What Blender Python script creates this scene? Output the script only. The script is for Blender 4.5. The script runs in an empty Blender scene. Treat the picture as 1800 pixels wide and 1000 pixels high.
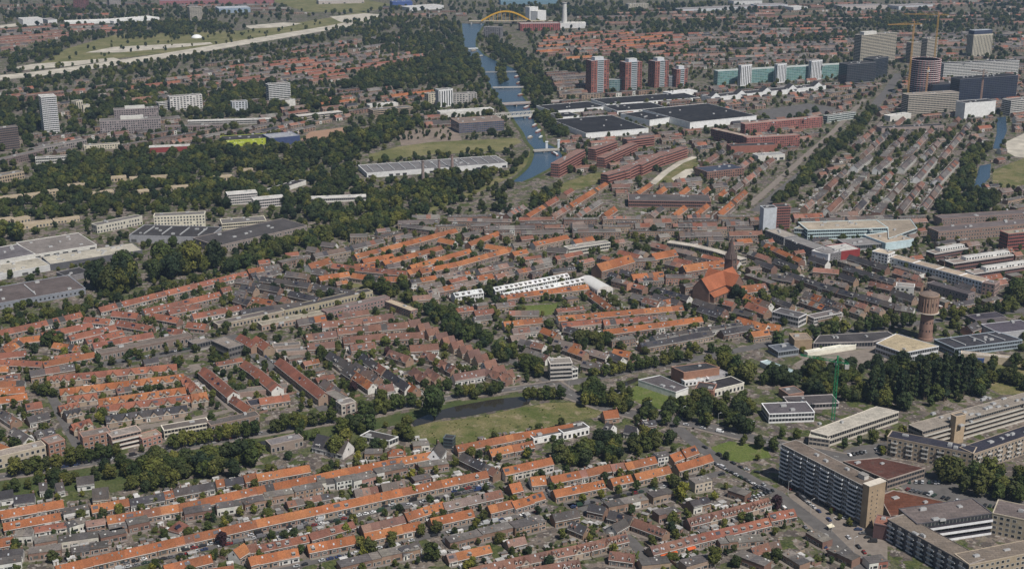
import bpy, math, random
import numpy as np
from mathutils import Vector

R = random.Random(11)
scene = bpy.context.scene
COL = scene.collection

# ---------------------------------------------------------------- camera, sky, sun, exposure
CAM_H, FPX, PITCH = 380.0, 2300.0, math.radians(17.4)
cam_data = bpy.data.cameras.new("camera")
cam_data.sensor_width = 36.0
cam_data.lens = 36.0 * FPX / 1800.0
cam_data.clip_start = 5.0
cam_data.clip_end = 40000.0
cam = bpy.data.objects.new("camera", cam_data)
cam.location = (0, 0, CAM_H)
cam.rotation_euler = (math.pi / 2 - PITCH, 0, 0)
COL.objects.link(cam)
scene.camera = cam

SUN_EL = math.radians(56)
SUN_DIR = Vector((0.62, -0.78, 0)).normalized() * math.cos(SUN_EL) + Vector((0, 0, math.sin(SUN_EL)))
world = bpy.data.worlds.new("World")
scene.world = world
world.use_nodes = True
nt = world.node_tree
sky = nt.nodes.new("ShaderNodeTexSky")
sky.sky_type = 'NISHITA'
sky.sun_disc = False
sky.sun_elevation = SUN_EL
sky.sun_rotation = math.atan2(SUN_DIR.x, SUN_DIR.y)
bg = nt.nodes["Background"]
bg.inputs["Strength"].default_value = 0.055
nt.links.new(sky.outputs[0], bg.inputs[0])
sun_data = bpy.data.lights.new("sun", 'SUN')
sun_data.energy = 5.0
sun_data.angle = math.radians(0.5)
sun_data.color = (1.0, 0.952, 0.88)
sun = bpy.data.objects.new("sun", sun_data)
sun.rotation_euler = SUN_DIR.to_track_quat('Z', 'Y').to_euler()
sun.location = (300, -300, 900)
COL.objects.link(sun)
scene.view_settings.view_transform = 'Standard'
scene.view_settings.look = 'None'
scene.view_settings.exposure = -0.06
scene.view_settings.gamma = 1.0
scene.cycles.max_bounces = 5
scene.cycles.diffuse_bounces = 2
scene.cycles.glossy_bounces = 2
scene.cycles.volume_bounces = 0
scene.cycles.transparent_max_bounces = 4

# ---------------------------------------------------------------- survey helpers
CP, SP = math.cos(PITCH), math.sin(PITCH)


def ray(px, py):
    dx, dy = (px - 900) / FPX, (500 - py) / FPX
    return dx, CP + dy * SP, -SP + dy * CP


def at(px, py, z=0.0):
    """Plan position (metres) of a spot read off the photograph that lies at height z above the ground."""
    d = ray(px, py)
    t = (z - CAM_H) / d[2]
    return d[0] * t, d[1] * t


def px_of(x, y, z=0.0):
    vx, vy, vz = x, y, z - CAM_H
    f = vy * CP - vz * SP
    u = vy * SP + vz * CP
    return 900 + FPX * vx / f, 500 - FPX * u / f


def height_of(px, ytop, ybase):
    gy = at(px, ybase)[1]
    d = ray(px, ytop)
    return CAM_H + d[2] * gy / d[1]


def pxm(x, y):
    return FPX / math.hypot(y, CAM_H)


# ---------------------------------------------------------------- occupancy raster (2 m cells)
OX0, OY0, CELL = -2400.0, 560.0, 2.0
ONX, ONY = 2400, 2300
OCC = np.zeros((ONX, ONY), np.uint8)     # 1 built, 2 road / water / field


def rect_cells(cx, cy, ang, hl, hw):
    n = max(2, int(2 * hl / 1.6) + 1)
    m = max(2, int(2 * hw / 1.6) + 1)
    a, b = np.meshgrid(np.linspace(-hl, hl, n), np.linspace(-hw, hw, m))
    c, s = math.cos(ang), math.sin(ang)
    ix = ((cx + a * c - b * s - OX0) / CELL).astype(int).ravel()
    iy = ((cy + a * s + b * c - OY0) / CELL).astype(int).ravel()
    ok = (ix >= 0) & (ix < ONX) & (iy >= 0) & (iy < ONY)
    return ix[ok], iy[ok]


def mark_rect(cx, cy, ang, hl, hw, v=1):
    ix, iy = rect_cells(cx, cy, ang, hl, hw)
    OCC[ix, iy] = v


def free_rect(cx, cy, ang, hl, hw):
    ix, iy = rect_cells(cx, cy, ang, hl, hw)
    return len(ix) > 0 and not OCC[ix, iy].any()


def occ(x, y):
    i, j = int((x - OX0) / CELL), int((y - OY0) / CELL)
    return OCC[i, j] if 0 <= i < ONX and 0 <= j < ONY else 2


def poly_mask(pts):
    xs = [p[0] for p in pts]
    ys = [p[1] for p in pts]
    i0, i1 = max(0, int((min(xs) - OX0) / CELL)), min(ONX - 1, int((max(xs) - OX0) / CELL) + 1)
    j0, j1 = max(0, int((min(ys) - OY0) / CELL)), min(ONY - 1, int((max(ys) - OY0) / CELL) + 1)
    if i1 <= i0 or j1 <= j0:
        return None
    gx = OX0 + (np.arange(i0, i1) + 0.5) * CELL
    gy = OY0 + (np.arange(j0, j1) + 0.5) * CELL
    X, Y = np.meshgrid(gx, gy, indexing='ij')
    ins = np.zeros(X.shape, bool)
    n = len(pts)
    for k in range(n):
        xa, ya = pts[k]
        xb, yb = pts[(k + 1) % n]
        if ya == yb:
            continue
        c = ((ya > Y) != (yb > Y)) & (X < (xb - xa) * (Y - ya) / (yb - ya) + xa)
        ins ^= c
    return i0, i1, j0, j1, ins


def mark_poly(pts, v=2):
    m = poly_mask(pts)
    if m:
        i0, i1, j0, j1, ins = m
        OCC[i0:i1, j0:j1][ins] = v


def inside(pts, x, y):
    r = False
    n = len(pts)
    for k in range(n):
        xa, ya = pts[k]
        xb, yb = pts[(k + 1) % n]
        if (ya > y) != (yb > y) and x < (xb - xa) * (y - ya) / (yb - ya) + xa:
            r = not r
    return r


# ---------------------------------------------------------------- materials
def new_mat(name):
    m = bpy.data.materials.new(name)
    m.use_nodes = True
    n = m.node_tree
    b = n.nodes["Principled BSDF"]
    b.inputs["Specular IOR Level"].default_value = 0.25
    return m, n, b


def node(n, t, **kw):
    k = n.nodes.new(t)
    for a, v in kw.items():
        setattr(k, a, v)
    return k


def noise(n, vec, scale, detail=3, rough=0.6):
    k = node(n, "ShaderNodeTexNoise")
    k.inputs["Scale"].default_value = scale
    k.inputs["Detail"].default_value = detail
    k.inputs["Roughness"].default_value = rough
    n.links.new(vec, k.inputs["Vector"])
    return k.outputs["Fac"]


def ramp(n, fac, lo, hi, a, b):
    k = node(n, "ShaderNodeMapRange")
    k.inputs[1].default_value, k.inputs[2].default_value = lo, hi
    k.inputs[3].default_value, k.inputs[4].default_value = a, b
    n.links.new(fac, k.inputs[0])
    return k.outputs[0]


def mul(n, col, fac):
    k = node(n, "ShaderNodeMix", data_type='RGBA', blend_type='MULTIPLY')
    k.inputs[0].default_value = 1.0
    n.links.new(col, k.inputs[6])
    n.links.new(fac, k.inputs[7])
    return k.outputs[2]


def mixc(n, fac, a, b):
    k = node(n, "ShaderNodeMix", data_type='RGBA')
    for s, v in ((0, fac), (6, a), (7, b)):
        if isinstance(v, (tuple, list)):
            k.inputs[s].default_value = (*v[:3], 1)
        elif isinstance(v, (int, float)):
            k.inputs[s].default_value = v
        else:
            n.links.new(v, k.inputs[s])
    return k.outputs[2]


def attr_mat(name, rough, s1, a1, s2, a2, spec=0.25, stain=None, seams=False):
    """Colour from the mesh's own face colours, weathered by two scales of noise."""
    m, n, b = new_mat(name)
    at_ = node(n, "ShaderNodeAttribute", attribute_name="Col")
    pos = node(n, "ShaderNodeNewGeometry").outputs["Position"]
    c = mul(n, at_.outputs["Color"], ramp(n, noise(n, pos, s1, 4), 0.3, 0.7, 1 - a1, 1 + a1))
    c = mul(n, c, ramp(n, noise(n, pos, s2, 2), 0.3, 0.7, 1 - a2, 1 + a2))
    if stain:
        f = ramp(n, noise(n, pos, stain[0], 5, 0.7), stain[1], stain[1] + 0.12, 0, stain[2])
        c = mixc(n, f, c, stain[3])
    if seams:        # laid in sheets, each a slightly different age
        br = node(n, "ShaderNodeTexBrick")
        br.inputs["Scale"].default_value = 0.11
        br.inputs["Mortar Size"].default_value = 0.012
        br.inputs["Color1"].default_value = (0.86, 0.86, 0.86, 1)
        br.inputs["Color2"].default_value = (1.12, 1.11, 1.10, 1)
        br.inputs["Mortar"].default_value = (0.62, 0.62, 0.62, 1)
        n.links.new(pos, br.inputs["Vector"])
        c = mul(n, c, br.outputs["Color"])
    n.links.new(c, b.inputs["Base Color"])
    b.inputs["Roughness"].default_value = rough
    b.inputs["Specular IOR Level"].default_value = spec
    return m


M_PAINT = attr_mat("painted_wall", 0.85, 0.25, 0.14, 1.6, 0.12)
M_TILE = attr_mat("roof_tile", 0.8, 0.10, 0.20, 1.6, 0.26, 0.2, (0.22, 0.58, 0.34, (0.12, 0.078, 0.056)))
M_FLAT = attr_mat("flat_roofing", 0.95, 0.06, 0.22, 0.9, 0.14, 0.04, (0.12, 0.55, 0.5, (0.075, 0.07, 0.066)), True)
M_METAL = attr_mat("coated_metal", 0.45, 0.3, 0.06, 2.0, 0.05, 0.5)


def glass_mat():
    m, n, b = new_mat("window_glass")
    at_ = node(n, "ShaderNodeAttribute", attribute_name="Col")
    n.links.new(at_.outputs["Color"], b.inputs["Base Color"])
    b.inputs["Roughness"].default_value = 0.12
    b.inputs["Specular IOR Level"].default_value = 0.6
    return m


M_GLASS = glass_mat()


def leaf_mat(name, cols):
    """Leaf colour differs from tree to tree and in broad drifts over the town."""
    m, n, b = new_mat(name)
    at_ = node(n, "ShaderNodeAttribute", attribute_name="Col")
    oi = node(n, "ShaderNodeObjectInfo")
    pos = node(n, "ShaderNodeNewGeometry").outputs["Position"]
    cr = node(n, "ShaderNodeValToRGB")
    el = cr.color_ramp.elements
    while len(el) < len(cols):
        el.new(0.5)
    for i, c in enumerate(cols):
        el[i].position = i / (len(cols) - 1)
        el[i].color = (*c, 1)
    n.links.new(oi.outputs["Random"], cr.inputs[0])
    c = mul(n, cr.outputs[0], ramp(n, noise(n, pos, 0.012, 3), 0.35, 0.65, 0.75, 1.25))
    c = mul(n, c, at_.outputs["Color"])
    n.links.new(c, b.inputs["Base Color"])
    b.inputs["Roughness"].default_value = 0.7
    b.inputs["Specular IOR Level"].default_value = 0.15
    return m


M_LEAF = leaf_mat("leaves", [(0.030, 0.047, 0.016), (0.054, 0.068, 0.017), (0.036, 0.055, 0.019), (0.088, 0.096, 0.022), (0.052, 0.062, 0.023), (0.118, 0.118, 0.028), (0.042, 0.055, 0.014)])
M_LEAF_DARK = leaf_mat("dark_leaves", [(0.020, 0.035, 0.017), (0.034, 0.047, 0.017), (0.024, 0.040, 0.021), (0.048, 0.060, 0.019), (0.018, 0.030, 0.016)])
M_LEAF_YEL = leaf_mat("yellow_leaves", [(0.17, 0.16, 0.028), (0.11, 0.125, 0.024), (0.15, 0.14, 0.025)])
M_LEAF_PUR = leaf_mat("copper_leaves", [(0.034, 0.018, 0.024), (0.045, 0.022, 0.026)])


def plain_mat(name, col, rough=0.85, amp=0.2, scale=0.3):
    m, n, b = new_mat(name)
    pos = node(n, "ShaderNodeNewGeometry").outputs["Position"]
    rgb = node(n, "ShaderNodeRGB")
    rgb.outputs[0].default_value = (*col, 1)
    c = mul(n, rgb.outputs[0], ramp(n, noise(n, pos, scale, 4), 0.3, 0.7, 1 - amp, 1 + amp))
    n.links.new(c, b.inputs["Base Color"])
    b.inputs["Roughness"].default_value = rough
    return m


M_BARK = plain_mat("bark", (0.07, 0.055, 0.04), 0.9, 0.3, 2.0)
M_ROAD = plain_mat("asphalt", (0.105, 0.098, 0.095), 0.9, 0.22, 0.12)
M_PAVE = plain_mat("paving", (0.19, 0.162, 0.14), 0.9, 0.22, 0.2)
M_SAND = plain_mat("sand", (0.42, 0.385, 0.325), 0.95, 0.32, 0.045)
M_LINE = plain_mat("road_paint", (0.7, 0.7, 0.68), 0.7, 0.1, 0.5)


def grass_mat(name, c1, c2, c3, sc=0.05):
    m, n, b = new_mat(name)
    pos = node(n, "ShaderNodeNewGeometry").outputs["Position"]
    c = mixc(n, ramp(n, noise(n, pos, sc, 6, 0.7), 0.40, 0.60, 0, 1), c1, c2)
    c = mixc(n, ramp(n, noise(n, pos, sc * 2.3, 6, 0.75), 0.54, 0.64, 0, 0.9), c, c3)
    c = mixc(n, ramp(n, noise(n, pos, sc * 5.0, 4, 0.7), 0.60, 0.68, 0, 0.7), c, tuple(k * 0.45 for k in c1))
    c = mul(n, c, ramp(n, noise(n, pos, 0.8, 3), 0.3, 0.7, 0.7, 1.3))
    n.links.new(c, b.inputs["Base Color"])
    b.inputs["Roughness"].default_value = 0.95
    b.inputs["Specular IOR Level"].default_value = 0.1
    return m


M_GRASS = grass_mat("lawn_grass", (0.085, 0.115, 0.028), (0.115, 0.135, 0.042), (0.15, 0.145, 0.07))
M_ROUGH = grass_mat("rough_grass", (0.072, 0.090, 0.026), (0.165, 0.145, 0.07), (0.25, 0.20, 0.135), 0.03)
M_DRY = grass_mat("dry_field", (0.11, 0.115, 0.045), (0.19, 0.17, 0.085), (0.085, 0.095, 0.035), 0.02)
M_DKGR = grass_mat("dark_grass", (0.05, 0.07, 0.024), (0.075, 0.085, 0.034), (0.10, 0.10, 0.05))  # grass of a darker, duller green for banks and verges


def ground_mat():
    m, n, b = new_mat("town_ground")
    pos = node(n, "ShaderNodeNewGeometry").outputs["Position"]

    def cells(sc):
        v = node(n, "ShaderNodeTexVoronoi")
        v.inputs["Scale"].default_value = sc
        n.links.new(pos, v.inputs["Vector"])
        q = node(n, "ShaderNodeSeparateColor")
        n.links.new(v.outputs["Color"], q.inputs[0])
        return q.outputs
    big, small = cells(0.17), cells(0.55)
    pave = mixc(n, big[0], (0.075, 0.064, 0.058), (0.185, 0.152, 0.128))
    pave = mixc(n, ramp(n, small[0], 0.82, 0.86, 0, 0.75), pave, (0.27, 0.245, 0.22))
    pave = mixc(n, ramp(n, small[1], 0.84, 0.88, 0, 0.8), pave, (0.07, 0.062, 0.06))
    green = mixc(n, small[2], (0.036, 0.050, 0.018), (0.09, 0.10, 0.036))
    k = node(n, "ShaderNodeMath", operation='ADD')
    n.links.new(ramp(n, noise(n, pos, 0.03, 5, 0.75), 0.42, 0.6, 0, 0.55), k.inputs[0])
    n.links.new(ramp(n, big[1], 0.5, 0.62, -0.45, 0.6), k.inputs[1])
    k.use_clamp = True
    c = mixc(n, k.outputs[0], pave, green)
    c = mul(n, c, ramp(n, noise(n, pos, 0.9, 4), 0.3, 0.7, 0.65, 1.35))
    n.links.new(c, b.inputs["Base Color"])
    b.inputs["Roughness"].default_value = 0.95
    b.inputs["Specular IOR Level"].default_value = 0.1
    return m


M_GROUND = ground_mat()


def water_mat(name, col, rough, bump, spec=0.18):
    m, n, b = new_mat(name)
    b.inputs["Base Color"].default_value = (*col, 1)
    b.inputs["Roughness"].default_value = rough
    b.inputs["Specular IOR Level"].default_value = spec
    pos = node(n, "ShaderNodeNewGeometry").outputs["Position"]
    bp = node(n, "ShaderNodeBump")
    bp.inputs["Strength"].default_value = bump
    bp.inputs["Distance"].default_value = 0.4
    n.links.new(noise(n, pos, 0.25, 4), bp.inputs["Height"])
    n.links.new(bp.outputs[0], b.inputs["Normal"])
    return m


M_WATER = water_mat("canal_water", (0.038, 0.072, 0.115), 0.2, 0.8)
M_POND = water_mat("pond_water", (0.030, 0.027, 0.022), 0.04, 0.12, 0.5)

cm, cn, cb = new_mat("car_paint")
coi = node(cn, "ShaderNodeObjectInfo")
cn.links.new(coi.outputs["Color"], cb.inputs["Base Color"])
cb.inputs["Roughness"].default_value = 0.4
cb.inputs["Coat Weight"].default_value = 0.1
M_CAR = cm


# ---------------------------------------------------------------- mesh builder and object helpers
class MB:
    def __init__(self):
        self.v, self.f, self.m, self.c, self.mats = [], [], [], [], []

    def slot(self, mat):
        if mat not in self.mats:
            self.mats.append(mat)
        return self.mats.index(mat)

    def face(self, pts, mat, col=(0.5, 0.5, 0.5)):
        i = len(self.v)
        self.v.extend(pts)
        self.f.append(tuple(range(i, i + len(pts))))
        self.m.append(self.slot(mat))
        self.c.append(col)

    def box(self, x0, x1, y0, y1, z0, z1, mat, col, bottom=False):
        i = len(self.v)
        self.v.extend([(x0, y0, z0), (x1, y0, z0), (x1, y1, z0), (x0, y1, z0), (x0, y0, z1), (x1, y0, z1), (x1, y1, z1), (x0, y1, z1)])
        fs = [(4, 5, 6, 7), (0, 1, 5, 4), (1, 2, 6, 5), (2, 3, 7, 6), (3, 0, 4, 7)]
        if bottom:
            fs.append((3, 2, 1, 0))
        s = self.slot(mat)
        for q in fs:
            self.f.append(tuple(i + k for k in q))
            self.m.append(s)
            self.c.append(col)

    def prism(self, pts, z0, z1, mat, col, top=None, topcol=None):
        """Upright prism on a plan polygon."""
        n = len(pts)
        for k in range(n):
            a, b = pts[k], pts[(k + 1) % n]
            self.face([(a[0], a[1], z0), (b[0], b[1], z0), (b[0], b[1], z1), (a[0], a[1], z1)], mat, col)
        self.face([(p[0], p[1], z1) for p in pts], top or mat, topcol or col)

    def bar(self, p, q, r, mat, col):
        """Square bar between two points."""
        p, q = Vector(p), Vector(q)
        d = (q - p).normalized()
        u = d.cross(Vector((0, 0, 1)))
        if u.length < 1e-3:
            u = Vector((1, 0, 0))
        u = u.normalized() * r
        w = d.cross(u).normalized() * r
        a = [p + u + w, p - u + w, p - u - w, p + u - w]
        b = [k + (q - p) for k in a]
        for k in range(4):
            self.face([a[k][:], a[(k + 1) % 4][:], b[(k + 1) % 4][:], b[k][:]], mat, col)
        self.face([k[:] for k in b], mat, col)
        self.face([k[:] for k in reversed(a)], mat, col)

    def lathe(self, prof, n, mat, col, cx=0.0, cy=0.0, a0=0.0):
        """Surface of revolution through (radius, z) points."""
        rings = []
        for r, z in prof:
            rings.append([(cx + r * math.cos(a0 + 2 * math.pi * k / n), cy + r * math.sin(a0 + 2 * math.pi * k / n), z) for k in range(n)])
        for a, b in zip(rings, rings[1:]):
            for k in range(n):
                self.face([a[k], a[(k + 1) % n], b[(k + 1) % n], b[k]], mat, col)
        self.face(rings[-1], mat, col)

    def mesh(self, name):
        me = bpy.data.meshes.new(name)
        me.from_pydata(self.v, [], self.f)
        for m in self.mats:
            me.materials.append(m)
        me.polygons.foreach_set("material_index", self.m)
        a = me.attributes.new("Col", 'FLOAT_COLOR', 'FACE')
        flat = np.ones((len(self.c), 4), np.float32)
        flat[:, :3] = np.array([k[:3] for k in self.c], np.float32)
        a.data.foreach_set("color", flat.ravel())
        return me

    def build(self, name, parent=None, **tags):
        if not self.f:
            return None
        return put(name, self.mesh(name), parent, **tags)


def put(name, me, parent=None, loc=None, rz=0.0, scale=None, **tags):
    o = bpy.data.objects.new(name, me)
    COL.objects.link(o)
    if parent is not None:
        o.parent = parent
    if loc is not None:
        o.location = loc
    if rz:
        o.rotation_euler = (0, 0, rz)
    if scale is not None:
        o.scale = scale
    for k, v in tags.items():
        if v is not None:
            o[k] = v
    return o


def thing(name, loc, rz=0.0, **tags):
    return put(name, None, None, loc, rz, **tags)


def jit(c, a=0.08):
    k = 1 + R.uniform(-a, a)
    return (min(0.85, c[0] * k * (1 + R.uniform(-a, a) * 0.3)), min(0.85, c[1] * k), min(0.85, c[2] * k * (1 + R.uniform(-a, a) * 0.4)))


ONES = "zeroth first second third fourth fifth sixth seventh eighth ninth tenth eleventh twelfth thirteenth fourteenth fifteenth sixteenth seventeenth eighteenth nineteenth".split()
TENS = {2: ("twenty", "twentieth"), 3: ("thirty", "thirtieth"), 4: ("forty", "fortieth"), 5: ("fifty", "fiftieth"), 6: ("sixty", "sixtieth"), 7: ("seventy", "seventieth"), 8: ("eighty", "eightieth"), 9: ("ninety", "ninetieth")}


def ordinal(i):
    if i < 20:
        return ONES[i]
    if i >= 100:
        return "hundred-and-" + (ordinal(i - 100) if i > 100 else "zeroth")
    t, o = divmod(i, 10)
    return TENS[t][1] if o == 0 else TENS[t][0] + "-" + ONES[o]

# ---------------------------------------------------------------- colours of things
ROOF = {
    'o': ((0.275, 0.102, 0.044), (0.245, 0.090, 0.040), (0.30, 0.122, 0.053), (0.205, 0.082, 0.042)),
    'r': ((0.21, 0.084, 0.055), (0.19, 0.077, 0.054), (0.23, 0.092, 0.058), (0.165, 0.074, 0.053)),
    'b': ((0.165, 0.085, 0.063), (0.15, 0.078, 0.06), (0.18, 0.095, 0.07), (0.14, 0.08, 0.066)),
    'd': ((0.050, 0.048, 0.054), (0.06, 0.055, 0.058), (0.042, 0.04, 0.046), (0.07, 0.062, 0.06)),
    'g': ((0.15, 0.138, 0.13), (0.12, 0.11, 0.108), (0.18, 0.165, 0.15), (0.10, 0.092, 0.09)),
    'p': ((0.20, 0.125, 0.10), (0.17, 0.13, 0.115), (0.24, 0.12, 0.09), (0.13, 0.11, 0.10)),
    'w': ((0.55, 0.55, 0.55), (0.53, 0.54, 0.55), (0.57, 0.57, 0.56), (0.52, 0.52, 0.52)),
    'n': ((0.10, 0.088, 0.085), (0.085, 0.075, 0.075), (0.12, 0.10, 0.095), (0.13, 0.095, 0.08)),
}
ROOF_WORD = {'o': 'orange-tiled', 'r': 'red-tiled', 'b': 'brown-tiled', 'd': 'dark slate-roofed', 'g': 'grey flat-roofed', 'p': 'pinkish-grey', 'w': 'white-roofed', 'n': 'dull brown-roofed'}
BRICK = ((0.23, 0.145, 0.11), (0.27, 0.18, 0.13), (0.20, 0.12, 0.095), (0.30, 0.22, 0.165))
WHITE = (0.60, 0.585, 0.55)
FRAME = (0.58, 0.57, 0.54)
GLASSES = ((0.028, 0.032, 0.04), (0.04, 0.045, 0.052), (0.02, 0.022, 0.028), (0.10, 0.10, 0.10))


def window(mb, px, py, ux, uy, nx, ny, u, z, w, h, frame=FRAME, fr=0.12):
    """A window on a facade: pale frame and, proud of it, the pane."""
    for off, k, mat, col in ((0.04, fr, M_PAINT, frame), (0.07, 0.0, M_GLASS, R.choice(GLASSES))):
        a, b = u - w / 2 - k, u + w / 2 + k
        x0, y0 = px + ux * a + nx * off, py + uy * a + ny * off
        x1, y1 = px + ux * b + nx * off, py + uy * b + ny * off
        mb.face([(x0, y0, z - k), (x1, y1, z - k), (x1, y1, z + h + k), (x0, y0, z + h + k)], mat, col)


def _shared():
    d = {}
    m = MB()
    m.box(-0.45, 0.45, -0.35, 0.35, -1.2, 1.0, M_PAINT, (0.20, 0.12, 0.09))
    m.box(-0.55, 0.55, -0.45, 0.45, 1.0, 1.15, M_PAINT, (0.3, 0.27, 0.24))
    m.box(-0.3, -0.05, -0.13, 0.13, 1.15, 1.45, M_PAINT, (0.33, 0.14, 0.08))
    m.box(0.05, 0.3, -0.13, 0.13, 1.15, 1.45, M_PAINT, (0.33, 0.14, 0.08))
    d['chimney'] = m.mesh('chimney')
    for key, wall in (('dormer', WHITE), ('dormer_wood', (0.42, 0.36, 0.3))):
        m = MB()
        m.box(-1.1, 1.1, -0.1, 2.4, -1.6, 0.0, M_PAINT, tuple(c * 0.8 for c in wall))
        m.box(-1.3, 1.3, -0.3, 2.6, 0.0, 0.16, M_FLAT, (0.3, 0.29, 0.28))
        m.face([(-0.95, -0.14, -1.15), (0.95, -0.14, -1.15), (0.95, -0.14, -0.12), (-0.95, -0.14, -0.12)], M_GLASS, GLASSES[0])
        m.box(-0.05, 0.05, -0.2, -0.12, -1.2, -0.1, M_PAINT, WHITE)
        d[key] = m.mesh('dormer')
    m = MB()   # tall narrow dormer with tiled cheeks
    tc = (0.15, 0.08, 0.062)
    m.box(-0.75, 0.75, 0.0, 2.2, -1.9, 0.1, M_TILE, tc)
    m.face([(-0.9, -0.1, 0.05), (0, -0.1, 0.75), (0, 3.0, 0.75), (-0.9, 3.0, 0.05)], M_TILE, tc)
    m.face([(0.9, -0.1, 0.05), (0.9, 3.0, 0.05), (0, 3.0, 0.75), (0, -0.1, 0.75)], M_TILE, tc)
    m.face([(-0.75, -0.02, -1.7), (0.75, -0.02, -1.7), (0.75, -0.02, 0.1), (0, -0.02, 0.7), (-0.75, -0.02, 0.1)], M_PAINT, (0.6, 0.57, 0.52))
    m.face([(-0.5, -0.05, -1.4), (0.5, -0.05, -1.4), (0.5, -0.05, -0.05), (-0.5, -0.05, -0.05)], M_GLASS, GLASSES[0])
    d['tall'] = m.mesh('dormer')
    m = MB()
    m.box(-1.4, 1.4, -1.0, 1.0, 0.0, 1.3, M_METAL, (0.45, 0.45, 0.45))
    m.box(-1.1, 1.1, -0.7, 0.7, 1.3, 1.6, M_METAL, (0.3, 0.3, 0.3))
    d['unit'] = m.mesh('roof_unit')
    m = MB()
    m.box(-2.6, 2.6, -1.9, 1.9, 0.0, 2.8, M_PAINT, (0.5, 0.48, 0.45))
    m.box(-2.8, 2.8, -2.1, 2.1, 2.8, 3.0, M_FLAT, (0.25, 0.24, 0.23))
    d['lift'] = m.mesh('lift_housing')
    return d


SH = _shared()
TERRACES = {}      # zone phrase -> list of (root, colour key, photo y)
GARDENS = []       # strips behind the rows: (cx, cy, ang, half length, y from, y to, zone)


def pick_roof(c):
    return R.choice(ROOF[c])


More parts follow.
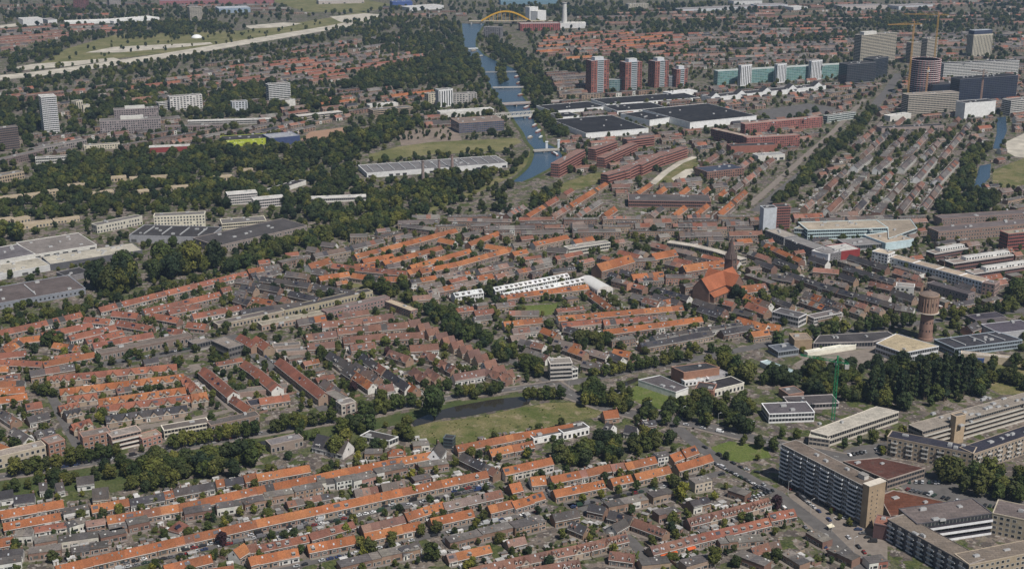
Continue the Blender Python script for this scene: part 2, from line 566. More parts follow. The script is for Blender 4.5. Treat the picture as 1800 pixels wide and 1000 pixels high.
def terrace(x, y, ang, L, col, zone, w=8.0, he=4.0, hr=7.2, hw=5.6, wall=None, dorm=0.12, chim=0.4, dkind='dormer', hip=False, eave=None, garden=True, gables=0, name='terrace', label=None, white=0.05):
    """A row of houses under one roof. (x, y) middle of the ridge, ang its direction, local -y is the front."""
    s = pxm(x, y)
    lod = 0 if s > 1.75 else (1 if s > 1.15 else 2)
    if name == 'terrace':
        name = {'o': 'orange_roofed_row', 'r': 'red_roofed_row', 'b': 'brown_roofed_row', 'd': 'slate_roofed_row', 'g': 'flat_roofed_row', 'p': 'mixed_roof_row', 'n': 'dull_roofed_row', 'w': 'white_roofed_row'}[col]
    root = thing(name, (x, y, 0), ang)
    root['category'] = 'terrace'
    root['group'] = 'rows of %s houses' % ROOF_WORD[col]
    if label:
        root['label'] = label
    else:
        TERRACES.setdefault((zone, col), []).append((root, px_of(x, y)[1], px_of(x, y)[0]))
    mark_rect(x, y, ang, L / 2 + 1, w / 2 + 1.5)
    n = max(1, round(L / hw))
    hw = L / n
    flat = col == 'g'
    if flat:
        hr = he + 0.25
    wl = R.choice(BRICK) if wall is None else wall
    y0, y1 = -w / 2, w / 2
    W, RF, WN, GU = MB(), MB(), MB(), MB()
    prev = pick_roof(col)
    stepz = 0.0
    for i in range(n):
        xa, xb = -L / 2 + i * hw, -L / 2 + (i + 1) * hw
        c = jit(wl, 0.12)
        if R.random() < white:
            c = jit(WHITE, 0.08)
        if R.random() < 0.3:
            prev = pick_roof(col)
        if col in 'pn' and R.random() < 0.25:
            prev = R.choice(ROOF[R.choice('odbg' if lod == 0 else 'rdbgg')])
        rc = jit(prev, 0.10)
        if col in 'orb' and R.random() < 0.025:
            rc = jit(R.choice(((0.06, 0.055, 0.055), (0.12, 0.085, 0.07), (0.16, 0.08, 0.06))), 0.1)
        h = he
        if flat:
            if R.random() < 0.25:
                stepz = R.choice((0, 0, 0.6, -0.6))
            h = he + stepz
        for yy, dirn in ((y0, 1), (y1, -1)):
            if lod == 2 and dirn == -1:
                continue
            p = [(xa, yy, 0), (xb, yy, 0), (xb, yy, h), (xa, yy, h)]
            W.face(p if dirn == 1 else p[::-1], M_PAINT, c)
        if flat:
            W.face([(xa, y0, h), (xa, y1, h), (xa, y1, 0), (xa, y0, 0)], M_PAINT, c)
            W.face([(xb, y0, 0), (xb, y1, 0), (xb, y1, h), (xb, y0, h)], M_PAINT, c)
            RF.box(xa, xb, y0 - 0.15, y1 + 0.15, h - 0.05, h + 0.22, M_FLAT, rc)
            if lod < 2:
                for q in range(R.randint(0, 2)):
                    ax, ay = R.uniform(xa + 0.8, xb - 0.8), R.uniform(y0 + 1, y1 - 1)
                    RF.box(ax - 0.5, ax + 0.5, ay - 0.4, ay + 0.4, h + 0.2, h + R.uniform(0.4, 1.0), M_PAINT, R.choice((WHITE, (0.3, 0.3, 0.3), (0.25, 0.16, 0.12))))
        else:
            k = 0.45
            ez = he - 0.15 - k * (hr - he) / (w / 2)
            zz = hr + (R.uniform(-0.05, 0.05) if lod < 2 else 0)
            xl, xr = xa - (0.25 if i == 0 else 0), xb + (0.25 if i == n - 1 else 0)
            rl = xa + (w / 2 * 0.8 if hip and i == 0 else (xl - xa))
            rr = xb - (w / 2 * 0.8 if hip and i == n - 1 else (xb - xr))
            if rl > rr:
                rl = rr = (rl + rr) / 2
            RF.face([(xl, y0 - k, ez), (xr, y0 - k, ez), (rr, 0, zz), (rl, 0, zz)], M_TILE, rc)
            RF.face([(xr, y1 + k, ez), (xl, y1 + k, ez), (rl, 0, zz), (rr, 0, zz)], M_TILE, rc)
            if hip and i == 0:
                RF.face([(xl, y1 + k, ez), (xl, y0 - k, ez), (rl, 0, zz)], M_TILE, rc)
            if hip and i == n - 1:
                RF.face([(xr, y0 - k, ez), (xr, y1 + k, ez), (rr, 0, zz)], M_TILE, rc)
            if lod == 0:
                dz0 = (hr - he) / (w / 2)
                if R.random() < 0.07:                           # solar panels
                    for q in range(R.randint(2, 4)):
                        ax, yc = xa + 0.7 + q * 1.05, y0 + w * 0.27
                        zc = he + (hr - he) * 0.54 + 0.15
                        RF.face([(ax, yc - 0.8, zc - 0.8 * dz0), (ax + 0.95, yc - 0.8, zc - 0.8 * dz0), (ax + 0.95, yc + 0.8, zc + 0.8 * dz0), (ax, yc + 0.8, zc + 0.8 * dz0)], M_METAL, (0.012, 0.014, 0.03))
                for q in range(R.choice((0, 0, 1, 1, 2))):     # roof lights
                    t = R.uniform(0.25, 0.75)
                    ax = R.uniform(xa + 0.6, xb - 0.6)
                    zc = he + (hr - he) * t + 0.12
                    yc = y0 + (w / 2) * t
                    dz = (hr - he) / (w / 2)
                    RF.face([(ax - 0.45, yc - 0.5, zc - 0.5 * dz), (ax + 0.45, yc - 0.5, zc - 0.5 * dz), (ax + 0.45, yc + 0.5, zc + 0.5 * dz), (ax - 0.45, yc + 0.5, zc + 0.5 * dz)], M_METAL, R.choice(((0.05, 0.055, 0.06), (0.30, 0.32, 0.35))))
        # windows and doors
        nf = max(1, int(h / 2.75))
        for yy, ny in ((y0, -1), (y1, 1)):
            if (lod == 2 and ny == 1):
                continue
            for fl in range(nf):
                z = fl * 2.75 + 0.9
                if lod == 2:
                    window(WN, xa, yy, 1, 0, 0, ny, hw * 0.5, z, hw * 0.5, 1.5, fr=0.0)
                    continue
                spots = ((0.22, 0.9), (0.66, 2.3)) if fl == 0 else ((0.28, 1.4), (0.73, 1.4))
                for kk, (u, ww) in enumerate(spots):
                    dz_ = 0.85 if (fl == 0 and kk == 0) else 0
                    window(WN, xa, yy, 1, 0, 0, ny, hw * u, z - dz_, ww, 1.35 + dz_, frame=FRAME if R.random() < 0.8 else (0.1, 0.14, 0.11), fr=0.16)
        # chimney and dormer parts
        if not flat and lod < 2 and R.random() < chim:
            put('chimney', SH['chimney'], root, (xb - 0.5, R.choice((0, 0, 0.6)), hr + 0.1))
        if not flat and lod < 2 and R.random() < dorm:
            if dkind == 'tall':
                for dx in ((-1.35, 1.35) if hw > 5 else (0,)):
                    put('dormer', SH['tall'], root, ((xa + xb) / 2 + dx, y0 + 0.6, he + 1.7))
            else:
                put('dormer', SH[dkind], root, ((xa + xb) / 2, y0 + 0.7, he + 1.75), scale=(hw / 5.6 * R.uniform(0.75, 1.1), 1, 1))
    if not flat:
        for xx, sg in ((-L / 2, -1), (L / 2, 1)):
            c = jit(wl, 0.08) if R.random() < 0.75 else WHITE
            p = [(xx, y1, 0), (xx, y0, 0), (xx, y0, he)] + ([] if hip else [(xx, 0, hr - 0.12)]) + [(xx, y1, he)]
            W.face(p if sg < 0 else p[::-1], M_PAINT, c)
            if lod == 0 and not hip:
                window(WN, xx, 0, 0, 1, sg, 0, 0.0, he + 0.3, 1.1, 1.3)
        ec = eave or FRAME
        for yy in (y0 - 0.52, y1 + 0.40):
            if lod == 2 and yy > 0:
                continue
            GU.box(-L / 2, L / 2, yy, yy + 0.14, he - 0.75, he - 0.42, M_PAINT, ec)
        # cross gables on the street side
        for g in range(gables):
            gx = -L / 2 + (g + 0.5) * L / gables + R.uniform(-1, 1)
            gw, gz = 2.7, min(hr - 0.3, he + 2.9)
            W.face([(gx - gw, y0 - 0.4, 0), (gx + gw, y0 - 0.4, 0), (gx + gw, y0 - 0.4, he), (gx, y0 - 0.4, gz), (gx - gw, y0 - 0.4, he)], M_PAINT, jit((0.34, 0.27, 0.21), 0.1))
            rc = jit(pick_roof(col), 0.06)
            RF.face([(gx - gw - 0.3, y0 - 0.6, he - 0.2), (gx, y0 - 0.6, gz + 0.15), (gx, 0.2, gz + 0.15), (gx - gw - 0.3, 0.2, he - 0.2)], M_TILE, rc)
            RF.face([(gx + gw + 0.3, y0 - 0.6, he - 0.2), (gx + gw + 0.3, 0.2, he - 0.2), (gx, 0.2, gz + 0.15), (gx, y0 - 0.6, gz + 0.15)], M_TILE, rc)
            window(WN, gx, y0 - 0.4, 1, 0, 0, -1, 0, he - 0.6, 1.6, 1.4)
    W.build('wall', root)
    RF.build('roof', root)
    WN.build('windows', root, kind='stuff')
    GU.build('gutter', root)
    # rear extensions, flat roofed
    if garden and lod < 2:
        X = MB()
        for i in range(n):
            if R.random() < 0.6:
                xa = -L / 2 + i * hw
                ww, dd, hh = R.uniform(2.2, hw - 0.3), R.uniform(1.8, 4.0), R.uniform(2.5, 3.0)
                c = jit(R.choice((WHITE, wl, wl, (0.4, 0.38, 0.35))), 0.1)
                X.box(xa + 0.1, xa + ww, y1 + 0.02, y1 + dd, 0, hh, M_PAINT, c)
                X.box(xa + 0.0, xa + ww + 0.1, y1 + 0.5, y1 + dd + 0.1, hh, hh + 0.14, M_FLAT, R.choice(((0.36, 0.35, 0.34), (0.16, 0.15, 0.15), (0.22, 0.2, 0.19), (0.5, 0.5, 0.49))))
        X.build('rear_extension', root, kind='stuff')
    if garden:
        GARDENS.append((x, y, ang, L / 2, w / 2, zone, s, hw))
    return root


def row(x0, y0, x1, y1, col, zone, **kw):
    """A terrace whose ridge runs between two spots of the photograph."""
    hr = kw.get('hr', 7.2)
    if col == 'g':
        hr = kw.get('he', 4.0)
    a, b = at(x0, y0, hr), at(x1, y1, hr)
    L = math.hypot(b[0] - a[0], b[1] - a[1])
    return terrace((a[0] + b[0]) / 2, (a[1] + b[1]) / 2, math.atan2(b[1] - a[1], b[0] - a[0]), L, col, zone, **kw)


# ---------------------------------------------------------------- larger buildings
def facade(root, WN, bands, p0, p1, h, style, wall, z0=0.0, fh=3.0, s=1.0, pal=None, front=True):
    dx, dy = p1[0] - p0[0], p1[1] - p0[1]
    L = math.hypot(dx, dy)
    if L < 3:
        return
    ux, uy = dx / L, dy / L
    nx, ny = uy, -ux
    nf = max(1, int((h - z0 - 0.3) / fh))
    fh = (h - z0 - 0.3) / nf
    if style == 'grid':
        nb = max(1, int(L / 3.4))
        step = L / nb
        if s < 1.1:
            nb, step = max(1, int(L / 5.0)), L / max(1, int(L / 5.0))
        for f in range(nf):
            for k in range(nb):
                if R.random() < 0.06:
                    continue
                window(WN, p0[0], p0[1], ux, uy, nx, ny, (k + 0.5) * step, z0 + f * fh + 0.75, step * (0.52 if s > 1.5 else 0.6), fh * (0.5 if s > 1.5 else 0.58), fr=0.16 if s > 1.5 else 0.0)
    elif style in ('ribbon', 'gallery'):
        for f in range(nf):
            zz = z0 + f * fh
            t = 0.42 if style == 'ribbon' else 0.5
            b = bands.setdefault(f, MB())
            o = 0.05
            q = lambda u, z, off: (p0[0] + ux * u + nx * off, p0[1] + uy * u + ny * off, z)
            b.face([q(0.4, zz + fh * t, o), q(L - 0.4, zz + fh * t, o), q(L - 0.4, zz + fh * 0.97, o), q(0.4, zz + fh * 0.97, o)], M_GLASS, R.choice(GLASSES[:3]))
            nm = max(1, int(L / (2.4 if s > 1.1 else 6)))
            for k in range(1, nm):
                u = L * k / nm
                b.face([q(u - 0.12, zz + fh * t, o + 0.03), q(u + 0.12, zz + fh * t, o + 0.03), q(u + 0.12, zz + fh * 0.97, o + 0.03), q(u - 0.12, zz + fh * 0.97, o + 0.03)], M_PAINT, wall if style == 'ribbon' else (0.3, 0.29, 0.27))
            if style == 'gallery' and front:
                D = 1.5
                a, c, z1, z2 = 0.0, L, zz - 0.1, zz + fh * 0.36
                P = [q(a, z1, D), q(c, z1, D), q(c, z2, D), q(a, z2, D)]
                b.face(P, M_PAINT, pal or WHITE)
                b.face([q(a, z2, 0), q(a, z2, D), q(c, z2, D), q(c, z2, 0)][::-1], M_PAINT, (0.4, 0.39, 0.37)) if False else None
                b.face([q(a, zz, 0.02), q(c, zz, 0.02), q(c, zz, D), q(a, zz, D)], M_PAINT, (0.4, 0.38, 0.36))
                b.face([q(a, z1, D), q(a, z1, 0), q(a, z2, 0), q(a, z2, D)], M_PAINT, pal or WHITE)
                b.face([q(c, z1, 0), q(c, z1, D), q(c, z2, D), q(c, z2, 0)], M_PAINT, pal or WHITE)
    elif style == 'glass':
        c = pal or (0.05, 0.10, 0.11)
        nb = max(2, int(L / (3.0 if s > 1.1 else 5.0)))
        for f in range(nf):
            b = bands.setdefault(f, MB())
            for k in range(nb):
                q = lambda u, z, off: (p0[0] + ux * u + nx * off, p0[1] + uy * u + ny * off, z)
                u0, u1 = L * k / nb + 0.12, L * (k + 1) / nb - 0.12
                z1, z2 = z0 + f * fh + 0.35, z0 + (f + 1) * fh - 0.15
                b.face([q(u0, z1, 0.05), q(u1, z1, 0.05), q(u1, z2, 0.05), q(u0, z2, 0.05)], M_GLASS, jit(c, 0.25))
    elif style == 'vert':
        nb = max(2, int(L / 4.0))
        for k in range(nb):
            window(WN, p0[0], p0[1], ux, uy, nx, ny, (k + 0.5) * L / nb, z0 + 1.5, L / nb * 0.45, h - z0 - 3.5, fr=0.05)
    elif style == 'hall':
        nb = max(1, int(L / 9))
        for k in range(nb):
            if R.random() < 0.45:
                window(WN, p0[0], p0[1], ux, uy, nx, ny, (k + 0.5) * L / nb, z0 + 0.4, L / nb * 0.6, min(3.2, h * 0.45), frame=(0.4, 0.4, 0.4))
    elif style == 'pattern':
        nb = max(2, int(L / 2.2))
        for f in range(4):
            for k in range(nb):
                if R.random() < 0.38:
                    q = lambda u, z: (p0[0] + ux * u + nx * 0.05, p0[1] + uy * u + ny * 0.05, z)
                    u0, u1 = L * k / nb, L * (k + R.uniform(0.5, 1.2)) / nb
                    z1, z2 = z0 + h * (f + 0.1) / 4, z0 + h * (f + R.uniform(0.5, 1.0)) / 4
                    WN.face([q(u0, z1), q(min(u1, L), z1), q(min(u1, L), z2), q(u0, z2)], M_PAINT, R.choice(((0.10, 0.14, 0.05), (0.62, 0.66, 0.3), (0.3, 0.36, 0.06))))


def building(name, label, cat, pts, yb=None, h=None, depth=12.0, style='grid', wall=(0.3, 0.25, 0.2), roof=(0.16, 0.15, 0.145), z0=0.0, fh=3.0, pal=None, units=None, parapet=None, group=None, lights=0, sides=None, mark=True, roofmat=None):
    """Flat-roofed building. pts: photo spots of the top front edge (two) or of the whole roof outline (three and more)."""
    if h is None:
        h = height_of(pts[0][0], pts[0][1], yb)
    P = [at(p[0], p[1], h) for p in pts]
    if len(P) == 2:
        (ax, ay), (bx, by) = P
        L = math.hypot(bx - ax, by - ay)
        ux, uy = (bx - ax) / L, (by - ay) / L
        P = [(ax, ay), (bx, by), (bx - uy * depth, by + ux * depth), (ax - uy * depth, ay + ux * depth)]
    area = sum(P[k][0] * P[(k + 1) % len(P)][1] - P[(k + 1) % len(P)][0] * P[k][1] for k in range(len(P)))
    if area < 0:
        P = P[::-1]
    cx, cy = sum(p[0] for p in P) / len(P), sum(p[1] for p in P) / len(P)
    s = pxm(cx, cy)
    root = thing(name, (cx, cy, 0), 0.0, label=label, category=cat)
    if group:
        root['group'] = group
    if mark:
        mark_poly([(cx + (p[0] - cx) * 1.04 + (3 if p[0] > cx else -3), cy + (p[1] - cy) * 1.04 + (3 if p[1] > cy else -3)) for p in P], 1)
    Q = [(p[0] - cx, p[1] - cy) for p in P]
    W, RF, WN, bands = MB(), MB(), MB(), {}
    n = len(Q)
    for k in range(n):
        a, b = Q[k], Q[(k + 1) % n]
        W.face([(a[0], a[1], 0), (b[0], b[1], 0), (b[0], b[1], h), (a[0], a[1], h)], M_PAINT, wall)
        st = style
        if sides and k > 0:
            st = sides
        if s < 1.0 and k == 2:
            continue
        facade(root, WN, bands, a, b, h, st, wall, z0, fh, s, pal, k == 0)
    # roof slab with a raised rim
    rim = parapet or tuple(min(0.8, c * 1.15 + 0.04) for c in wall)
    big = [(q[0] * (1 + 0.25 / max(4, math.hypot(*q))), q[1] * (1 + 0.25 / max(4, math.hypot(*q)))) for q in Q]
    inn = [(q[0] * (1 - 0.5 / max(4, math.hypot(*q))), q[1] * (1 - 0.5 / max(4, math.hypot(*q)))) for q in Q]
    zt = h + 0.55
    for k in range(n):
        a, b, c, d = big[k], big[(k + 1) % n], inn[(k + 1) % n], inn[k]
        RF.face([(a[0], a[1], h - 0.1), (b[0], b[1], h - 0.1), (b[0], b[1], zt), (a[0], a[1], zt)], M_PAINT, rim)
        RF.face([(a[0], a[1], zt), (b[0], b[1], zt), (c[0], c[1], zt), (d[0], d[1], zt)], M_PAINT, rim)
        RF.face([(c[0], c[1], h + 0.1), (d[0], d[1], h + 0.1), (d[0], d[1], zt), (c[0], c[1], zt)], M_PAINT, rim)
    RF.face([(q[0], q[1], h + 0.12) for q in inn], roofmat or M_FLAT, roof)
    W.build('wall', root)
    rf = RF.build('roof', root)
    WN.build('windows', root, kind='stuff')
    for f in sorted(bands):
        bands[f].build('glass_band' if style == 'glass' else ('gallery' if style == 'gallery' else 'window_band'), root)

    def roof_pt(m=0.8):
        for _ in range(20):
            i, j = R.randrange(n), R.randrange(n)
            t = R.random()
            x_, y_ = (Q[i][0] * t + Q[j][0] * (1 - t)) * m, (Q[i][1] * t + Q[j][1] * (1 - t)) * m
            return x_ * R.uniform(0.3, 1), y_ * R.uniform(0.3, 1)
    ang = math.atan2(Q[1][1] - Q[0][1], Q[1][0] - Q[0][0])
    nu = units if units is not None else min(6, int(abs(area) / 2 / 500) + 1)
    for _ in range(nu):
        x_, y_ = roof_pt()
        put('roof_unit', SH['unit'], root, (x_, y_, h + 0.1), ang, (R.uniform(0.7, 1.6), R.uniform(0.7, 1.4), R.uniform(0.6, 1.2)))
    for k in range(lights):
        # long pale roof light strips across the roof
        t = (k + 0.7) / (lights + 0.4)
        a = [Q[0][i] * (1 - t) + Q[1][i] * t for i in (0, 1)]
        b = [Q[3][i] * (1 - t) + Q[2][i] * t for i in (0, 1)]
        p = [a[i] * 0.85 + b[i] * 0.15 for i in (0, 1)]
        q = [a[i] * 0.15 + b[i] * 0.85 for i in (0, 1)]
        m = MB()
        m.bar((p[0], p[1], h + 0.6), (q[0], q[1], h + 0.6), 0.5, M_METAL, (0.42, 0.42, 0.42))
        m.build('roof_light', root)
    root['_h'] = h
    return root, Q, h, (cx, cy)


# ---------------------------------------------------------------- trees
def tree_meshes(seed, hgt, rx, z_lo, n_lobe, n_leaf, leaf, mat, trunk=True, pointy=0.0):
    r = random.Random(seed)
    T = MB()
    if trunk:
        prof = [(0.34, 0), (0.26, hgt * 0.1), (0.2, hgt * 0.3), (0.12, hgt * 0.55), (0.03, hgt * 0.8)]
        T.lathe(prof, 7, M_BARK, (1, 1, 1))
        for k in range(5):
            a = r.uniform(0, 6.28)
            z = hgt * r.uniform(0.22, 0.5)
            T.bar((0, 0, z), (math.cos(a) * rx * 0.6, math.sin(a) * rx * 0.6, z + hgt * 0.18), 0.07, M_BARK, (1, 1, 1))
    C = MB()
    lobes = []
    for k in range(n_lobe):
        t = (k + 0.5) / n_lobe
        z = z_lo + (hgt - z_lo) * (0.12 + 0.76 * t)
        u = (z - z_lo) / (hgt - z_lo)
        prof = math.sqrt(max(0.03, 1 - (2 * u - 0.95) ** 2)) if not pointy else max(0.10, 1 - u) ** pointy
        a = r.uniform(0, 6.28)
        d = rx * prof * r.uniform(0.12, 0.6)
        lobes.append((math.cos(a) * d, math.sin(a) * d, z, rx * r.uniform(0.40, 0.58) * (prof if pointy else max(0.55, prof)), r.uniform(0.8, 1.2)))
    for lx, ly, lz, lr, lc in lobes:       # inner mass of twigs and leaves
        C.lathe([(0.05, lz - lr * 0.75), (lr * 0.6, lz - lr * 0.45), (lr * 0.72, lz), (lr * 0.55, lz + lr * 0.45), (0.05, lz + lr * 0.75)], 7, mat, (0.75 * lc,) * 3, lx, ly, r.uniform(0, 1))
    for k in range(n_leaf):
        lx, ly, lz, lr, lc = r.choice(lobes)
        th, cz = r.uniform(0, 6.28), r.uniform(-0.75, 1)
        sz = math.sqrt(1 - cz * cz)
        nrm = Vector((math.cos(th) * sz, math.sin(th) * sz, cz))
        rad = lr * r.uniform(0.72, 1.08)
        p = Vector((lx, ly, lz)) + nrm * rad
        nn = (nrm + Vector((r.uniform(-1, 1), r.uniform(-1, 1), r.uniform(-0.6, 1))) * 0.65).normalized()
        u = nn.orthogonal().normalized()
        a = r.uniform(0, 6.28)
        v = nn.cross(u)
        u, v = u * math.cos(a) + v * math.sin(a), v * math.cos(a) - u * math.sin(a)
        sc = leaf * r.uniform(0.6, 1.3)
        u, v = u * sc, v * sc * r.uniform(0.55, 0.9)
        g = lc * r.uniform(0.7, 1.35)
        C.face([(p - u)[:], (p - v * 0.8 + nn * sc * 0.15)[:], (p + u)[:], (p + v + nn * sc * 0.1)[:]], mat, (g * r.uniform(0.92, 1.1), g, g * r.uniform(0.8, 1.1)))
    return T, C


# key: height, crown radius, crown start, lobes, leaves, leaf size, material, trunk, pointy
SPECIES = {
    'round': (10, 4.4, 1.6, 12, 700, 0.60, M_LEAF, True, 0),
    'round_b': (10, 4.8, 1.3, 13, 720, 0.62, M_LEAF, True, 0),
    'oval': (10, 3.7, 1.5, 12, 640, 0.56, M_LEAF, True, 0),
    'broad': (10, 5.4, 1.6, 16, 900, 0.64, M_LEAF, True, 0),
    'dark': (10, 4.8, 0.9, 15, 800, 0.60, M_LEAF_DARK, True, 0),
    'poplar': (10, 1.15, 0.4, 14, 480, 0.38, M_LEAF_DARK, True, 0.35),
    'conifer': (10, 2.7, 0.6, 13, 520, 0.5, M_LEAF_DARK, True, 1.0),
    'yellow': (10, 4.4, 1.3, 12, 680, 0.6, M_LEAF_YEL, True, 0),
    'copper': (10, 4.4, 1.3, 12, 680, 0.6, M_LEAF_PUR, True, 0),
    'bush': (10, 5.5, 0.0, 9, 300, 1.1, M_LEAF, False, 0),
}
TREE_DATA = {}
PROTO = bpy.data.collections.new("tree_shapes")
PROTO_ORDER = sorted(SPECIES)
for si, key in enumerate(PROTO_ORDER):
    hgt, rx, zl, nl, nn_, lf, mt, tr, po = SPECIES[key]
    T, C = tree_meshes(40 + si, hgt, rx, zl, nl, nn_, lf, mt, tr, po)
    J = MB()
    for src in (T, C):
        for f, m_, c in zip(src.f, src.m, src.c):
            J.face([src.v[i] for i in f], src.mats[m_], c)
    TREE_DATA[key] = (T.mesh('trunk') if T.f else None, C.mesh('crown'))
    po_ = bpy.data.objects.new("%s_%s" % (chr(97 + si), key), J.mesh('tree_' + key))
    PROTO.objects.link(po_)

TREES = []       # (x, y, height, species, place phrase)
BUSHES = []


def tree(x, y, h, kind, where):
    TREES.append((x, y, h, kind, where))


def tree_row(pts, n, h, where, kinds=('round', 'oval', 'round_b'), jitter=0.6):
    P = [at(*p) for p in pts]
    seg = [math.hypot(b[0] - a[0], b[1] - a[1]) for a, b in zip(P, P[1:])]
    tot = sum(seg)
    for k in range(n):
        d = tot * (k + 0.5) / n
        i = 0
        while i < len(seg) - 1 and d > seg[i]:
            d -= seg[i]
            i += 1
        t = d / seg[i]
        tree(P[i][0] * (1 - t) + P[i + 1][0] * t + R.uniform(-1, 1) * jitter, P[i][1] * (1 - t) + P[i + 1][1] * t + R.uniform(-1, 1) * jitter, h * R.uniform(0.85, 1.15), R.choice(kinds), where)


def wood(poly, dens, h, where, kinds=('round', 'round_b', 'broad', 'dark', 'oval'), mark=True, avoid=False):
    """Trees over a plan area outlined on the photograph; dens = metres between trunks."""
    P = [at(*p) for p in poly]
    xs, ys = [p[0] for p in P], [p[1] for p in P]
    n = int((max(xs) - min(xs)) * (max(ys) - min(ys)) / dens ** 2)
    for _ in range(n):
        x, y = R.uniform(min(xs), max(xs)), R.uniform(min(ys), max(ys))
        if inside(P, x, y) and not (avoid and occ(x, y)):
            tree(x, y, h * R.choice((R.uniform(0.5, 0.9), R.uniform(0.75, 1.15), R.uniform(0.85, 1.35))), R.choice(kinds), where)
    if mark:
        mark_poly(P, 2)


def sheet(name, poly, z, mat, mark=True, **tags):
    P = [at(*p) for p in poly]
    m = MB()
    m.face([(p[0], p[1], z) for p in P], mat)
    if mark:
        mark_poly(P, 2)
    tags.setdefault('kind', 'structure')
    return m.build(name, None, **tags)


def strip_mesh(P, w, z, mat, m=None):
    m = m or MB()
    for i in range(len(P) - 1):
        a, b = P[i], P[i + 1]
        pr = P[i - 1] if i > 0 else a
        nx_ = P[i + 2] if i + 2 < len(P) else b

        def nrm(p, q):
            dx, dy = q[0] - p[0], q[1] - p[1]
            l = math.hypot(dx, dy) or 1
            return -dy / l, dx / l
        na, nb = nrm(pr, b), nrm(a, nx_)
        m.face([(a[0] - na[0] * w / 2, a[1] - na[1] * w / 2, z), (b[0] - nb[0] * w / 2, b[1] - nb[1] * w / 2, z), (b[0] + nb[0] * w / 2, b[1] + nb[1] * w / 2, z), (a[0] + na[0] * w / 2, a[1] + na[1] * w / 2, z)], mat)
    return m


def road(name, pts, w, z, mat, mark=True, kerb=False):
    P = [at(*p) for p in pts]
    o = strip_mesh(P, w, z, mat).build(name, None, kind='structure')
    if mark:
        for a, b in zip(P, P[1:]):
            mark_rect((a[0] + b[0]) / 2, (a[1] + b[1]) / 2, math.atan2(b[1] - a[1], b[0] - a[0]), math.hypot(b[0] - a[0], b[1] - a[1]) / 2, w / 2, 2)
    if kerb:
        for sg, nm in ((-1, 'kerb'), (1, 'kerb')):
            m = MB()
            for a, b in zip(P, P[1:]):
                l = math.hypot(b[0] - a[0], b[1] - a[1])
                nx_, ny_ = -(b[1] - a[1]) / l * sg, (b[0] - a[0]) / l * sg
                q = [(a[0] + nx_ * w / 2, a[1] + ny_ * w / 2), (b[0] + nx_ * w / 2, b[1] + ny_ * w / 2), (b[0] + nx_ * (w / 2 + 2.4), b[1] + ny_ * (w / 2 + 2.4)), (a[0] + nx_ * (w / 2 + 2.4), a[1] + ny_ * (w / 2 + 2.4))]
                m.prism(q, 0.0, z + 0.13 + (0.01 if sg > 0 else 0), M_PAVE, (0.3, 0.3, 0.3))
            m.build('pavement', None, kind='structure')
        m = MB()
        for a, b in zip(P, P[1:]):
            l = math.hypot(b[0] - a[0], b[1] - a[1])
            for k in range(int(l / 9)):
                t0, t1 = (k * 9) / l, (k * 9 + 3.5) / l
                p = (a[0] + (b[0] - a[0]) * t0, a[1] + (b[1] - a[1]) * t0)
                q = (a[0] + (b[0] - a[0]) * t1, a[1] + (b[1] - a[1]) * t1)
                strip_mesh([p, q], 0.25, z + 0.02, M_LINE, m)
        m.build('road_markings', None, kind='structure')
    return o

DEC = ('round', 'round_b', 'broad', 'dark', 'oval')
DK = ('dark', 'dark', 'round', 'broad', 'round_b')
# ================================================================ THE SETTING
m = MB()
m.face([(-9000, 100, 0), (9000, 100, 0), (9000, 16000, 0), (-9000, 16000, 0)], M_GROUND)
m.build('ground', None, kind='structure')

# canal, read off bank to bank
BANK = [(42, 812, 852), (55, 813, 843), (70, 814, 836), (82, 817, 836), (98, 824, 852), (112, 832, 880), (122, 842, 905), (133, 853, 914), (145, 859, 917), (155, 864, 917), (167, 871, 916), (182, 884, 928),
        (200, 897, 935), (217, 908, 940), (233, 920, 950), (250, 928, 955), (263, 940, 982), (277, 938, 990), (290, 933, 975), (300, 925, 960), (313, 910, 935), (320, 900, 918)]
P_L = [at(a, y) for y, a, b in BANK]
P_R = [at(b, y) for y, a, b in BANK]
m = MB()
for i in range(len(BANK) - 1):
    m.face([(*P_L[i + 1], 0.15), (*P_R[i + 1], 0.15), (*P_R[i], 0.15), (*P_L[i], 0.15)], M_WATER)
m.build('canal_water', None, kind='structure')
mark_poly(P_L + P_R[::-1], 2)
for side, P in ((-1, P_L), (1, P_R)):
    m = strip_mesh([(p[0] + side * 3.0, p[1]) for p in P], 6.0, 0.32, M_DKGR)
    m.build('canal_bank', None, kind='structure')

# small canal at the right and the long pond at the near grass strip
sheet('side_canal', [(1752, 208), (1768, 205), (1770, 230), (1758, 262), (1745, 262), (1752, 235)], 0.15, M_WATER)
sheet('side_canal', [(1722, 292), (1742, 288), (1740, 312), (1722, 332), (1712, 328)], 0.15, M_WATER)
sheet('pond', [(722, 741), (740, 733), (770, 722), (800, 714), (860, 703), (915, 697), (934, 700), (930, 710), (905, 717), (860, 724), (815, 733), (780, 735), (748, 744), (728, 750)], 0.18, M_POND)
sheet('pond', [(398, 797), (408, 786), (440, 778), (470, 774), (474, 780), (440, 787), (410, 799)], 0.18, M_POND)
sheet('ditch_water', [(1085, 676), (1120, 663), (1124, 668), (1092, 682)], 0.18, M_POND)

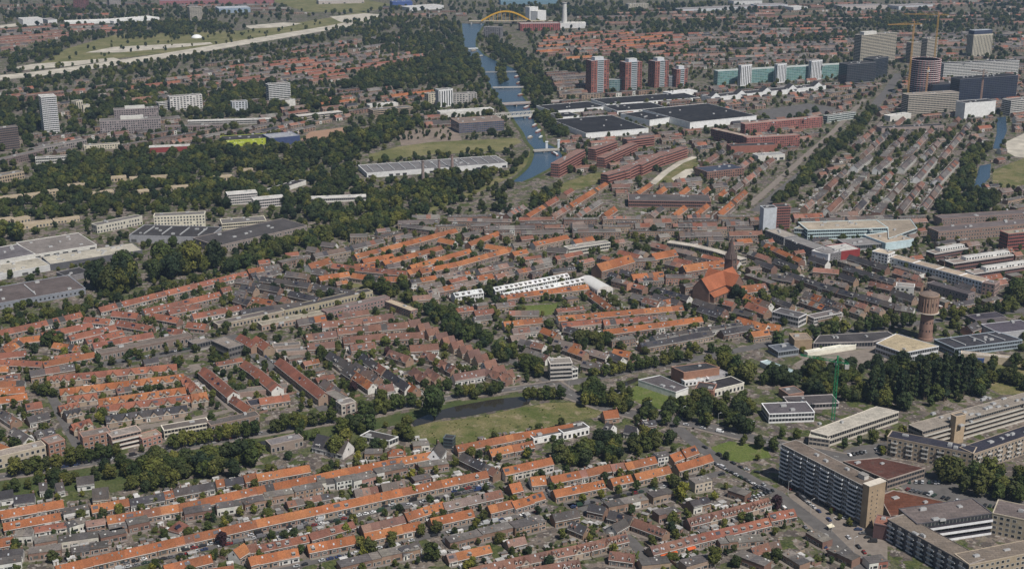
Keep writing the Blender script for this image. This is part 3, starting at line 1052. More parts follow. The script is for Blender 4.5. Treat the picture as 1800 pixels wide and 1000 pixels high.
# green spaces
sheet('meadow', [(716, 752), (760, 742), (820, 735), (870, 726), (915, 716), (960, 708), (1012, 707), (1062, 722), (1048, 733), (960, 751), (880, 766), (800, 783), (765, 781), (728, 768)], 0.10, M_ROUGH)
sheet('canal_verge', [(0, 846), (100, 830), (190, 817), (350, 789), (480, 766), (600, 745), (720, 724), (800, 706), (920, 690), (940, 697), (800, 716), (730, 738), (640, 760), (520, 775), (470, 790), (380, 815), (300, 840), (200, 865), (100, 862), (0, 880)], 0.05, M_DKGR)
sheet('lawn', [(1108, 684), (1128, 672), (1170, 685), (1205, 695), (1206, 712), (1170, 722), (1130, 712), (1108, 700)], 0.10, M_GRASS)
sheet('lawn', [(1250, 786), (1282, 775), (1345, 784), (1356, 803), (1300, 813), (1257, 803)], 0.10, M_GRASS)
sheet('lawn', [(1055, 655), (1170, 637), (1176, 641), (1060, 664)], 0.06, M_GRASS)
sheet('lawn', [(912, 538), (980, 534), (978, 552), (945, 556), (915, 548)], 0.10, M_GRASS)
sheet('lawn', [(612, 495), (640, 490), (650, 503), (620, 506)], 0.10, M_DRY)
sheet('meadow', [(1712, 640), (1760, 632), (1830, 640), (1830, 690), (1760, 694), (1735, 680)], 0.08, M_ROUGH, mark=False)
sheet('playing_field', [(648, 272), (700, 258), (760, 250), (908, 243), (918, 250), (880, 266), (760, 272), (650, 284)], 0.10, M_DRY)
sheet('embankment', [(932, 264), (942, 268), (930, 285), (905, 308), (860, 330), (770, 368), (716, 388), (706, 385), (760, 362), (850, 325), (890, 302), (915, 285)], 0.12, M_ROUGH)
sheet('meadow', [(990, 322), (1040, 305), (1075, 302), (1060, 320), (1000, 338), (960, 342)], 0.10, M_ROUGH)
sheet('meadow', [(1148, 318), (1200, 280), (1225, 275), (1228, 290), (1190, 320), (1160, 330)], 0.10, M_ROUGH)
road('sand_path', [(1146, 324), (1170, 303), (1196, 286), (1222, 276)], 10, 0.16, M_SAND)
sheet('sand_lot', [(1180, 314), (1205, 298), (1224, 296), (1206, 316), (1188, 322)], 0.14, M_SAND)
sheet('sand_lot', [(1768, 250), (1800, 235), (1830, 240), (1830, 280), (1785, 276), (1770, 268)], 0.12, M_SAND)
sheet('meadow', [(1745, 300), (1800, 278), (1830, 290), (1830, 330), (1745, 330)], 0.10, M_ROUGH)
sheet('sand_lot', [(528, 246), (545, 232), (605, 224), (612, 232), (600, 246), (560, 254)], 0.10, plain_mat("brown_earth", (0.30, 0.19, 0.13), 0.95, 0.12, 0.02))
sheet('field', [(70, 112), (120, 85), (210, 60), (420, 55), (560, 35), (640, 20), (660, 30), (560, 52), (370, 84), (200, 104)], 0.06, M_DRY, mark=True)
sheet('sand_lot', [(25, 119), (60, 113), (140, 107), (200, 102), (212, 106), (110, 118), (40, 124)], 0.20, M_SAND)
sheet('sand_lot', [(150, 93), (200, 83), (280, 79), (370, 75), (374, 78), (290, 86), (208, 93)], 0.20, M_SAND)
sheet('sand_lot', [(430, 46), (500, 40), (530, 42), (500, 48), (440, 51)], 0.20, M_SAND)
sheet('sand_lot', [(580, 30), (640, 24), (670, 26), (662, 34), (600, 40)], 0.20, M_SAND)
sheet('sand_lot', [(0, 45), (46, 40), (50, 45), (0, 50)], 0.20, M_SAND)
sheet('field', [(470, 0), (640, 0), (700, 10), (640, 22), (540, 22)], 0.06, M_DRY)
sheet('school_yard', [(1395, 640), (1425, 622), (1500, 615), (1545, 612), (1560, 632), (1500, 655), (1420, 660)], 0.10, M_PAVE)
sheet('market_square', [(1385, 868), (1420, 860), (1500, 915), (1560, 940), (1560, 1010), (1500, 1015), (1430, 950)], 0.06, M_PAVE, mark=True)
sheet('car_park', [(1470, 800), (1500, 785), (1570, 775), (1600, 795), (1560, 805), (1480, 812)], 0.06, M_ROAD)
sheet('car_park', [(1330, 195), (1420, 182), (1470, 190), (1440, 205), (1350, 212)], 0.06, M_ROAD)
sheet('car_park', [(1570, 843), (1640, 830), (1700, 860), (1800, 880), (1830, 900), (1700, 888), (1600, 868)], 0.06, M_ROAD)
sheet('plaza', [(700, 232), (800, 222), (812, 245), (790, 255), (705, 256)], 0.08, plain_mat("brick_paving", (0.20, 0.16, 0.13), 0.95, 0.25, 0.06))
wood([(702, 234), (800, 224), (810, 245), (705, 254)], 15, 7, 'on the brick plaza beside the college', ('round', 'oval', 'dark'), mark=False)

# motorway under construction and other ways
road('motorway_sand_bed', [(-30, 140), (60, 131), (130, 122), (200, 112), (300, 97), (400, 80), (500, 63), (600, 46), (660, 34)], 62, 0.3, M_SAND)
road('railway_bed', [(712, 506), (760, 491), (900, 460), (990, 441), (1050, 430)], 10, 0.12, plain_mat("ballast", (0.075, 0.066, 0.064), 0.95, 0.2, 0.3))
road('avenue', [(1330, 372), (1360, 348), (1420, 298), (1480, 245), (1520, 205), (1560, 160), (1580, 130)], 16, 0.10, M_ROAD)
road('tram_bed', [(1318, 362), (1345, 338), (1405, 285), (1462, 235), (1500, 195), (1520, 175)], 9, 0.5, M_PAVE)
road('canal_street', [(-20, 841), (100, 824), (187, 810), (350, 782), (450, 764), (575, 742), (650, 727), (740, 709), (800, 698), (900, 684), (972, 674)], 7, 0.12, M_ROAD, kerb=True)
road('main_road', [(972, 674), (1000, 693), (1062, 715), (1125, 731), (1225, 746), (1345, 776), (1420, 792), (1500, 808)], 13, 0.16, M_ROAD, kerb=True)
road('tree_avenue', [(968, 672), (900, 634), (840, 600), (790, 572), (755, 548), (722, 520), (705, 500)], 8, 0.12, M_ROAD)
road('east_avenue', [(985, 676), (1050, 664), (1130, 647), (1210, 633), (1300, 615), (1360, 603), (1480, 583), (1560, 574), (1660, 562), (1820, 543)], 10, 0.14, M_ROAD)
road('side_street', [(1180, 742), (1200, 760), (1230, 785), (1290, 825), (1365, 868), (1440, 925), (1500, 985), (1540, 1020)], 10, 0.12, M_ROAD)
road('cross_street', [(1140, 880), (1095, 905), (1010, 890), (985, 880), (950, 865)], 7, 0.10, M_ROAD)
road('cross_street', [(1030, 895), (1060, 915), (1110, 950), (1140, 985), (1150, 1010)], 7, 0.11, M_ROAD)
road('cross_street', [(88, 690), (110, 735), (140, 790), (150, 812)], 7, 0.10, M_ROAD)
road('cross_street', [(340, 640), (370, 680), (410, 720), (330, 738), (240, 752)], 8, 0.10, M_PAVE)
road('cross_street', [(430, 605), (470, 640), (530, 680), (572, 722)], 9, 0.10, M_ROAD)
road('cross_street', [(180, 640), (260, 628), (340, 612), (420, 590)], 12, 0.10, M_ROAD)
road('cross_street', [(608, 618), (660, 655), (700, 680), (735, 712)], 5, 0.10, M_PAVE)

road('row_street', [(40, 1036), (250, 988), (450, 943), (660, 898), (868, 853)], 7, 0.10, M_ROAD)
road('row_street', [(400, 1020), (560, 984), (700, 953), (850, 918), (965, 892)], 7, 0.10, M_ROAD)
road('row_street', [(1000, 890), (1130, 862), (1275, 830)], 7, 0.10, M_ROAD)

# ---------------------------------------------------------------- woods and planted belts
wood([(60, 305), (130, 283), (240, 270), (300, 268), (390, 262), (560, 255), (640, 235), (720, 213), (745, 222), (660, 262), (610, 290), (480, 303), (300, 312), (100, 328)], 10, 13, 'in the woods behind the sports hall', DK)
wood([(0, 330), (100, 322), (320, 318), (620, 300), (640, 330), (690, 360), (710, 385), (640, 402), (540, 388), (460, 372), (360, 368), (180, 378), (90, 400), (0, 380)], 11.5, 12, 'in the woods behind the cream bungalows', DK, mark=False)
wood([(0, 180), (72, 184), (76, 238), (0, 246)], 13, 13, 'beside the white tower block', DK)
wood([(125, 185), (200, 152), (300, 163), (480, 148), (600, 175), (590, 190), (480, 205), (390, 208), (290, 196), (190, 205), (130, 235)], 13, 13, 'behind the stepped office block', DK, mark=False)
wood([(600, 158), (640, 132), (720, 112), (840, 104), (852, 135), (800, 155), (700, 158)], 13, 14, 'on the left bank of the canal', DK)
wood([(-20, 152), (130, 135), (300, 110), (500, 76), (660, 46), (700, 52), (600, 70), (400, 105), (200, 138), (0, 160)], 15, 11, 'below the sandy motorway bed', DK)
wood([(640, 62), (812, 58), (818, 112), (760, 112), (640, 80)], 17, 12, 'on the left bank of the canal', DK, mark=False)
wood([(852, 60), (870, 60), (880, 80), (920, 100), (950, 130), (975, 165), (965, 190), (1000, 230), (990, 250), (958, 240), (940, 205), (930, 180), (915, 150), (905, 118), (858, 92)], 13, 13, 'on the right bank of the canal', DK)
wood([(868, 116), (888, 112), (890, 146), (878, 150)], 9, 10, 'on the island in the canal', DK)
wood([(690, 195), (755, 188), (760, 215), (700, 230), (650, 235)], 13, 12, 'beside the striped office', DEC, mark=False)
wood([(200, 45), (290, 38), (400, 45), (420, 60), (340, 62), (210, 72)], 17, 12, 'beyond the motorway', DK, mark=False)
wood([(90, 108), (200, 70), (420, 58), (560, 38), (570, 48), (380, 80), (200, 100)], 42, 8, 'beyond the motorway', DK, mark=False)
wood([(0, 100), (90, 75), (170, 60), (210, 62), (130, 80), (90, 108), (20, 118)], 17, 12, 'beyond the motorway', DK)
wood([(980, 120), (1100, 100), (1240, 80), (1500, 60), (1500, 75), (1240, 95), (1120, 118), (1040, 135), (990, 140)], 17, 12, 'behind the brick towers', DK, mark=False)
wood([(1130, 45), (1250, 38), (1300, 45), (1250, 58), (1130, 62)], 18, 12, 'beside the far factory', DK)
wood([(0, 22), (180, 15), (380, 20), (480, 30), (300, 35), (100, 36), (0, 40)], 26, 12, 'at the far left edge of town', DK, mark=False)
wood([(850, 20), (1000, 12), (1250, 8), (1250, 18), (1100, 30), (900, 35)], 26, 14, 'behind the far factory', DK, mark=False)
wood([(1350, 42), (1500, 30), (1800, 22), (1830, 40), (1700, 55), (1560, 58), (1480, 50), (1350, 55)], 24, 13, 'at the far right edge of town', DK, mark=False)
wood([(1700, 0), (1830, 0), (1830, 18), (1750, 15)], 26, 13, 'at the far right edge of town', DK, mark=False)
wood([(600, 40), (720, 32), (812, 42), (812, 58), (700, 55), (640, 50)], 20, 12, 'on the left bank of the canal', DK, mark=False)
wood([(0, 232), (60, 238), (60, 258), (0, 262)], 14, 10, 'beside the white tower block', DEC, mark=False)
wood([(380, 475), (440, 452), (520, 425), (600, 402), (700, 380), (722, 388), (640, 416), (540, 438), (450, 468), (400, 482)], 6.5, 12, 'along the railway bank', DEC)
wood([(-20, 572), (80, 556), (200, 532), (300, 506), (382, 484), (388, 492), (300, 518), (200, 546), (80, 572), (-20, 590)], 6, 8, 'along the hedge behind the factory', DEC)
wood([(165, 512), (175, 500), (235, 498), (240, 510), (200, 520)], 8, 26, 'in the tall dark clump beside the factory', ('dark', 'dark', 'broad'))
wood([(248, 494), (260, 484), (330, 470), (380, 466), (384, 474), (320, 488), (260, 502)], 8.5, 25, 'in the tall dark clump beside the factory', ('dark', 'dark', 'broad'))
wood([(1385, 672), (1420, 655), (1520, 648), (1600, 640), (1700, 640), (1750, 655), (1745, 692), (1690, 706), (1590, 722), (1530, 716), (1480, 705), (1420, 700), (1385, 688)], 8, 11, 'in the wood behind the gallery flats', DK)
wood([(1600, 702), (1612, 684), (1712, 680), (1712, 698), (1650, 706)], 4.6, 31, 'in the poplar stand behind the gallery flats', ('poplar',), mark=False)
wood([(1510, 708), (1530, 698), (1600, 694), (1610, 709), (1560, 716)], 5.0, 24, 'in the poplar stand behind the gallery flats', ('poplar',), mark=False)
wood([(1745, 690), (1740, 640), (1830, 635), (1830, 692)], 12, 10, 'in the wood behind the gallery flats', DEC, mark=False)
wood([(1198, 735), (1205, 718), (1240, 708), (1310, 712), (1335, 740), (1330, 762), (1270, 758), (1220, 748)], 7.5, 11.5, 'in the grove beside the round lawn', DEC)
wood([(195, 858), (185, 828), (270, 815), (330, 812), (400, 812), (470, 800), (480, 822), (420, 838), (330, 852), (250, 868)], 7.0, 13, 'in the dense grove on the near canal bank', DEC)
wood([(-10, 868), (0, 852), (100, 836), (190, 822), (190, 850), (120, 858), (60, 880), (-10, 890)], 8.5, 8, 'on the canal verge at the left edge', DEC, mark=False)
wood([(1026, 716), (1030, 690), (1095, 688), (1108, 702), (1108, 728), (1070, 722)], 8, 11, 'in the grove between the main road and the lawn', DEC, mark=False)
wood([(1118, 738), (1122, 722), (1206, 716), (1206, 745), (1160, 736)], 8.5, 9, 'in the grove between the main road and the lawn', DEC, mark=False)
wood([(480, 800), (480, 775), (560, 758), (640, 742), (640, 756), (560, 775)], 9, 9, 'on the canal verge before the grey-roofed block', DEC, mark=False)
wood([(60, 868), (60, 850), (110, 842), (120, 862)], 8, 9, 'in the gardens of the white villas', DEC)
wood([(560, 790), (560, 770), (640, 752), (715, 742), (725, 778), (690, 800), (640, 792)], 8.5, 10, 'in the gardens beside the meadow', DEC)
wood([(972, 822), (975, 805), (1050, 788), (1140, 772), (1185, 772), (1188, 786), (1100, 802), (1010, 826)], 6.5, 11, 'in the tree block between the orange rows', ('round', 'dark', 'round_b'))
wood([(1655, 862), (1640, 838), (1720, 838), (1830, 850), (1830, 884), (1740, 880), (1690, 868)], 8, 14, 'in the grove beside the courtyard flats', ('round', 'round_b', 'broad'))
wood([(748, 548), (760, 540), (800, 560), (830, 585), (900, 625), (958, 658), (945, 668), (880, 640), (810, 600), (770, 578)], 7, 11, 'along the tree avenue', ('dark', 'round', 'round_b'))
wood([(715, 530), (728, 520), (742, 530), (745, 560), (730, 560)], 7, 11, 'along the tree avenue', DEC)
wood([(640, 510), (655, 497), (710, 495), (715, 510), (690, 522), (650, 522)], 7.5, 11, 'in the grove at the railway bend', DEC)
wood([(52, 612), (55, 600), (110, 598), (112, 610)], 6, 10, 'on the round green of the orange rows', ('dark', 'round'))
wood([(1350, 518), (1400, 505), (1415, 512), (1405, 526), (1355, 532)], 7, 9, 'beside the church', DEC)
wood([(1010, 615), (1020, 600), (1065, 604), (1070, 616), (1040, 622)], 7, 10, 'in the gardens of the white-eaved row', DEC)
wood([(1235, 662), (1240, 640), (1285, 638), (1300, 655), (1330, 665), (1300, 680)], 7.5, 13, 'in the grove behind the community centre', ('broad', 'round', 'oval'))
wood([(1340, 690), (1345, 665), (1385, 665), (1390, 690)], 8, 12, 'in the grove behind the community centre', DEC)
wood([(1765, 540), (1790, 515), (1830, 510), (1830, 540)], 9, 16, 'at the right end of the avenue', ('broad', 'dark'))
wood([(1640, 385), (1660, 345), (1690, 300), (1705, 262), (1745, 262), (1712, 300), (1712, 335), (1760, 350), (1740, 372)], 9, 12, 'along the side canal', DEC)
wood([(1350, 368), (1400, 318), (1440, 278), (1490, 235), (1530, 195), (1540, 200), (1500, 245), (1450, 292), (1410, 330), (1365, 372)], 7, 11, 'along the broad avenue', DEC)
wood([(1545, 250), (1560, 238), (1700, 236), (1700, 252), (1600, 258)], 12, 9, 'behind the white-gabled rows', DEC, mark=False)
wood([(640, 345), (740, 325), (850, 296), (880, 300), (860, 318), (760, 352), (715, 368), (650, 385)], 10, 13, 'along the embankment', DK)
wood([(716, 372), (760, 354), (850, 318), (900, 296), (925, 272), (930, 278), (905, 306), (860, 326), (770, 364), (722, 386)], 9, 9, 'along the embankment', DK, mark=False)
wood([(985, 330), (960, 340), (935, 350), (925, 368), (950, 366), (980, 350)], 9, 10, 'below the canal bend', DEC)
wood([(0, 405), (30, 398), (40, 425), (0, 432)], 10, 14, 'beside the cream bungalows', DK)
wood([(735, 210), (770, 208), (800, 215), (790, 222), (740, 226)], 11, 8, 'beside the striped office', DEC, mark=False)

# ================================================================ BUILDINGS
LAST, GEOM = {}, {}
LIGHT_ROOF = (0.5, 0.49, 0.47)


def B(name, *a, **kw):
    t = building(name, *a, **kw)
    LAST[name] = t[0]
    GEOM[name] = t
    return t


def cap(pname, name, f0, f1, g0, g1, dz, wall, roof=LIGHT_ROOF, win=False):
    """A box standing on a rectangular building's roof: fractions along its front and its depth."""
    root, Q, h, c = GEOM[pname]
    f = lambda a, b: tuple(Q[0][i] + (Q[1][i] - Q[0][i]) * a + (Q[3][i] - Q[0][i]) * b for i in (0, 1))
    P = [f(f0, g0), f(f1, g0), f(f1, g1), f(f0, g1)]
    m = MB()
    m.prism(P, h + 0.05, h + dz, M_PAINT, wall, M_FLAT, roof)
    if win:
        facade(root, m, {}, P[0], P[1], h + dz, 'grid', wall, h, 3.0, 1.2)
    m.build(name, root)



def glass_shaft(pname, f0, f1):
    """Glazed strip up the middle of a tower front, floor by floor."""
    root, Q, h, c = GEOM[pname]
    n = int(h / 3.4)
    L = math.hypot(Q[1][0] - Q[0][0], Q[1][1] - Q[0][1])
    nx, ny = (Q[1][1] - Q[0][1]) / L, -(Q[1][0] - Q[0][0]) / L
    P = lambda f, o, z: (Q[0][0] + (Q[1][0] - Q[0][0]) * f + nx * o, Q[0][1] + (Q[1][1] - Q[0][1]) * f + ny * o, z)
    m = MB()
    for a, b in ((f0, f1),):
        m.face([P(a, 0.5, 1), P(b, 0.5, 1), P(b, 0.5, h + 1), P(a, 0.5, h + 1)], M_PAINT, (0.42, 0.44, 0.46))
        m.face([P(a, 0, 1), P(a, 0.5, 1), P(a, 0.5, h + 1), P(a, 0, h + 1)], M_PAINT, (0.42, 0.44, 0.46))
        m.face([P(b, 0.5, 1), P(b, 0, 1), P(b, 0, h + 1), P(b, 0.5, h + 1)], M_PAINT, (0.42, 0.44, 0.46))
    g = m.build('glazed_shaft', root)
    for k in range(n):
        m = MB()
        z = 1 + k * h / n
        m.face([P(f0 + 0.02, 0.56, z + 0.9), P(f1 - 0.02, 0.56, z + 0.9), P(f1 - 0.02, 0.56, z + 2.7), P(f0 + 0.02, 0.56, z + 2.7)], M_GLASS, jit((0.06, 0.09, 0.10), 0.3))
        m.build('pane', g)


CLEAR = []
FLATS = []


def clear_front(t, d=26):
    """Open ground kept free of trees on the near side of a building."""
    root, Q, h, c = t
    a, b = Q[0], Q[1]
    l = math.hypot(b[0] - a[0], b[1] - a[1])
    nx, ny = (b[1] - a[1]) / l * d, -(b[0] - a[0]) / l * d
    CLEAR.append([(c[0] + p[0], c[1] + p[1]) for p in (a, b, (b[0] + nx, b[1] + ny), (a[0] + nx, a[1] + ny))])


def attach(t, parent):
    """Make a piece built like a small building a part of a larger one."""
    o = t[0]
    for k in ('label', 'category', 'group'):
        if k in o:
            del o[k]
    o.location = (o.location.x - parent.location.x, o.location.y - parent.location.y, 0)
    o.parent = parent


CREAM, TAN, GREY, RED, DKB = (0.58, 0.53, 0.42), (0.40, 0.32, 0.23), (0.27, 0.26, 0.26), (0.25, 0.11, 0.085), (0.15, 0.10, 0.09)
DARK, BLACK, LIGHT, GRAVEL = (0.055, 0.053, 0.056), (0.03, 0.03, 0.034), (0.5, 0.49, 0.47), (0.24, 0.21, 0.185)

# --- left background
B('apartment_slab', 'dark brown apartment slab cut off by the left edge', 'apartment block', [(-25, 229), (31, 223)], 268, style='ribbon', wall=(0.17, 0.13, 0.12), depth=14)
B('tower_block', 'tall white banded tower block standing among trees at left', 'tower block', [(72, 172), (99, 170)], 236, style='ribbon', wall=(0.66, 0.66, 0.67), depth=26, roof=LIGHT)
clear_front(B('apartment_block', 'narrow cream block just right of the white tower block', 'apartment block', [(134, 179), (145, 177)], 198, style='vert', wall=CREAM), 30)
B('apartment_block', 'low cream block with slanting side right of the white tower block', 'apartment block', [(146, 186), (158, 185)], 200, style='plain', wall=CREAM)
B('office_block', 'upper brown office slab with white rooftop boxes', 'office', [(200, 194), (278, 190)], 231, style='grid', wall=(0.27, 0.23, 0.23), depth=16)
cap('office_block', 'rooftop_box', 0.25, 0.7, 0.3, 0.8, 4, WHITE)
B('office_block', 'lower brown office wing in front of the taller brown slab', 'office', [(175, 214), (282, 209)], 238, style='grid', wall=(0.30, 0.26, 0.26), depth=22)
cap('office_block', 'rooftop_box', 0.34, 0.72, 0.3, 0.7, 5, WHITE)
clear_front(B('apartment_block', 'white gridded apartment block behind the brown offices', 'apartment block', [(298, 171), (355, 167)], 195, style='grid', wall=(0.62, 0.6, 0.58), depth=14), 30)
B('apartment_block', 'small white annex left of the white gridded block', 'apartment block', [(279, 182), (299, 180)], 195, style='ribbon', wall=WHITE, depth=12)
clear_front(B('office_tower', 'white office tower with dark window bands in the left distance', 'office', [(472, 150), (510, 147)], 180, style='ribbon', wall=(0.64, 0.64, 0.63), depth=16), 30)
clear_front(B('office_block', 'low white office at the foot of the banded office tower', 'office', [(494, 178), (519, 175)], 192, style='plain', wall=WHITE, depth=16), 30)
B('office_block', 'grey-white office left of the banded office tower', 'office', [(408, 180), (435, 178)], 201, style='grid', wall=(0.5, 0.52, 0.55), depth=12)
clear_front(B('long_block', 'long low pale block behind the woods at left', 'apartment block', [(330, 214), (476, 210)], 221, style='ribbon', wall=(0.5, 0.48, 0.46), depth=12, roof=LIGHT), 30)
B('long_block', 'brown terrace-like block below the long pale block', 'apartment block', [(290, 223), (390, 221)], 231, style='grid', wall=(0.25, 0.19, 0.18), depth=12)
B('long_block', 'long low beige block left of the striped office', 'apartment block', [(525, 205), (602, 197)], 213, style='ribbon', wall=(0.5, 0.45, 0.4), depth=14, roof=LIGHT)
clear_front(B('sports_hall', 'lime-green patterned sports hall beside the woods', 'sports hall', [(392, 248), (473, 243)], 259, style='pattern', wall=(0.40, 0.47, 0.05), depth=36, roof=DARK), 45)
clear_front(B('sports_hall', 'dark blue hall joined to the lime-green sports hall', 'sports hall', [(475, 244), (527, 239)], 258, style='plain', wall=(0.05, 0.07, 0.16), depth=36, roof=(0.3, 0.31, 0.34)), 45)
clear_front(B('shop_block', 'low block with red frontage and white roof edge at left', 'shop building', [(262, 260), (333, 257)], 269, style='plain', wall=(0.24, 0.05, 0.05), depth=14, roof=LIGHT, parapet=WHITE), 45)
clear_front(B('school_block', 'low white school block at the wood edge', 'school', [(62, 279), (118, 276)], 289, style='ribbon', wall=WHITE, depth=12), 30)
clear_front(B('apartment_block', 'cream low block left of the red-fronted shops', 'apartment block', [(148, 257), (210, 253)], 265, style='grid', wall=CREAM, depth=10), 30)
B('long_block', 'grey block running up towards the white tower block', 'apartment block', [(60, 263), (152, 246)], 273, style='grid', wall=(0.27, 0.24, 0.23), depth=12)
B('long_block', 'brown block at the left edge below the dark slab', 'apartment block', [(0, 282), (78, 264)], 294, style='grid', wall=(0.2, 0.15, 0.14), depth=12)
clear_front(B('apartment_block', 'tan block at the left edge below the woods', 'apartment block', [(-10, 312), (42, 302)], 324, style='grid', wall=TAN, depth=14), 30)
for k, (a, b, c, d, e) in enumerate(sorted([(195, 313, 222, 311, 320), (228, 314, 244, 313, 320), (265, 312, 300, 310, 319), (368, 313, 408, 310, 320), (160, 341, 200, 336, 349), (236, 338, 262, 335, 345), (0, 349, 40, 344, 356), (46, 344, 76, 340, 350),
                                     (86, 337, 103, 335, 346), (0, 388, 25, 384, 395), (25, 387, 53, 382, 395), (38, 396, 92, 389, 404), (95, 388, 140, 383, 394), (5, 400, 30, 397, 407), (120, 327, 150, 324, 333), (300, 330, 330, 328, 336), (420, 300, 445, 298, 306)])):
    clear_front(B('bungalow_row', 'cream flat-roofed bungalow row in the woods, %s from the left' % ordinal(k + 1), 'bungalows', [(a, b), (c, d)], e, style='grid', wall=(0.44, 0.36, 0.25), depth=9, roof=(0.34, 0.28, 0.21), group='cream bungalow rows in the woods', units=0), 24)
# --- works at the left, mid distance
clear_front(B('works_office', 'cream four-storey works office with white end', 'office', [(270, 381), (360, 377)], 402, style='grid', wall=(0.62, 0.58, 0.47), depth=14), 30)
clear_front(B('works_office', 'long cream works wing left of the four-storey office', 'office', [(170, 397), (250, 381)], 411, style='grid', wall=(0.5, 0.47, 0.4), depth=12), 30)
B('works_hall', 'low hall with dark roof in front of the cream works office', 'factory', [(227, 414), (367, 418)], 426, style='hall', wall=(0.3, 0.3, 0.32), depth=44, roof=DARK, lights=4)
clear_front(B('works_office', 'cream low office right of the works hall', 'office', [(390, 394), (468, 388)], 404, style='ribbon', wall=CREAM, depth=22), 30)
B('works_hall', 'long grey-roofed hall with brick front beside the railway bank', 'factory', [(382, 433), (540, 397)], 447, style='grid', wall=(0.24, 0.2, 0.18), depth=46, roof=(0.075, 0.07, 0.072))
B('factory_hall', 'curved-front factory hall with cream roof, left half', 'factory', [(-20, 486), (88, 466)], 496, style='hall', wall=(0.5, 0.5, 0.5), depth=34, roof=(0.40, 0.37, 0.31))
B('factory_hall', 'factory hall with cream roof full of dark vents, right half', 'factory', [(88, 465), (250, 440)], 476, style='hall', wall=(0.10, 0.10, 0.11), depth=32, roof=(0.42, 0.39, 0.33), units=16)
B('factory_hall', 'grey-roofed factory hall behind the cream-roofed halls', 'factory', [(58, 449), (170, 431)], 455, style='hall', wall=WHITE, depth=60, roof=(0.2, 0.18, 0.17))
B('factory_hall', 'white-edged factory roof at the left edge', 'factory', [(-20, 462), (62, 447)], 470, style='plain', wall=WHITE, depth=50, roof=(0.14, 0.13, 0.14))
B('factory_shed', 'long brown-roofed shed with blue-grey front at left edge', 'factory', [(-20, 537), (150, 507)], 547, style='vert', wall=(0.22, 0.235, 0.27), depth=52, roof=(0.12, 0.10, 0.098), lights=1)
B('factory_shed', 'small dark shed before the tall dark trees', 'factory', [(118, 487), (158, 478)], 496, style='plain', wall=(0.2, 0.19, 0.2), depth=22, roof=DARK)
clear_front(B('apartment_block', 'white banded apartment block in the woods, left part', 'apartment block', [(400, 343), (452, 339)], 361, style='ribbon', wall=(0.62, 0.59, 0.57), depth=16, roof=LIGHT), 30)
clear_front(B('apartment_block', 'white banded apartment block in the woods, right part', 'apartment block', [(446, 352), (500, 347)], 367, style='ribbon', wall=(0.58, 0.54, 0.53), depth=14, roof=LIGHT), 30)
clear_front(B('long_block', 'long low white block in the woods right of the banded apartments', 'office', [(540, 350), (645, 346)], 357, style='ribbon', wall=WHITE, depth=12, roof=LIGHT), 30)
clear_front(B('shed', 'dark-roofed shed with white edge in the woods', 'shed', [(485, 335), (538, 318)], 342, style='plain', wall=WHITE, depth=14, roof=DARK), 30)
# --- around the canal
clear_front(B('depot_hall', 'wide grey ridged-roof depot hall beside the canal bend', 'factory', [(645, 305), (892, 287)], 313, style='hall', wall=(0.6, 0.6, 0.6), depth=52, roof=(0.17, 0.165, 0.17), lights=13), 30)
B('office_block', 'pale office left of the black and white striped tower', 'office', [(753, 166), (772, 164)], 184, style='grid', wall=CREAM, depth=14)
B('office_tower', 'black and white striped small office tower by the canal', 'office', [(771, 159), (796, 157)], 189, style='vert', wall=(0.7, 0.7, 0.7), depth=14)
B('office_block', 'pale office right of the striped tower', 'office', [(797, 166), (838, 164)], 183, style='grid', wall=(0.42, 0.4, 0.38), depth=16)
B('office_block', 'long white curved office on the canal bank', 'office', [(774, 198), (868, 192)], 208, style='plain', wall=WHITE, depth=18, roof=LIGHT)
B('college', 'brown-roofed college with bands of coloured glass by the canal', 'college', [(807, 217), (886, 212)], 235, style='glass', wall=(0.3, 0.2, 0.16), depth=44, roof=(0.20, 0.16, 0.14), pal=(0.07, 0.09, 0.13))
B('office_block', 'tan office left of the white curved office', 'office', [(656, 195), (726, 189)], 209, style='ribbon', wall=(0.42, 0.33, 0.24), depth=22)
B('long_block', 'white low block behind the tan office', 'office', [(650, 186), (700, 182)], 191, style='plain', wall=WHITE, depth=16, roof=LIGHT)
B('factory', 'red brick factory below the far white silo', 'factory', [(915, 43), (985, 42)], 55, style='grid', wall=(0.33, 0.10, 0.09), depth=40, roof=(0.3, 0.26, 0.25))
B('silo_building', 'tall white silo building of the far factory', 'factory', [(945, 21), (960, 19)], 40, style='plain', wall=(0.68, 0.68, 0.68), depth=24, roof=WHITE)
B('silo_building', 'smaller white silo building left of the tall one', 'factory', [(931, 14), (946, 13)], 36, style='plain', wall=(0.72, 0.72, 0.72), depth=20, roof=WHITE)
B('factory', 'low white hall at the foot of the far chimney', 'factory', [(985, 42), (1030, 42)], 50, style='plain', wall=(0.68, 0.68, 0.68), depth=40, roof=WHITE)
B('apartment_block', 'grey flats at the foot of the yellow arch bridge', 'apartment block', [(850, 48), (880, 49)], 67, style='grid', wall=(0.22, 0.21, 0.22), depth=20)
B('tower_block', 'cream far tower standing beyond the motorway', 'tower block', [(333, 14), (355, 13)], 37, style='ribbon', wall=(0.55, 0.5, 0.42), depth=26)
B('tower_block', 'dull red far tower at the upper left', 'tower block', [(128, 0), (150, 0)], 17, style='grid', wall=(0.2, 0.09, 0.09), depth=30)
B('tower_block', 'pale far tower right of the dull red tower', 'tower block', [(192, 0), (212, -1)], 14, style='ribbon', wall=(0.5, 0.45, 0.43), depth=24)
B('warehouse', 'blue-grey far warehouse at the top left', 'warehouse', [(385, 16), (440, 14)], 24, style='plain', wall=(0.26, 0.33, 0.42), depth=60, roof=(0.4, 0.42, 0.45))
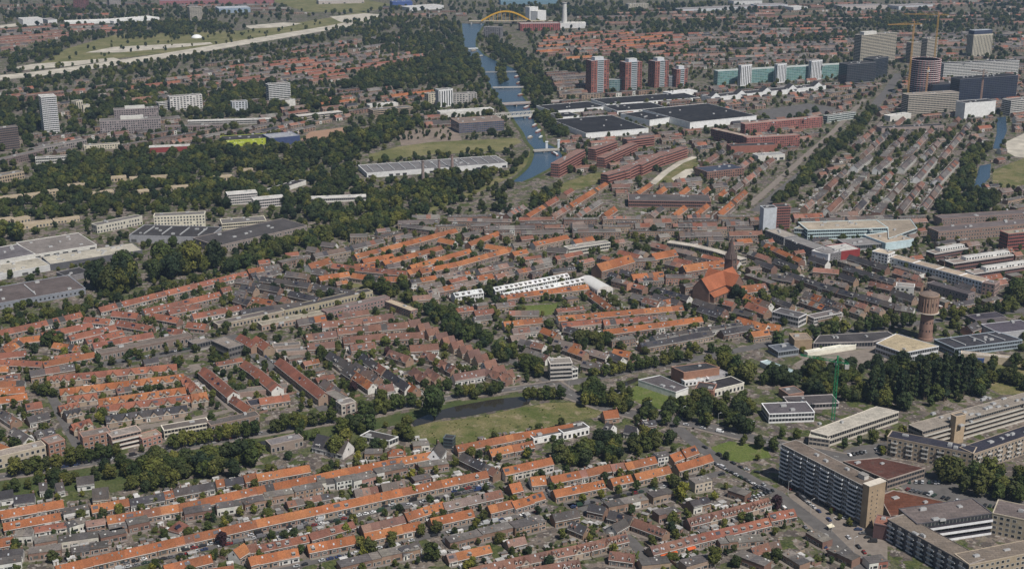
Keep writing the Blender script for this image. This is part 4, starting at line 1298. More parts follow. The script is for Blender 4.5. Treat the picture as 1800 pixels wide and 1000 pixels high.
B('warehouse', 'long white far greenhouse beyond the motorway', 'greenhouse', [(200, 38), (280, 31)], 42, style='plain', wall=(0.7, 0.7, 0.7), depth=60, roof=(0.66, 0.65, 0.62))
B('warehouse', 'long white low greenhouse left of the other beyond the motorway', 'greenhouse', [(115, 40), (195, 37)], 44, style='plain', wall=(0.7, 0.7, 0.7), depth=50, roof=(0.66, 0.65, 0.62))
B('warehouse', 'dull red and white far shopping sheds at the top', 'warehouse', [(280, 2), (480, 0)], 9, style='hall', wall=(0.32, 0.14, 0.15), depth=60, roof=(0.24, 0.2, 0.24))
B('warehouse', 'blue far warehouse left of the arch bridge', 'warehouse', [(690, 4), (725, 3)], 14, style='plain', wall=(0.06, 0.10, 0.28), depth=40, roof=(0.1, 0.14, 0.3))
B('warehouse', 'teal far warehouse above the arch bridge', 'warehouse', [(880, 1), (980, 0)], 9, style='plain', wall=(0.16, 0.26, 0.33), depth=60, roof=(0.4, 0.45, 0.5))
B('warehouse', 'cream far offices above the brick towers', 'office', [(1105, 8), (1140, 7)], 20, style='grid', wall=(0.5, 0.46, 0.38), depth=26)
for k, (a, b, c, d, e) in enumerate(sorted([(1330, 10, 1385, 9, 16), (1395, 14, 1420, 13, 20), (1480, 12, 1560, 10, 18), (1200, 18, 1330, 12, 22), (1290, 3, 1340, 2, 9), (1580, 12, 1640, 9, 18), (40, 35, 75, 33, 46), (84, 36, 100, 35, 43), (720, 14, 780, 10, 20), (560, 2, 640, 0, 8)])):
    B('far_warehouse', 'pale low warehouse along the top edge of the view, %s from the left' % ordinal(k + 1), 'warehouse', [(a, b), (c, d)], e, style='hall', wall=R.choice(((0.6, 0.6, 0.6), (0.45, 0.4, 0.38), (0.5, 0.52, 0.55))), depth=50, roof=R.choice(((0.5, 0.49, 0.47), (0.25, 0.23, 0.23))), group='far warehouses at the top', units=0)
# --- brick towers and exhibition halls
for k, (a, b, c, d, e) in enumerate([(1040, 108, 1071, 106, 165), (1100, 111, 1129, 109, 162), (1152, 109, 1176, 107, 155), (1190, 123, 1209, 122, 154)]):
    B('brick_tower', ('tallest red brick tower with glazed middle, leftmost of four', 'second red brick tower with glazed middle from the left', 'third red brick tower from the left with white top', 'shortest red brick tower, rightmost of four')[k], 'tower block',
      [(a, b), (c, d)], e, style='grid', wall=(0.29, 0.115, 0.09), depth=22, roof=(0.3, 0.3, 0.32), group='red brick towers')
    glass_shaft('brick_tower', 0.34, 0.70)
    cap('brick_tower', 'set_back_top', 0.25, 0.75, 0.2, 0.8, 6, (0.55, 0.57, 0.6))
B('office_block', 'teal glass link between the two left brick towers', 'office', [(1071, 141), (1100, 140)], 161, style='glass', wall=(0.4, 0.45, 0.45), depth=14, pal=(0.10, 0.17, 0.18))
B('office_block', 'grey link right of the third brick tower', 'office', [(1176, 135), (1192, 134)], 153, style='glass', wall=(0.45, 0.45, 0.47), depth=14, pal=(0.12, 0.14, 0.16))
HALLS = [([(1030, 235), (1140, 226)], 244, 125, 'exhibition hall with dark roof and white front nearest the canal'), ([(985, 207), (1020, 204)], 212, 40, 'small dark-roofed hall left of the exhibition halls'), ([(972, 196), (1064, 188)], 201, 60, 'white-edged hall at the left end of the exhibition halls'),
         ([(1085, 196), (1172, 190)], 202, 60, 'middle exhibition hall with dark roof behind the canal hall'), ([(1142, 212), (1178, 207)], 222, 70, 'white-walled link between the exhibition halls'), ([(1213, 216), (1330, 204)], 227, 135, 'widest exhibition hall with dark roof and white rim'),
         ([(1066, 184), (1230, 172)], 189, 60, 'long dark roof behind the exhibition halls'), ([(1180, 165), (1226, 160)], 171, 24, 'low white hall left of the wave-roofed hall')]
for k, (pts, yb, dp, lab) in enumerate(HALLS):
    B('exhibition_hall', lab, 'hall', pts, yb, style='plain', wall=(0.76, 0.76, 0.76), depth=dp, roof=BLACK if k != 7 else (0.6, 0.6, 0.6), parapet=(0.76, 0.76, 0.76), units=4)
B('wave_hall', 'long white hall with five small gables along its front', 'hall', [(1250, 172), (1452, 151)], 180, style='hall', wall=(0.68, 0.68, 0.68), depth=26, roof=DARK, units=8)
B('glass_office', 'long teal glass office behind the wave-roofed hall', 'office', [(1262, 126), (1490, 113)], 150, style='glass', wall=(0.42, 0.50, 0.49), depth=16, pal=(0.11, 0.22, 0.21), roof=(0.4, 0.41, 0.4))
for k, (a, b, c, d, e) in enumerate([(1303, 116, 1322, 114, 152), (1367, 114, 1383, 112, 147), (1427, 108, 1446, 106, 142)]):
    attach(B('stair_tower', 'white stair tower of the teal office, %s of three from the left' % ordinal(k + 1), 'stair tower', [(a, b), (c, d)], e, style='vert', wall=(0.74, 0.75, 0.77), depth=8, units=0, group='white stair towers of the teal office'), LAST['glass_office'])
# --- office cluster at the upper right
B('office_tower', 'broad beige office tower in the upper right cluster', 'office', [(1515, 63), (1577, 58)], 119, style='ribbon', wall=(0.52, 0.47, 0.38), depth=20)
cap('office_tower', 'rooftop_box', 0.1, 0.45, 0.2, 0.8, 6, WHITE)
B('glass_office', 'dark glass office at the foot of the beige tower', 'office', [(1490, 114), (1540, 110)], 150, style='glass', wall=(0.15, 0.15, 0.16), depth=24, pal=(0.025, 0.03, 0.04), roof=DARK)
B('glass_office', 'taller black glass slab right of the dark glass office', 'office', [(1536, 105), (1562, 101)], 139, style='glass', wall=(0.11, 0.12, 0.13), depth=24, pal=(0.02, 0.025, 0.035), roof=DARK)
B('office_tower', 'beige office tower behind the round unfinished tower, left part', 'office', [(1603, 76), (1632, 74)], 112, style='ribbon', wall=(0.5, 0.45, 0.38), depth=16)
B('office_tower', 'beige office tower behind the round unfinished tower, right part', 'office', [(1631, 69), (1650, 67)], 112, style='ribbon', wall=(0.52, 0.47, 0.4), depth=16)
B('office_tower', 'beige tower with dark top near the right edge', 'tower block', [(1712, 62), (1746, 60)], 100, style='vert', wall=(0.55, 0.50, 0.40), depth=20, roof=DARK)
cap('office_tower', 'crown', 0.03, 0.97, 0.05, 0.95, 9, (0.05, 0.06, 0.10), (0.35, 0.38, 0.42))
B('office_block', 'long white banded office behind the navy office', 'office', [(1660, 113), (1792, 107)], 138, style='ribbon', wall=(0.68, 0.67, 0.65), depth=20, roof=DARK)
B('glass_office', 'navy glass office right of the round unfinished tower', 'office', [(1688, 140), (1790, 133)], 182, style='glass', wall=(0.10, 0.105, 0.13), depth=24, pal=(0.018, 0.024, 0.045), roof=BLACK)
B('glass_office', 'low dark podium between the round tower and the navy office', 'office', [(1640, 150), (1690, 147)], 172, style='glass', wall=(0.05, 0.055, 0.07), depth=24, pal=(0.02, 0.025, 0.04), roof=DARK)
B('office_block', 'beige banded office below the round unfinished tower', 'office', [(1598, 168), (1686, 163)], 204, style='ribbon', wall=(0.5, 0.45, 0.38), depth=20, roof=GRAVEL)
B('office_block', 'white cube with few windows below the navy office', 'office', [(1697, 182), (1751, 178)], 211, style='plain', wall=(0.72, 0.72, 0.71), depth=22, roof=DARK)
B('office_block', 'white office at the right edge by the side canal', 'office', [(1778, 178), (1820, 174)], 205, style='ribbon', wall=WHITE, depth=20)
B('long_block', 'long dark low block below the beige banded office', 'depot', [(1550, 226), (1660, 221)], 234, style='hall', wall=(0.3, 0.24, 0.22), depth=16, roof=DARK)
B('shed', 'white works cabin beside the broad avenue', 'shed', [(1565, 205), (1602, 200)], 214, style='plain', wall=WHITE, depth=14, roof=LIGHT)
# --- brick courtyard block and flats by the canal bend
B('brick_flats', 'left wing of the red brick courtyard block', 'apartment block', [(1250, 227), (1312, 241)], 246, style='grid', wall=(0.24, 0.11, 0.10), depth=12, roof=(0.36, 0.29, 0.24))
B('brick_flats', 'front wing of the red brick courtyard block', 'apartment block', [(1313, 243), (1406, 238)], 263, style='grid', wall=(0.30, 0.12, 0.10), depth=12, roof=(0.3, 0.23, 0.2))
B('brick_flats', 'rear wing of the red brick courtyard block', 'apartment block', [(1310, 219), (1446, 206)], 237, style='grid', wall=(0.33, 0.13, 0.11), depth=12, roof=(0.3, 0.23, 0.2))
B('workshop', 'dark-roofed workshop below the brick courtyard block', 'workshop', [(1285, 258), (1366, 255)], 270, style='plain', wall=(0.28, 0.12, 0.09), depth=18, roof=DARK)
B('workshop', 'white-fronted workshop right of the dark workshop', 'workshop', [(1333, 275), (1380, 272)], 284, style='hall', wall=WHITE, depth=18, roof=(0.3, 0.3, 0.3))
B('workshop', 'navy-roofed brick workshop beside the sandy lot', 'workshop', [(1243, 303), (1308, 296)], 316, style='grid', wall=(0.25, 0.14, 0.11), depth=30, roof=(0.06, 0.07, 0.10))
B('office_block', 'pale green office by the broad avenue', 'office', [(1455, 205), (1505, 198)], 216, style='ribbon', wall=(0.5, 0.55, 0.53), depth=10)
for k, (a, b, c, d, e) in enumerate(sorted([(982, 289, 1028, 264, 312), (1046, 263, 1085, 249, 283), (1062, 278, 1120, 252, 295), (1068, 308, 1108, 297, 328), (1098, 300, 1140, 281, 320), (1128, 290, 1175, 268, 309), (1160, 276, 1208, 260, 293), (1102, 246, 1150, 240, 262)])):
    B('brick_flats', 'dark red stepped brick flats below the canal bend, %s from the left' % ordinal(k + 1), 'apartment block', [(a, b), (c, d)], e, style='gallery', wall=jit((0.26, 0.12, 0.10), 0.12), depth=11, roof=(0.22, 0.14, 0.12), pal=(0.36, 0.17, 0.14), group='stepped brick flats below the canal bend')
B('school_block', 'wide dark brick school with flat roof at centre right', 'school', [(1105, 353), (1250, 355)], 364, style='ribbon', wall=(0.24, 0.13, 0.11), depth=34, roof=(0.10, 0.09, 0.09))
B('slab_tower', 'narrow tower with blank white-blue end wall', 'tower block', [(1343, 367), (1366, 366)], 410, style='plain', wall=(0.50, 0.53, 0.57), depth=12, roof=DARK)
B('slab_tower', 'brick balcony side of the narrow white-ended tower', 'tower block', [(1366.5, 365), (1390, 364)], 407, style='ribbon', wall=(0.27, 0.11, 0.09), depth=16, roof=DARK)
# --- pale cyan complex and brick works to the right
B('media_centre', 'pale cyan glass facade block with tan roof', 'office', [(1420, 405), (1561, 401)], 422, style='ribbon', wall=(0.50, 0.62, 0.64), depth=34, roof=(0.36, 0.31, 0.25))
B('media_centre', 'wide tan roof range behind the pale cyan facade', 'office', [(1562, 420), (1612, 402), (1600, 386), (1420, 391), (1396, 402), (1420, 404), (1561, 400)], h=9, style='ribbon', wall=(0.4, 0.46, 0.47), roof=(0.30, 0.255, 0.205), mark=False)
B('media_centre', 'small pale cyan block right of the cyan glass facade', 'office', [(1557, 428), (1606, 421)], 441, style='plain', wall=(0.5, 0.62, 0.66), depth=36, roof=(0.36, 0.30, 0.24))
B('media_centre', 'long dark-framed wing facing the terraces left of the cyan block', 'office', [(1380, 420), (1455, 447)], 436, style='grid', wall=(0.17, 0.16, 0.17), depth=18, roof=(0.22, 0.21, 0.21))
B('media_centre', 'far end of the dark-framed wing beside the narrow tower', 'office', [(1345, 405), (1378, 418)], 418, style='grid', wall=(0.2, 0.2, 0.21), depth=18, roof=(0.3, 0.27, 0.24))
B('media_centre', 'white end block of the dark-framed wing', 'office', [(1456, 448), (1474, 442)], 464, style='plain', wall=(0.68, 0.68, 0.70), depth=20, roof=LIGHT)
B('media_centre', 'block with deep red wall beside the white end block', 'office', [(1475, 443), (1512, 438)], 458, style='plain', wall=(0.25, 0.04, 0.04), depth=24, roof=LIGHT)
B('media_centre', 'low grey middle roof of the cyan complex', 'office', [(1490, 432), (1556, 428)], 442, style='ribbon', wall=(0.3, 0.3, 0.31), depth=24, roof=(0.2, 0.19, 0.19))
B('brick_works', 'long brown brick works with white-framed windows at right edge', 'factory', [(1650, 408), (1825, 392)], 427, style='grid', wall=(0.24, 0.16, 0.13), depth=20, roof=(0.14, 0.12, 0.12))
B('brick_works', 'rear range of the brown brick works at right edge', 'factory', [(1656, 385), (1825, 374)], 400, style='grid', wall=(0.22, 0.15, 0.13), depth=16, roof=(0.14, 0.12, 0.12))
B('brick_flats', 'dark red brick block at the right edge before the works', 'apartment block', [(1773, 412), (1825, 407)], 441, style='ribbon', wall=(0.26, 0.09, 0.08), depth=14, roof=(0.3, 0.26, 0.2))
for k, (a, b, c, d, e) in enumerate([(1643, 447, 1702, 437, 458), (1676, 464, 1782, 449, 478), (1712, 482, 1815, 467, 494)]):
    B('modern_terrace', 'modern dark brick terrace with white upper storey, %s from the back' % ordinal(k + 1), 'terrace', [(a, b), (c, d)], e, style='ribbon', wall=(0.2, 0.11, 0.10), depth=12, roof=(0.26, 0.22, 0.2), parapet=(0.72, 0.72, 0.7), group='modern terraces at the right')
    cap('modern_terrace', 'upper_storey', 0.25, 0.98, 0.35, 0.95, 3.2, (0.72, 0.72, 0.70), win=True)
B('curved_terrace', 'white head block at the left end of the curved white terrace', 'apartment block', [(1533, 442), (1561, 448)], 463, style='grid', wall=(0.7, 0.7, 0.7), depth=14, roof=(0.45, 0.38, 0.3))
for k, (a, b, c, d, e) in enumerate([(1562, 452, 1604, 463, 466), (1604, 463, 1645, 474, 478), (1645, 474, 1686, 485, 491), (1686, 485, 1726, 496, 504)]):
    B('curved_terrace', 'curved white terrace with tan roof, %s section from the left' % ordinal(k + 1), 'apartment block', [(a, b), (c, d)], e, style='grid', wall=(0.66, 0.68, 0.69), depth=13, roof=(0.37, 0.30, 0.235), group='sections of the curved white terrace', units=0)
B('curved_terrace', 'brick end block of the curved white terrace', 'apartment block', [(1727, 497), (1749, 501)], 517, style='grid', wall=(0.3, 0.2, 0.18), depth=14, roof=(0.2, 0.16, 0.15))
B('terrace_flats', 'dark three-storey row behind the water tower', 'apartment block', [(1630, 498), (1702, 518)], 513, style='grid', wall=(0.21, 0.17, 0.17), depth=11, roof=(0.09, 0.08, 0.085))
B('terrace_flats', 'white-ended small block left of the water tower', 'apartment block', [(1575, 503), (1607, 506)], 518, style='grid', wall=(0.55, 0.54, 0.52), depth=12, roof=(0.24, 0.22, 0.21))
B('low_flats', 'white-banded low flats with dark roof left of the tree-lined avenue', 'apartment block', [(1358, 548), (1404, 559)], 565, style='ribbon', wall=(0.55, 0.53, 0.53), depth=14, roof=(0.10, 0.095, 0.10))
B('low_flats', 'tan gable-end block of the white-banded low flats', 'apartment block', [(1405, 559), (1424, 556)], 570, style='plain', wall=(0.5, 0.4, 0.28), depth=12, roof=(0.12, 0.11, 0.11))
B('low_flats', 'right wing of the white-banded low flats', 'apartment block', [(1431, 560), (1480, 550)], 572, style='ribbon', wall=(0.5, 0.48, 0.47), depth=10, roof=(0.16, 0.14, 0.14))
# --- school and hall complex right of centre
B('gym_hall', 'school hall with wide tan hipped roof below the water tower', 'school', [(1588, 621), (1540, 604), (1575, 587), (1650, 609)], h=9, style='ribbon', wall=(0.58, 0.58, 0.6), roof=(0.42, 0.35, 0.24), units=1)
B('school_block', 'long dark-roofed school wing left of the tan hall', 'school', [(1535, 601), (1430, 603), (1440, 590), (1560, 583), (1572, 590)], h=6, style='ribbon', wall=(0.3, 0.27, 0.26), roof=(0.07, 0.066, 0.07))
B('canopy', 'long white sloping canopy along the school yard', 'canopy', [(1420, 620), (1505, 606)], 628, style='plain', wall=(0.7, 0.67, 0.57), depth=5, roof=(0.7, 0.68, 0.6), units=0)
B('school_block', 'plain tan brick cube at the left of the school', 'school', [(1397, 598), (1428, 597)], 619, style='plain', wall=(0.33, 0.24, 0.16), depth=16, roof=(0.25, 0.2, 0.16))
B('school_block', 'small grey-blue pavilion left of the school yard', 'school', [(1368, 619), (1404, 614)], 629, style='ribbon', wall=(0.25, 0.27, 0.3), depth=16, roof=(0.10, 0.11, 0.13))
B('workshop', 'wide dark-roofed workshop with white roof lights right of the water tower', 'workshop', [(1678, 613), (1797, 598), (1752, 583), (1642, 597)], h=7, style='ribbon', wall=(0.3, 0.35, 0.4), roof=(0.055, 0.055, 0.065), lights=3)
B('workshop', 'purple-roofed shed at the right edge beyond the workshop', 'workshop', [(1755, 586), (1825, 578)], 600, style='plain', wall=(0.4, 0.4, 0.42), depth=24, roof=(0.10, 0.09, 0.11))
B('workshop', 'dark carport roof behind the wide workshop', 'workshop', [(1715, 563), (1768, 557)], 572, style='hall', wall=(0.15, 0.13, 0.14), depth=14, roof=(0.06, 0.055, 0.07))
B('site_cabin', 'row of sandy site cabins before the wide workshop', 'site cabin', [(1690, 622), (1790, 632)], 634, style='plain', wall=(0.5, 0.42, 0.32), depth=7, roof=(0.4, 0.36, 0.32), units=0)
B('site_cabin', 'bright blue container at the wood edge', 'container', [(1714, 630), (1730, 631)], 638, style='plain', wall=(0.04, 0.08, 0.24), depth=6, roof=(0.05, 0.09, 0.25), units=0, mark=False)
# --- community centre group
B('community_centre', 'flat black-roofed brick hall of the community centre', 'community centre', [(1202, 655), (1265, 646), (1240, 638), (1180, 645)], h=10, style='plain', wall=(0.30, 0.16, 0.11), roof=(0.05, 0.05, 0.055))
B('community_centre', 'low white-rimmed wing of the community centre beside the lawn', 'community centre', [(1122, 668), (1188, 690), (1210, 682), (1160, 660)], h=5, style='plain', wall=(0.72, 0.72, 0.7), roof=(0.10, 0.09, 0.095), parapet=(0.66, 0.66, 0.66))
B('community_centre', 'white glazed front below the black-roofed hall', 'community centre', [(1204, 671), (1246, 665)], 679, style='grid', wall=(0.72, 0.72, 0.72), depth=8, roof=LIGHT)
B('community_centre', 'grey-roofed side wing right of the black-roofed hall', 'community centre', [(1246, 668), (1284, 658)], 676, style='plain', wall=(0.35, 0.34, 0.35), depth=12, roof=(0.3, 0.29, 0.3))
B('community_centre', 'long black-roofed wing with cream wall beside the grove', 'community centre', [(1255, 686), (1308, 673)], 698, style='grid', wall=(0.60, 0.57, 0.5), depth=16, roof=(0.045, 0.042, 0.046))
B('community_centre', 'brick gable wing left of the cream-walled wing', 'community centre', [(1222, 683), (1254, 687)], 699, style='plain', wall=(0.3, 0.15, 0.11), depth=14, roof=(0.06, 0.055, 0.055))
B('corner_flats', 'white four-storey corner flats with red balcony panels', 'apartment block', [(967, 640), (1006, 638)], 668, style='gallery', wall=(0.5, 0.46, 0.42), depth=12, pal=(0.48, 0.45, 0.42), roof=(0.24, 0.22, 0.2))
B('corner_flats', 'low white corner shop beside the four-storey corner flats', 'shop', [(1006, 650), (1016, 648)], 667, style='ribbon', wall=WHITE, depth=12)
B('health_centre', 'white health centre with angled bays and dark roof', 'health centre', [(1352, 728), (1432, 725)], 744, style='ribbon', wall=(0.66, 0.66, 0.66), depth=20, roof=(0.11, 0.10, 0.11))
B('health_centre', 'rear dark-roofed wing of the white health centre', 'health centre', [(1388, 712), (1475, 708)], 722, style='ribbon', wall=(0.4, 0.36, 0.35), depth=16, roof=(0.08, 0.072, 0.075))
B('health_centre', 'brick stub behind the white health centre', 'health centre', [(1386, 694), (1413, 690)], 706, style='plain', wall=(0.28, 0.16, 0.12), depth=14, roof=(0.12, 0.11, 0.11))
B('unfinished_block', 'beige block with pale unfinished roof beside the green crane', 'construction', [(1455, 766), (1580, 724), (1540, 715), (1425, 758)], h=8.5, style='ribbon', wall=(0.5, 0.46, 0.4), roof=(0.42, 0.39, 0.34), units=2)
B('unfinished_block', 'lower storey of the unfinished beige block at the street', 'construction', [(1422, 768), (1458, 773)], 783, style='ribbon', wall=(0.42, 0.37, 0.32), depth=12, roof=(0.45, 0.44, 0.38))
# --- flats at the right
B('gallery_flats', 'long gallery flats with white bands and rooftop boxes', 'apartment block', [(1622, 758), (1832, 699)], h=14, style='gallery', wall=(0.3, 0.26, 0.22), depth=13, pal=(0.52, 0.49, 0.44), roof=(0.25, 0.22, 0.19), units=22, fh=3.4)
attach(B('stair_tower', 'tan brick stair tower before the gallery flats', 'stair tower', [(1681, 733), (1698, 729)], 781, style='plain', wall=(0.42, 0.32, 0.22), depth=5, units=0), LAST['gallery_flats'])
FLATS.append(B('brick_flats', 'tan brick flats with navy roof, left wing', 'apartment block', [(1560, 768), (1711, 798)], h=13.5, style='grid', wall=(0.32, 0.255, 0.19), depth=12, roof=(0.04, 0.04, 0.055), units=5))
FLATS.append(B('brick_flats', 'tan brick flats with navy roof, right wing', 'apartment block', [(1712, 798), (1835, 756)], h=13.8, style='grid', wall=(0.31, 0.245, 0.185), depth=12, roof=(0.04, 0.04, 0.055), units=5))
B('supermarket', 'flat rust-red roof hall behind the tall slab flats', 'supermarket', [(1560, 844), (1626, 823), (1545, 805), (1482, 811)], h=7, style='ribbon', wall=(0.26, 0.21, 0.18), roof=(0.095, 0.046, 0.038))
B('supermarket', 'brighter rust-orange roof hall right of the tan stair end', 'supermarket', [(1566, 909), (1664, 883), (1570, 862), (1545, 872)], h=6, style='plain', wall=(0.25, 0.2, 0.17), roof=(0.13, 0.055, 0.036))
B('brick_annex', 'small dark red annex at the foot of the tall slab flats', 'shop', [(1536, 920), (1562, 925)], 945, style='plain', wall=(0.12, 0.07, 0.07), depth=12, roof=(0.25, 0.12, 0.09))
# --- white sheds in the middle
B('apartment_block', 'white long flats with dark windows behind the orange blocks', 'apartment block', [(1000, 438), (1073, 427)], 450, style='ribbon', wall=(0.56, 0.53, 0.47), depth=11, roof=(0.3, 0.28, 0.26))
for k, (a, b, c, d, e) in enumerate([(1172, 427, 1212, 433, 436), (1212, 433, 1252, 442, 443), (1252, 442, 1300, 457, 453)]):
    B('ring_flats', 'pale curved flats behind the church, %s section from the left' % ordinal(k + 1), 'apartment block', [(a, b), (c, d)], e, style='ribbon', wall=(0.4, 0.36, 0.31), depth=10, roof=(0.46, 0.42, 0.37), group='sections of the pale curved flats', units=0)
# --- flat-roofed blocks among the left rows
B('long_flats', 'long brown flat-roofed flats behind the small market place', 'apartment block', [(175, 622), (337, 590)], 634, style='grid', wall=(0.20, 0.15, 0.13), depth=9, roof=(0.16, 0.135, 0.12))
B('long_flats', 'long cream-edged flats running up to the railway bend, left part', 'apartment block', [(383, 571), (500, 546)], 581, style='grid', wall=(0.33, 0.27, 0.21), depth=10, roof=(0.15, 0.13, 0.125), parapet=(0.5, 0.46, 0.38))
B('long_flats', 'long cream-edged flats running up to the railway bend, right part', 'apartment block', [(501, 546), (655, 512)], 556, style='grid', wall=(0.36, 0.31, 0.22), depth=10, roof=(0.075, 0.07, 0.072))
B('long_flats', 'cream-lined flats nearest the brown rows, left part', 'apartment block', [(460, 572), (572, 551)], 582, style='grid', wall=(0.34, 0.24, 0.19), depth=10, roof=(0.28, 0.25, 0.2), parapet=(0.5, 0.46, 0.38))
B('long_flats', 'brick flats nearest the brown rows, right part', 'apartment block', [(574, 549), (685, 523)], 562, style='grid', wall=(0.25, 0.16, 0.15), depth=9, roof=(0.17, 0.14, 0.13))
B('long_flats', 'tan-roofed block at the top of the tree avenue', 'apartment block', [(676, 530), (722, 547)], 542, style='grid', wall=(0.24, 0.15, 0.13), depth=8, roof=(0.42, 0.35, 0.26))
B('courtyard_flats', 'left arm of the V-shaped flats with dark balcony bands', 'apartment block', [(342, 606), (370, 599)], 618, style='gallery', wall=(0.14, 0.13, 0.13), depth=12, roof=(0.22, 0.19, 0.17), pal=(0.33, 0.31, 0.29))
B('courtyard_flats', 'right arm of the V-shaped flats with dark balcony bands', 'apartment block', [(371, 599), (402, 613)], 617, style='gallery', wall=(0.14, 0.13, 0.13), depth=14, roof=(0.22, 0.19, 0.17), pal=(0.33, 0.31, 0.29))
B('street_flats', 'white four-storey flats with balcony bands on the canal street', 'apartment block', [(196, 769), (248, 757)], 792, style='gallery', wall=(0.4, 0.3, 0.25), depth=11, pal=(0.62, 0.58, 0.53), roof=(0.26, 0.23, 0.21))
B('street_flats', 'brick three-storey flats left of the white balcony flats', 'apartment block', [(145, 769), (194, 759)], 793, style='grid', wall=(0.27, 0.15, 0.11), depth=10, roof=(0.2, 0.17, 0.155))
B('street_flats', 'brick flats with dark loggias right of the white balcony flats', 'apartment block', [(250, 772), (284, 763)], 787, style='grid', wall=(0.33, 0.17, 0.13), depth=10, roof=(0.3, 0.24, 0.19))
B('street_flats', 'long cream flats with dark roof on the canal street', 'apartment block', [(288, 757), (368, 743)], 772, style='ribbon', wall=(0.58, 0.53, 0.44), depth=10, roof=(0.15, 0.13, 0.12))
B('street_flats', 'long brown flats with dark eaves on the canal street', 'apartment block', [(370, 748), (456, 730)], 764, style='grid', wall=(0.22, 0.16, 0.13), depth=9, roof=(0.11, 0.10, 0.095))
B('street_flats', 'long beige flats at the left edge of the canal street', 'apartment block', [(-15, 806), (80, 783)], 827, style='grid', wall=(0.42, 0.36, 0.28), depth=10, roof=(0.29, 0.25, 0.22))
B('street_flats', 'red brick gable block right of the beige flats', 'apartment block', [(85, 781), (114, 773)], 806, style='grid', wall=(0.27, 0.14, 0.10), depth=12, roof=(0.24, 0.2, 0.18))
B('school_block', 'brown school with navy roof left of the red rows', 'school', [(440, 714), (487, 706)], 722, style='grid', wall=(0.24, 0.17, 0.14), depth=12, roof=(0.06, 0.06, 0.075))
B('street_flats', 'grey-roofed brick block ending the long red row', 'apartment block', [(570, 690), (608, 712)], 706, style='grid', wall=(0.2, 0.14, 0.125), depth=9, roof=(0.2, 0.185, 0.17))
B('street_flats', 'pale three-storey end of the grey-roofed brick block', 'apartment block', [(600, 712), (625, 706)], 730, style='grid', wall=(0.42, 0.38, 0.33), depth=9, roof=(0.22, 0.2, 0.19))
B('flat_block', 'grey flat bar between the red rows, front', 'apartment block', [(408, 692), (508, 681)], 700, style='plain', wall=(0.28, 0.2, 0.17), depth=9, roof=(0.17, 0.155, 0.14))
B('flat_block', 'grey flat bar between the red rows, back', 'apartment block', [(480, 610), (528, 606)], 616, style='plain', wall=(0.3, 0.24, 0.2), depth=8, roof=(0.15, 0.14, 0.135))
B('flat_block', 'second grey flat bar between the red rows', 'apartment block', [(487, 620), (552, 615)], 626, style='plain', wall=(0.33, 0.25, 0.21), depth=8, roof=(0.16, 0.15, 0.145))
B('shop_row', 'white small shops beside the big round tree', 'shop', [(665, 688), (705, 682)], 696, style='grid', wall=WHITE, depth=9, roof=(0.2, 0.19, 0.19))
B('villa_flats', 'dark flat-roofed pavilion with white roof edges near the meadow', 'pavilion', [(633, 766), (684, 775), (700, 768), (650, 757)], h=5, style='ribbon', wall=(0.6, 0.58, 0.55), roof=(0.06, 0.055, 0.055), parapet=(0.7, 0.7, 0.68))
B('flat_block', 'grey-roofed brick block behind the long orange row at left', 'apartment block', [(476, 783), (533, 770)], 797, style='grid', wall=(0.25, 0.2, 0.17), depth=10, roof=(0.19, 0.175, 0.18))
B('white_row', 'white two-storey row beneath the grass strip, left half', 'terrace', [(938, 771), (988, 761)], 781, style='grid', wall=(0.74, 0.73, 0.7), depth=9, roof=(0.11, 0.10, 0.10))
B('white_row', 'white two-storey row beneath the grass strip, right half', 'terrace', [(990, 761), (1036, 751)], 773, style='grid', wall=(0.75, 0.74, 0.72), depth=9, roof=(0.09, 0.085, 0.085))

B('glazed_stair', 'dark glazed stair block behind the steep white-gabled house', 'stair block', [(779, 770), (796, 772)], 787, style='ribbon', wall=(0.06, 0.08, 0.09), depth=6, roof=(0.05, 0.05, 0.055), units=0, fh=2.2)
B('glass_canopy', 'pale blue glass roof left of the school yard', 'canopy', [(1386, 661), (1336, 636), (1349, 633), (1402, 654)], h=4, style='plain', wall=(0.45, 0.5, 0.52), roof=(0.42, 0.52, 0.54), units=0)
for k_, (a_, b_, c_, d_) in enumerate([(1161, 975, 1190, 968), (1208, 964, 1222, 960), (1755 - 300, 925, 1765 - 300, 922)]):
    (ax_, ay_), (bx_, by_) = at(a_, b_, 2.6), at(c_, d_, 2.6)
    L_ = math.hypot(bx_ - ax_, by_ - ay_)
    r_ = thing('awning', ((ax_ + bx_) / 2, (ay_ + by_) / 2, 0), math.atan2(by_ - ay_, bx_ - ax_), label=('long orange-red awning before the brown terrace at the bottom', 'short orange-red awning right of the long one', 'cream awning beside the square')[k_], category='awning')
    m = MB()
    cc = (0.5, 0.10, 0.03) if k_ < 2 else (0.6, 0.55, 0.42)
    m.face([(-L_ / 2, -1.4, 2.3), (L_ / 2, -1.4, 2.3), (L_ / 2, 1.4, 3.1), (-L_ / 2, 1.4, 3.1)], M_PAINT, cc)
    m.face([(-L_ / 2, -1.4, 2.0), (L_ / 2, -1.4, 2.0), (L_ / 2, -1.4, 2.3), (-L_ / 2, -1.4, 2.3)], M_PAINT, cc)
    m.build('cloth', r_)
    m = MB()
    for xx_ in (-L_ / 2, L_ / 2):
        m.bar((xx_, -1.35, 0), (xx_, -1.35, 2.25), 0.06, M_METAL, (0.5, 0.5, 0.5))
        m.bar((xx_, 1.35, 0), (xx_, 1.35, 3.05), 0.06, M_METAL, (0.5, 0.5, 0.5))
    m.build('posts', r_, kind='stuff')

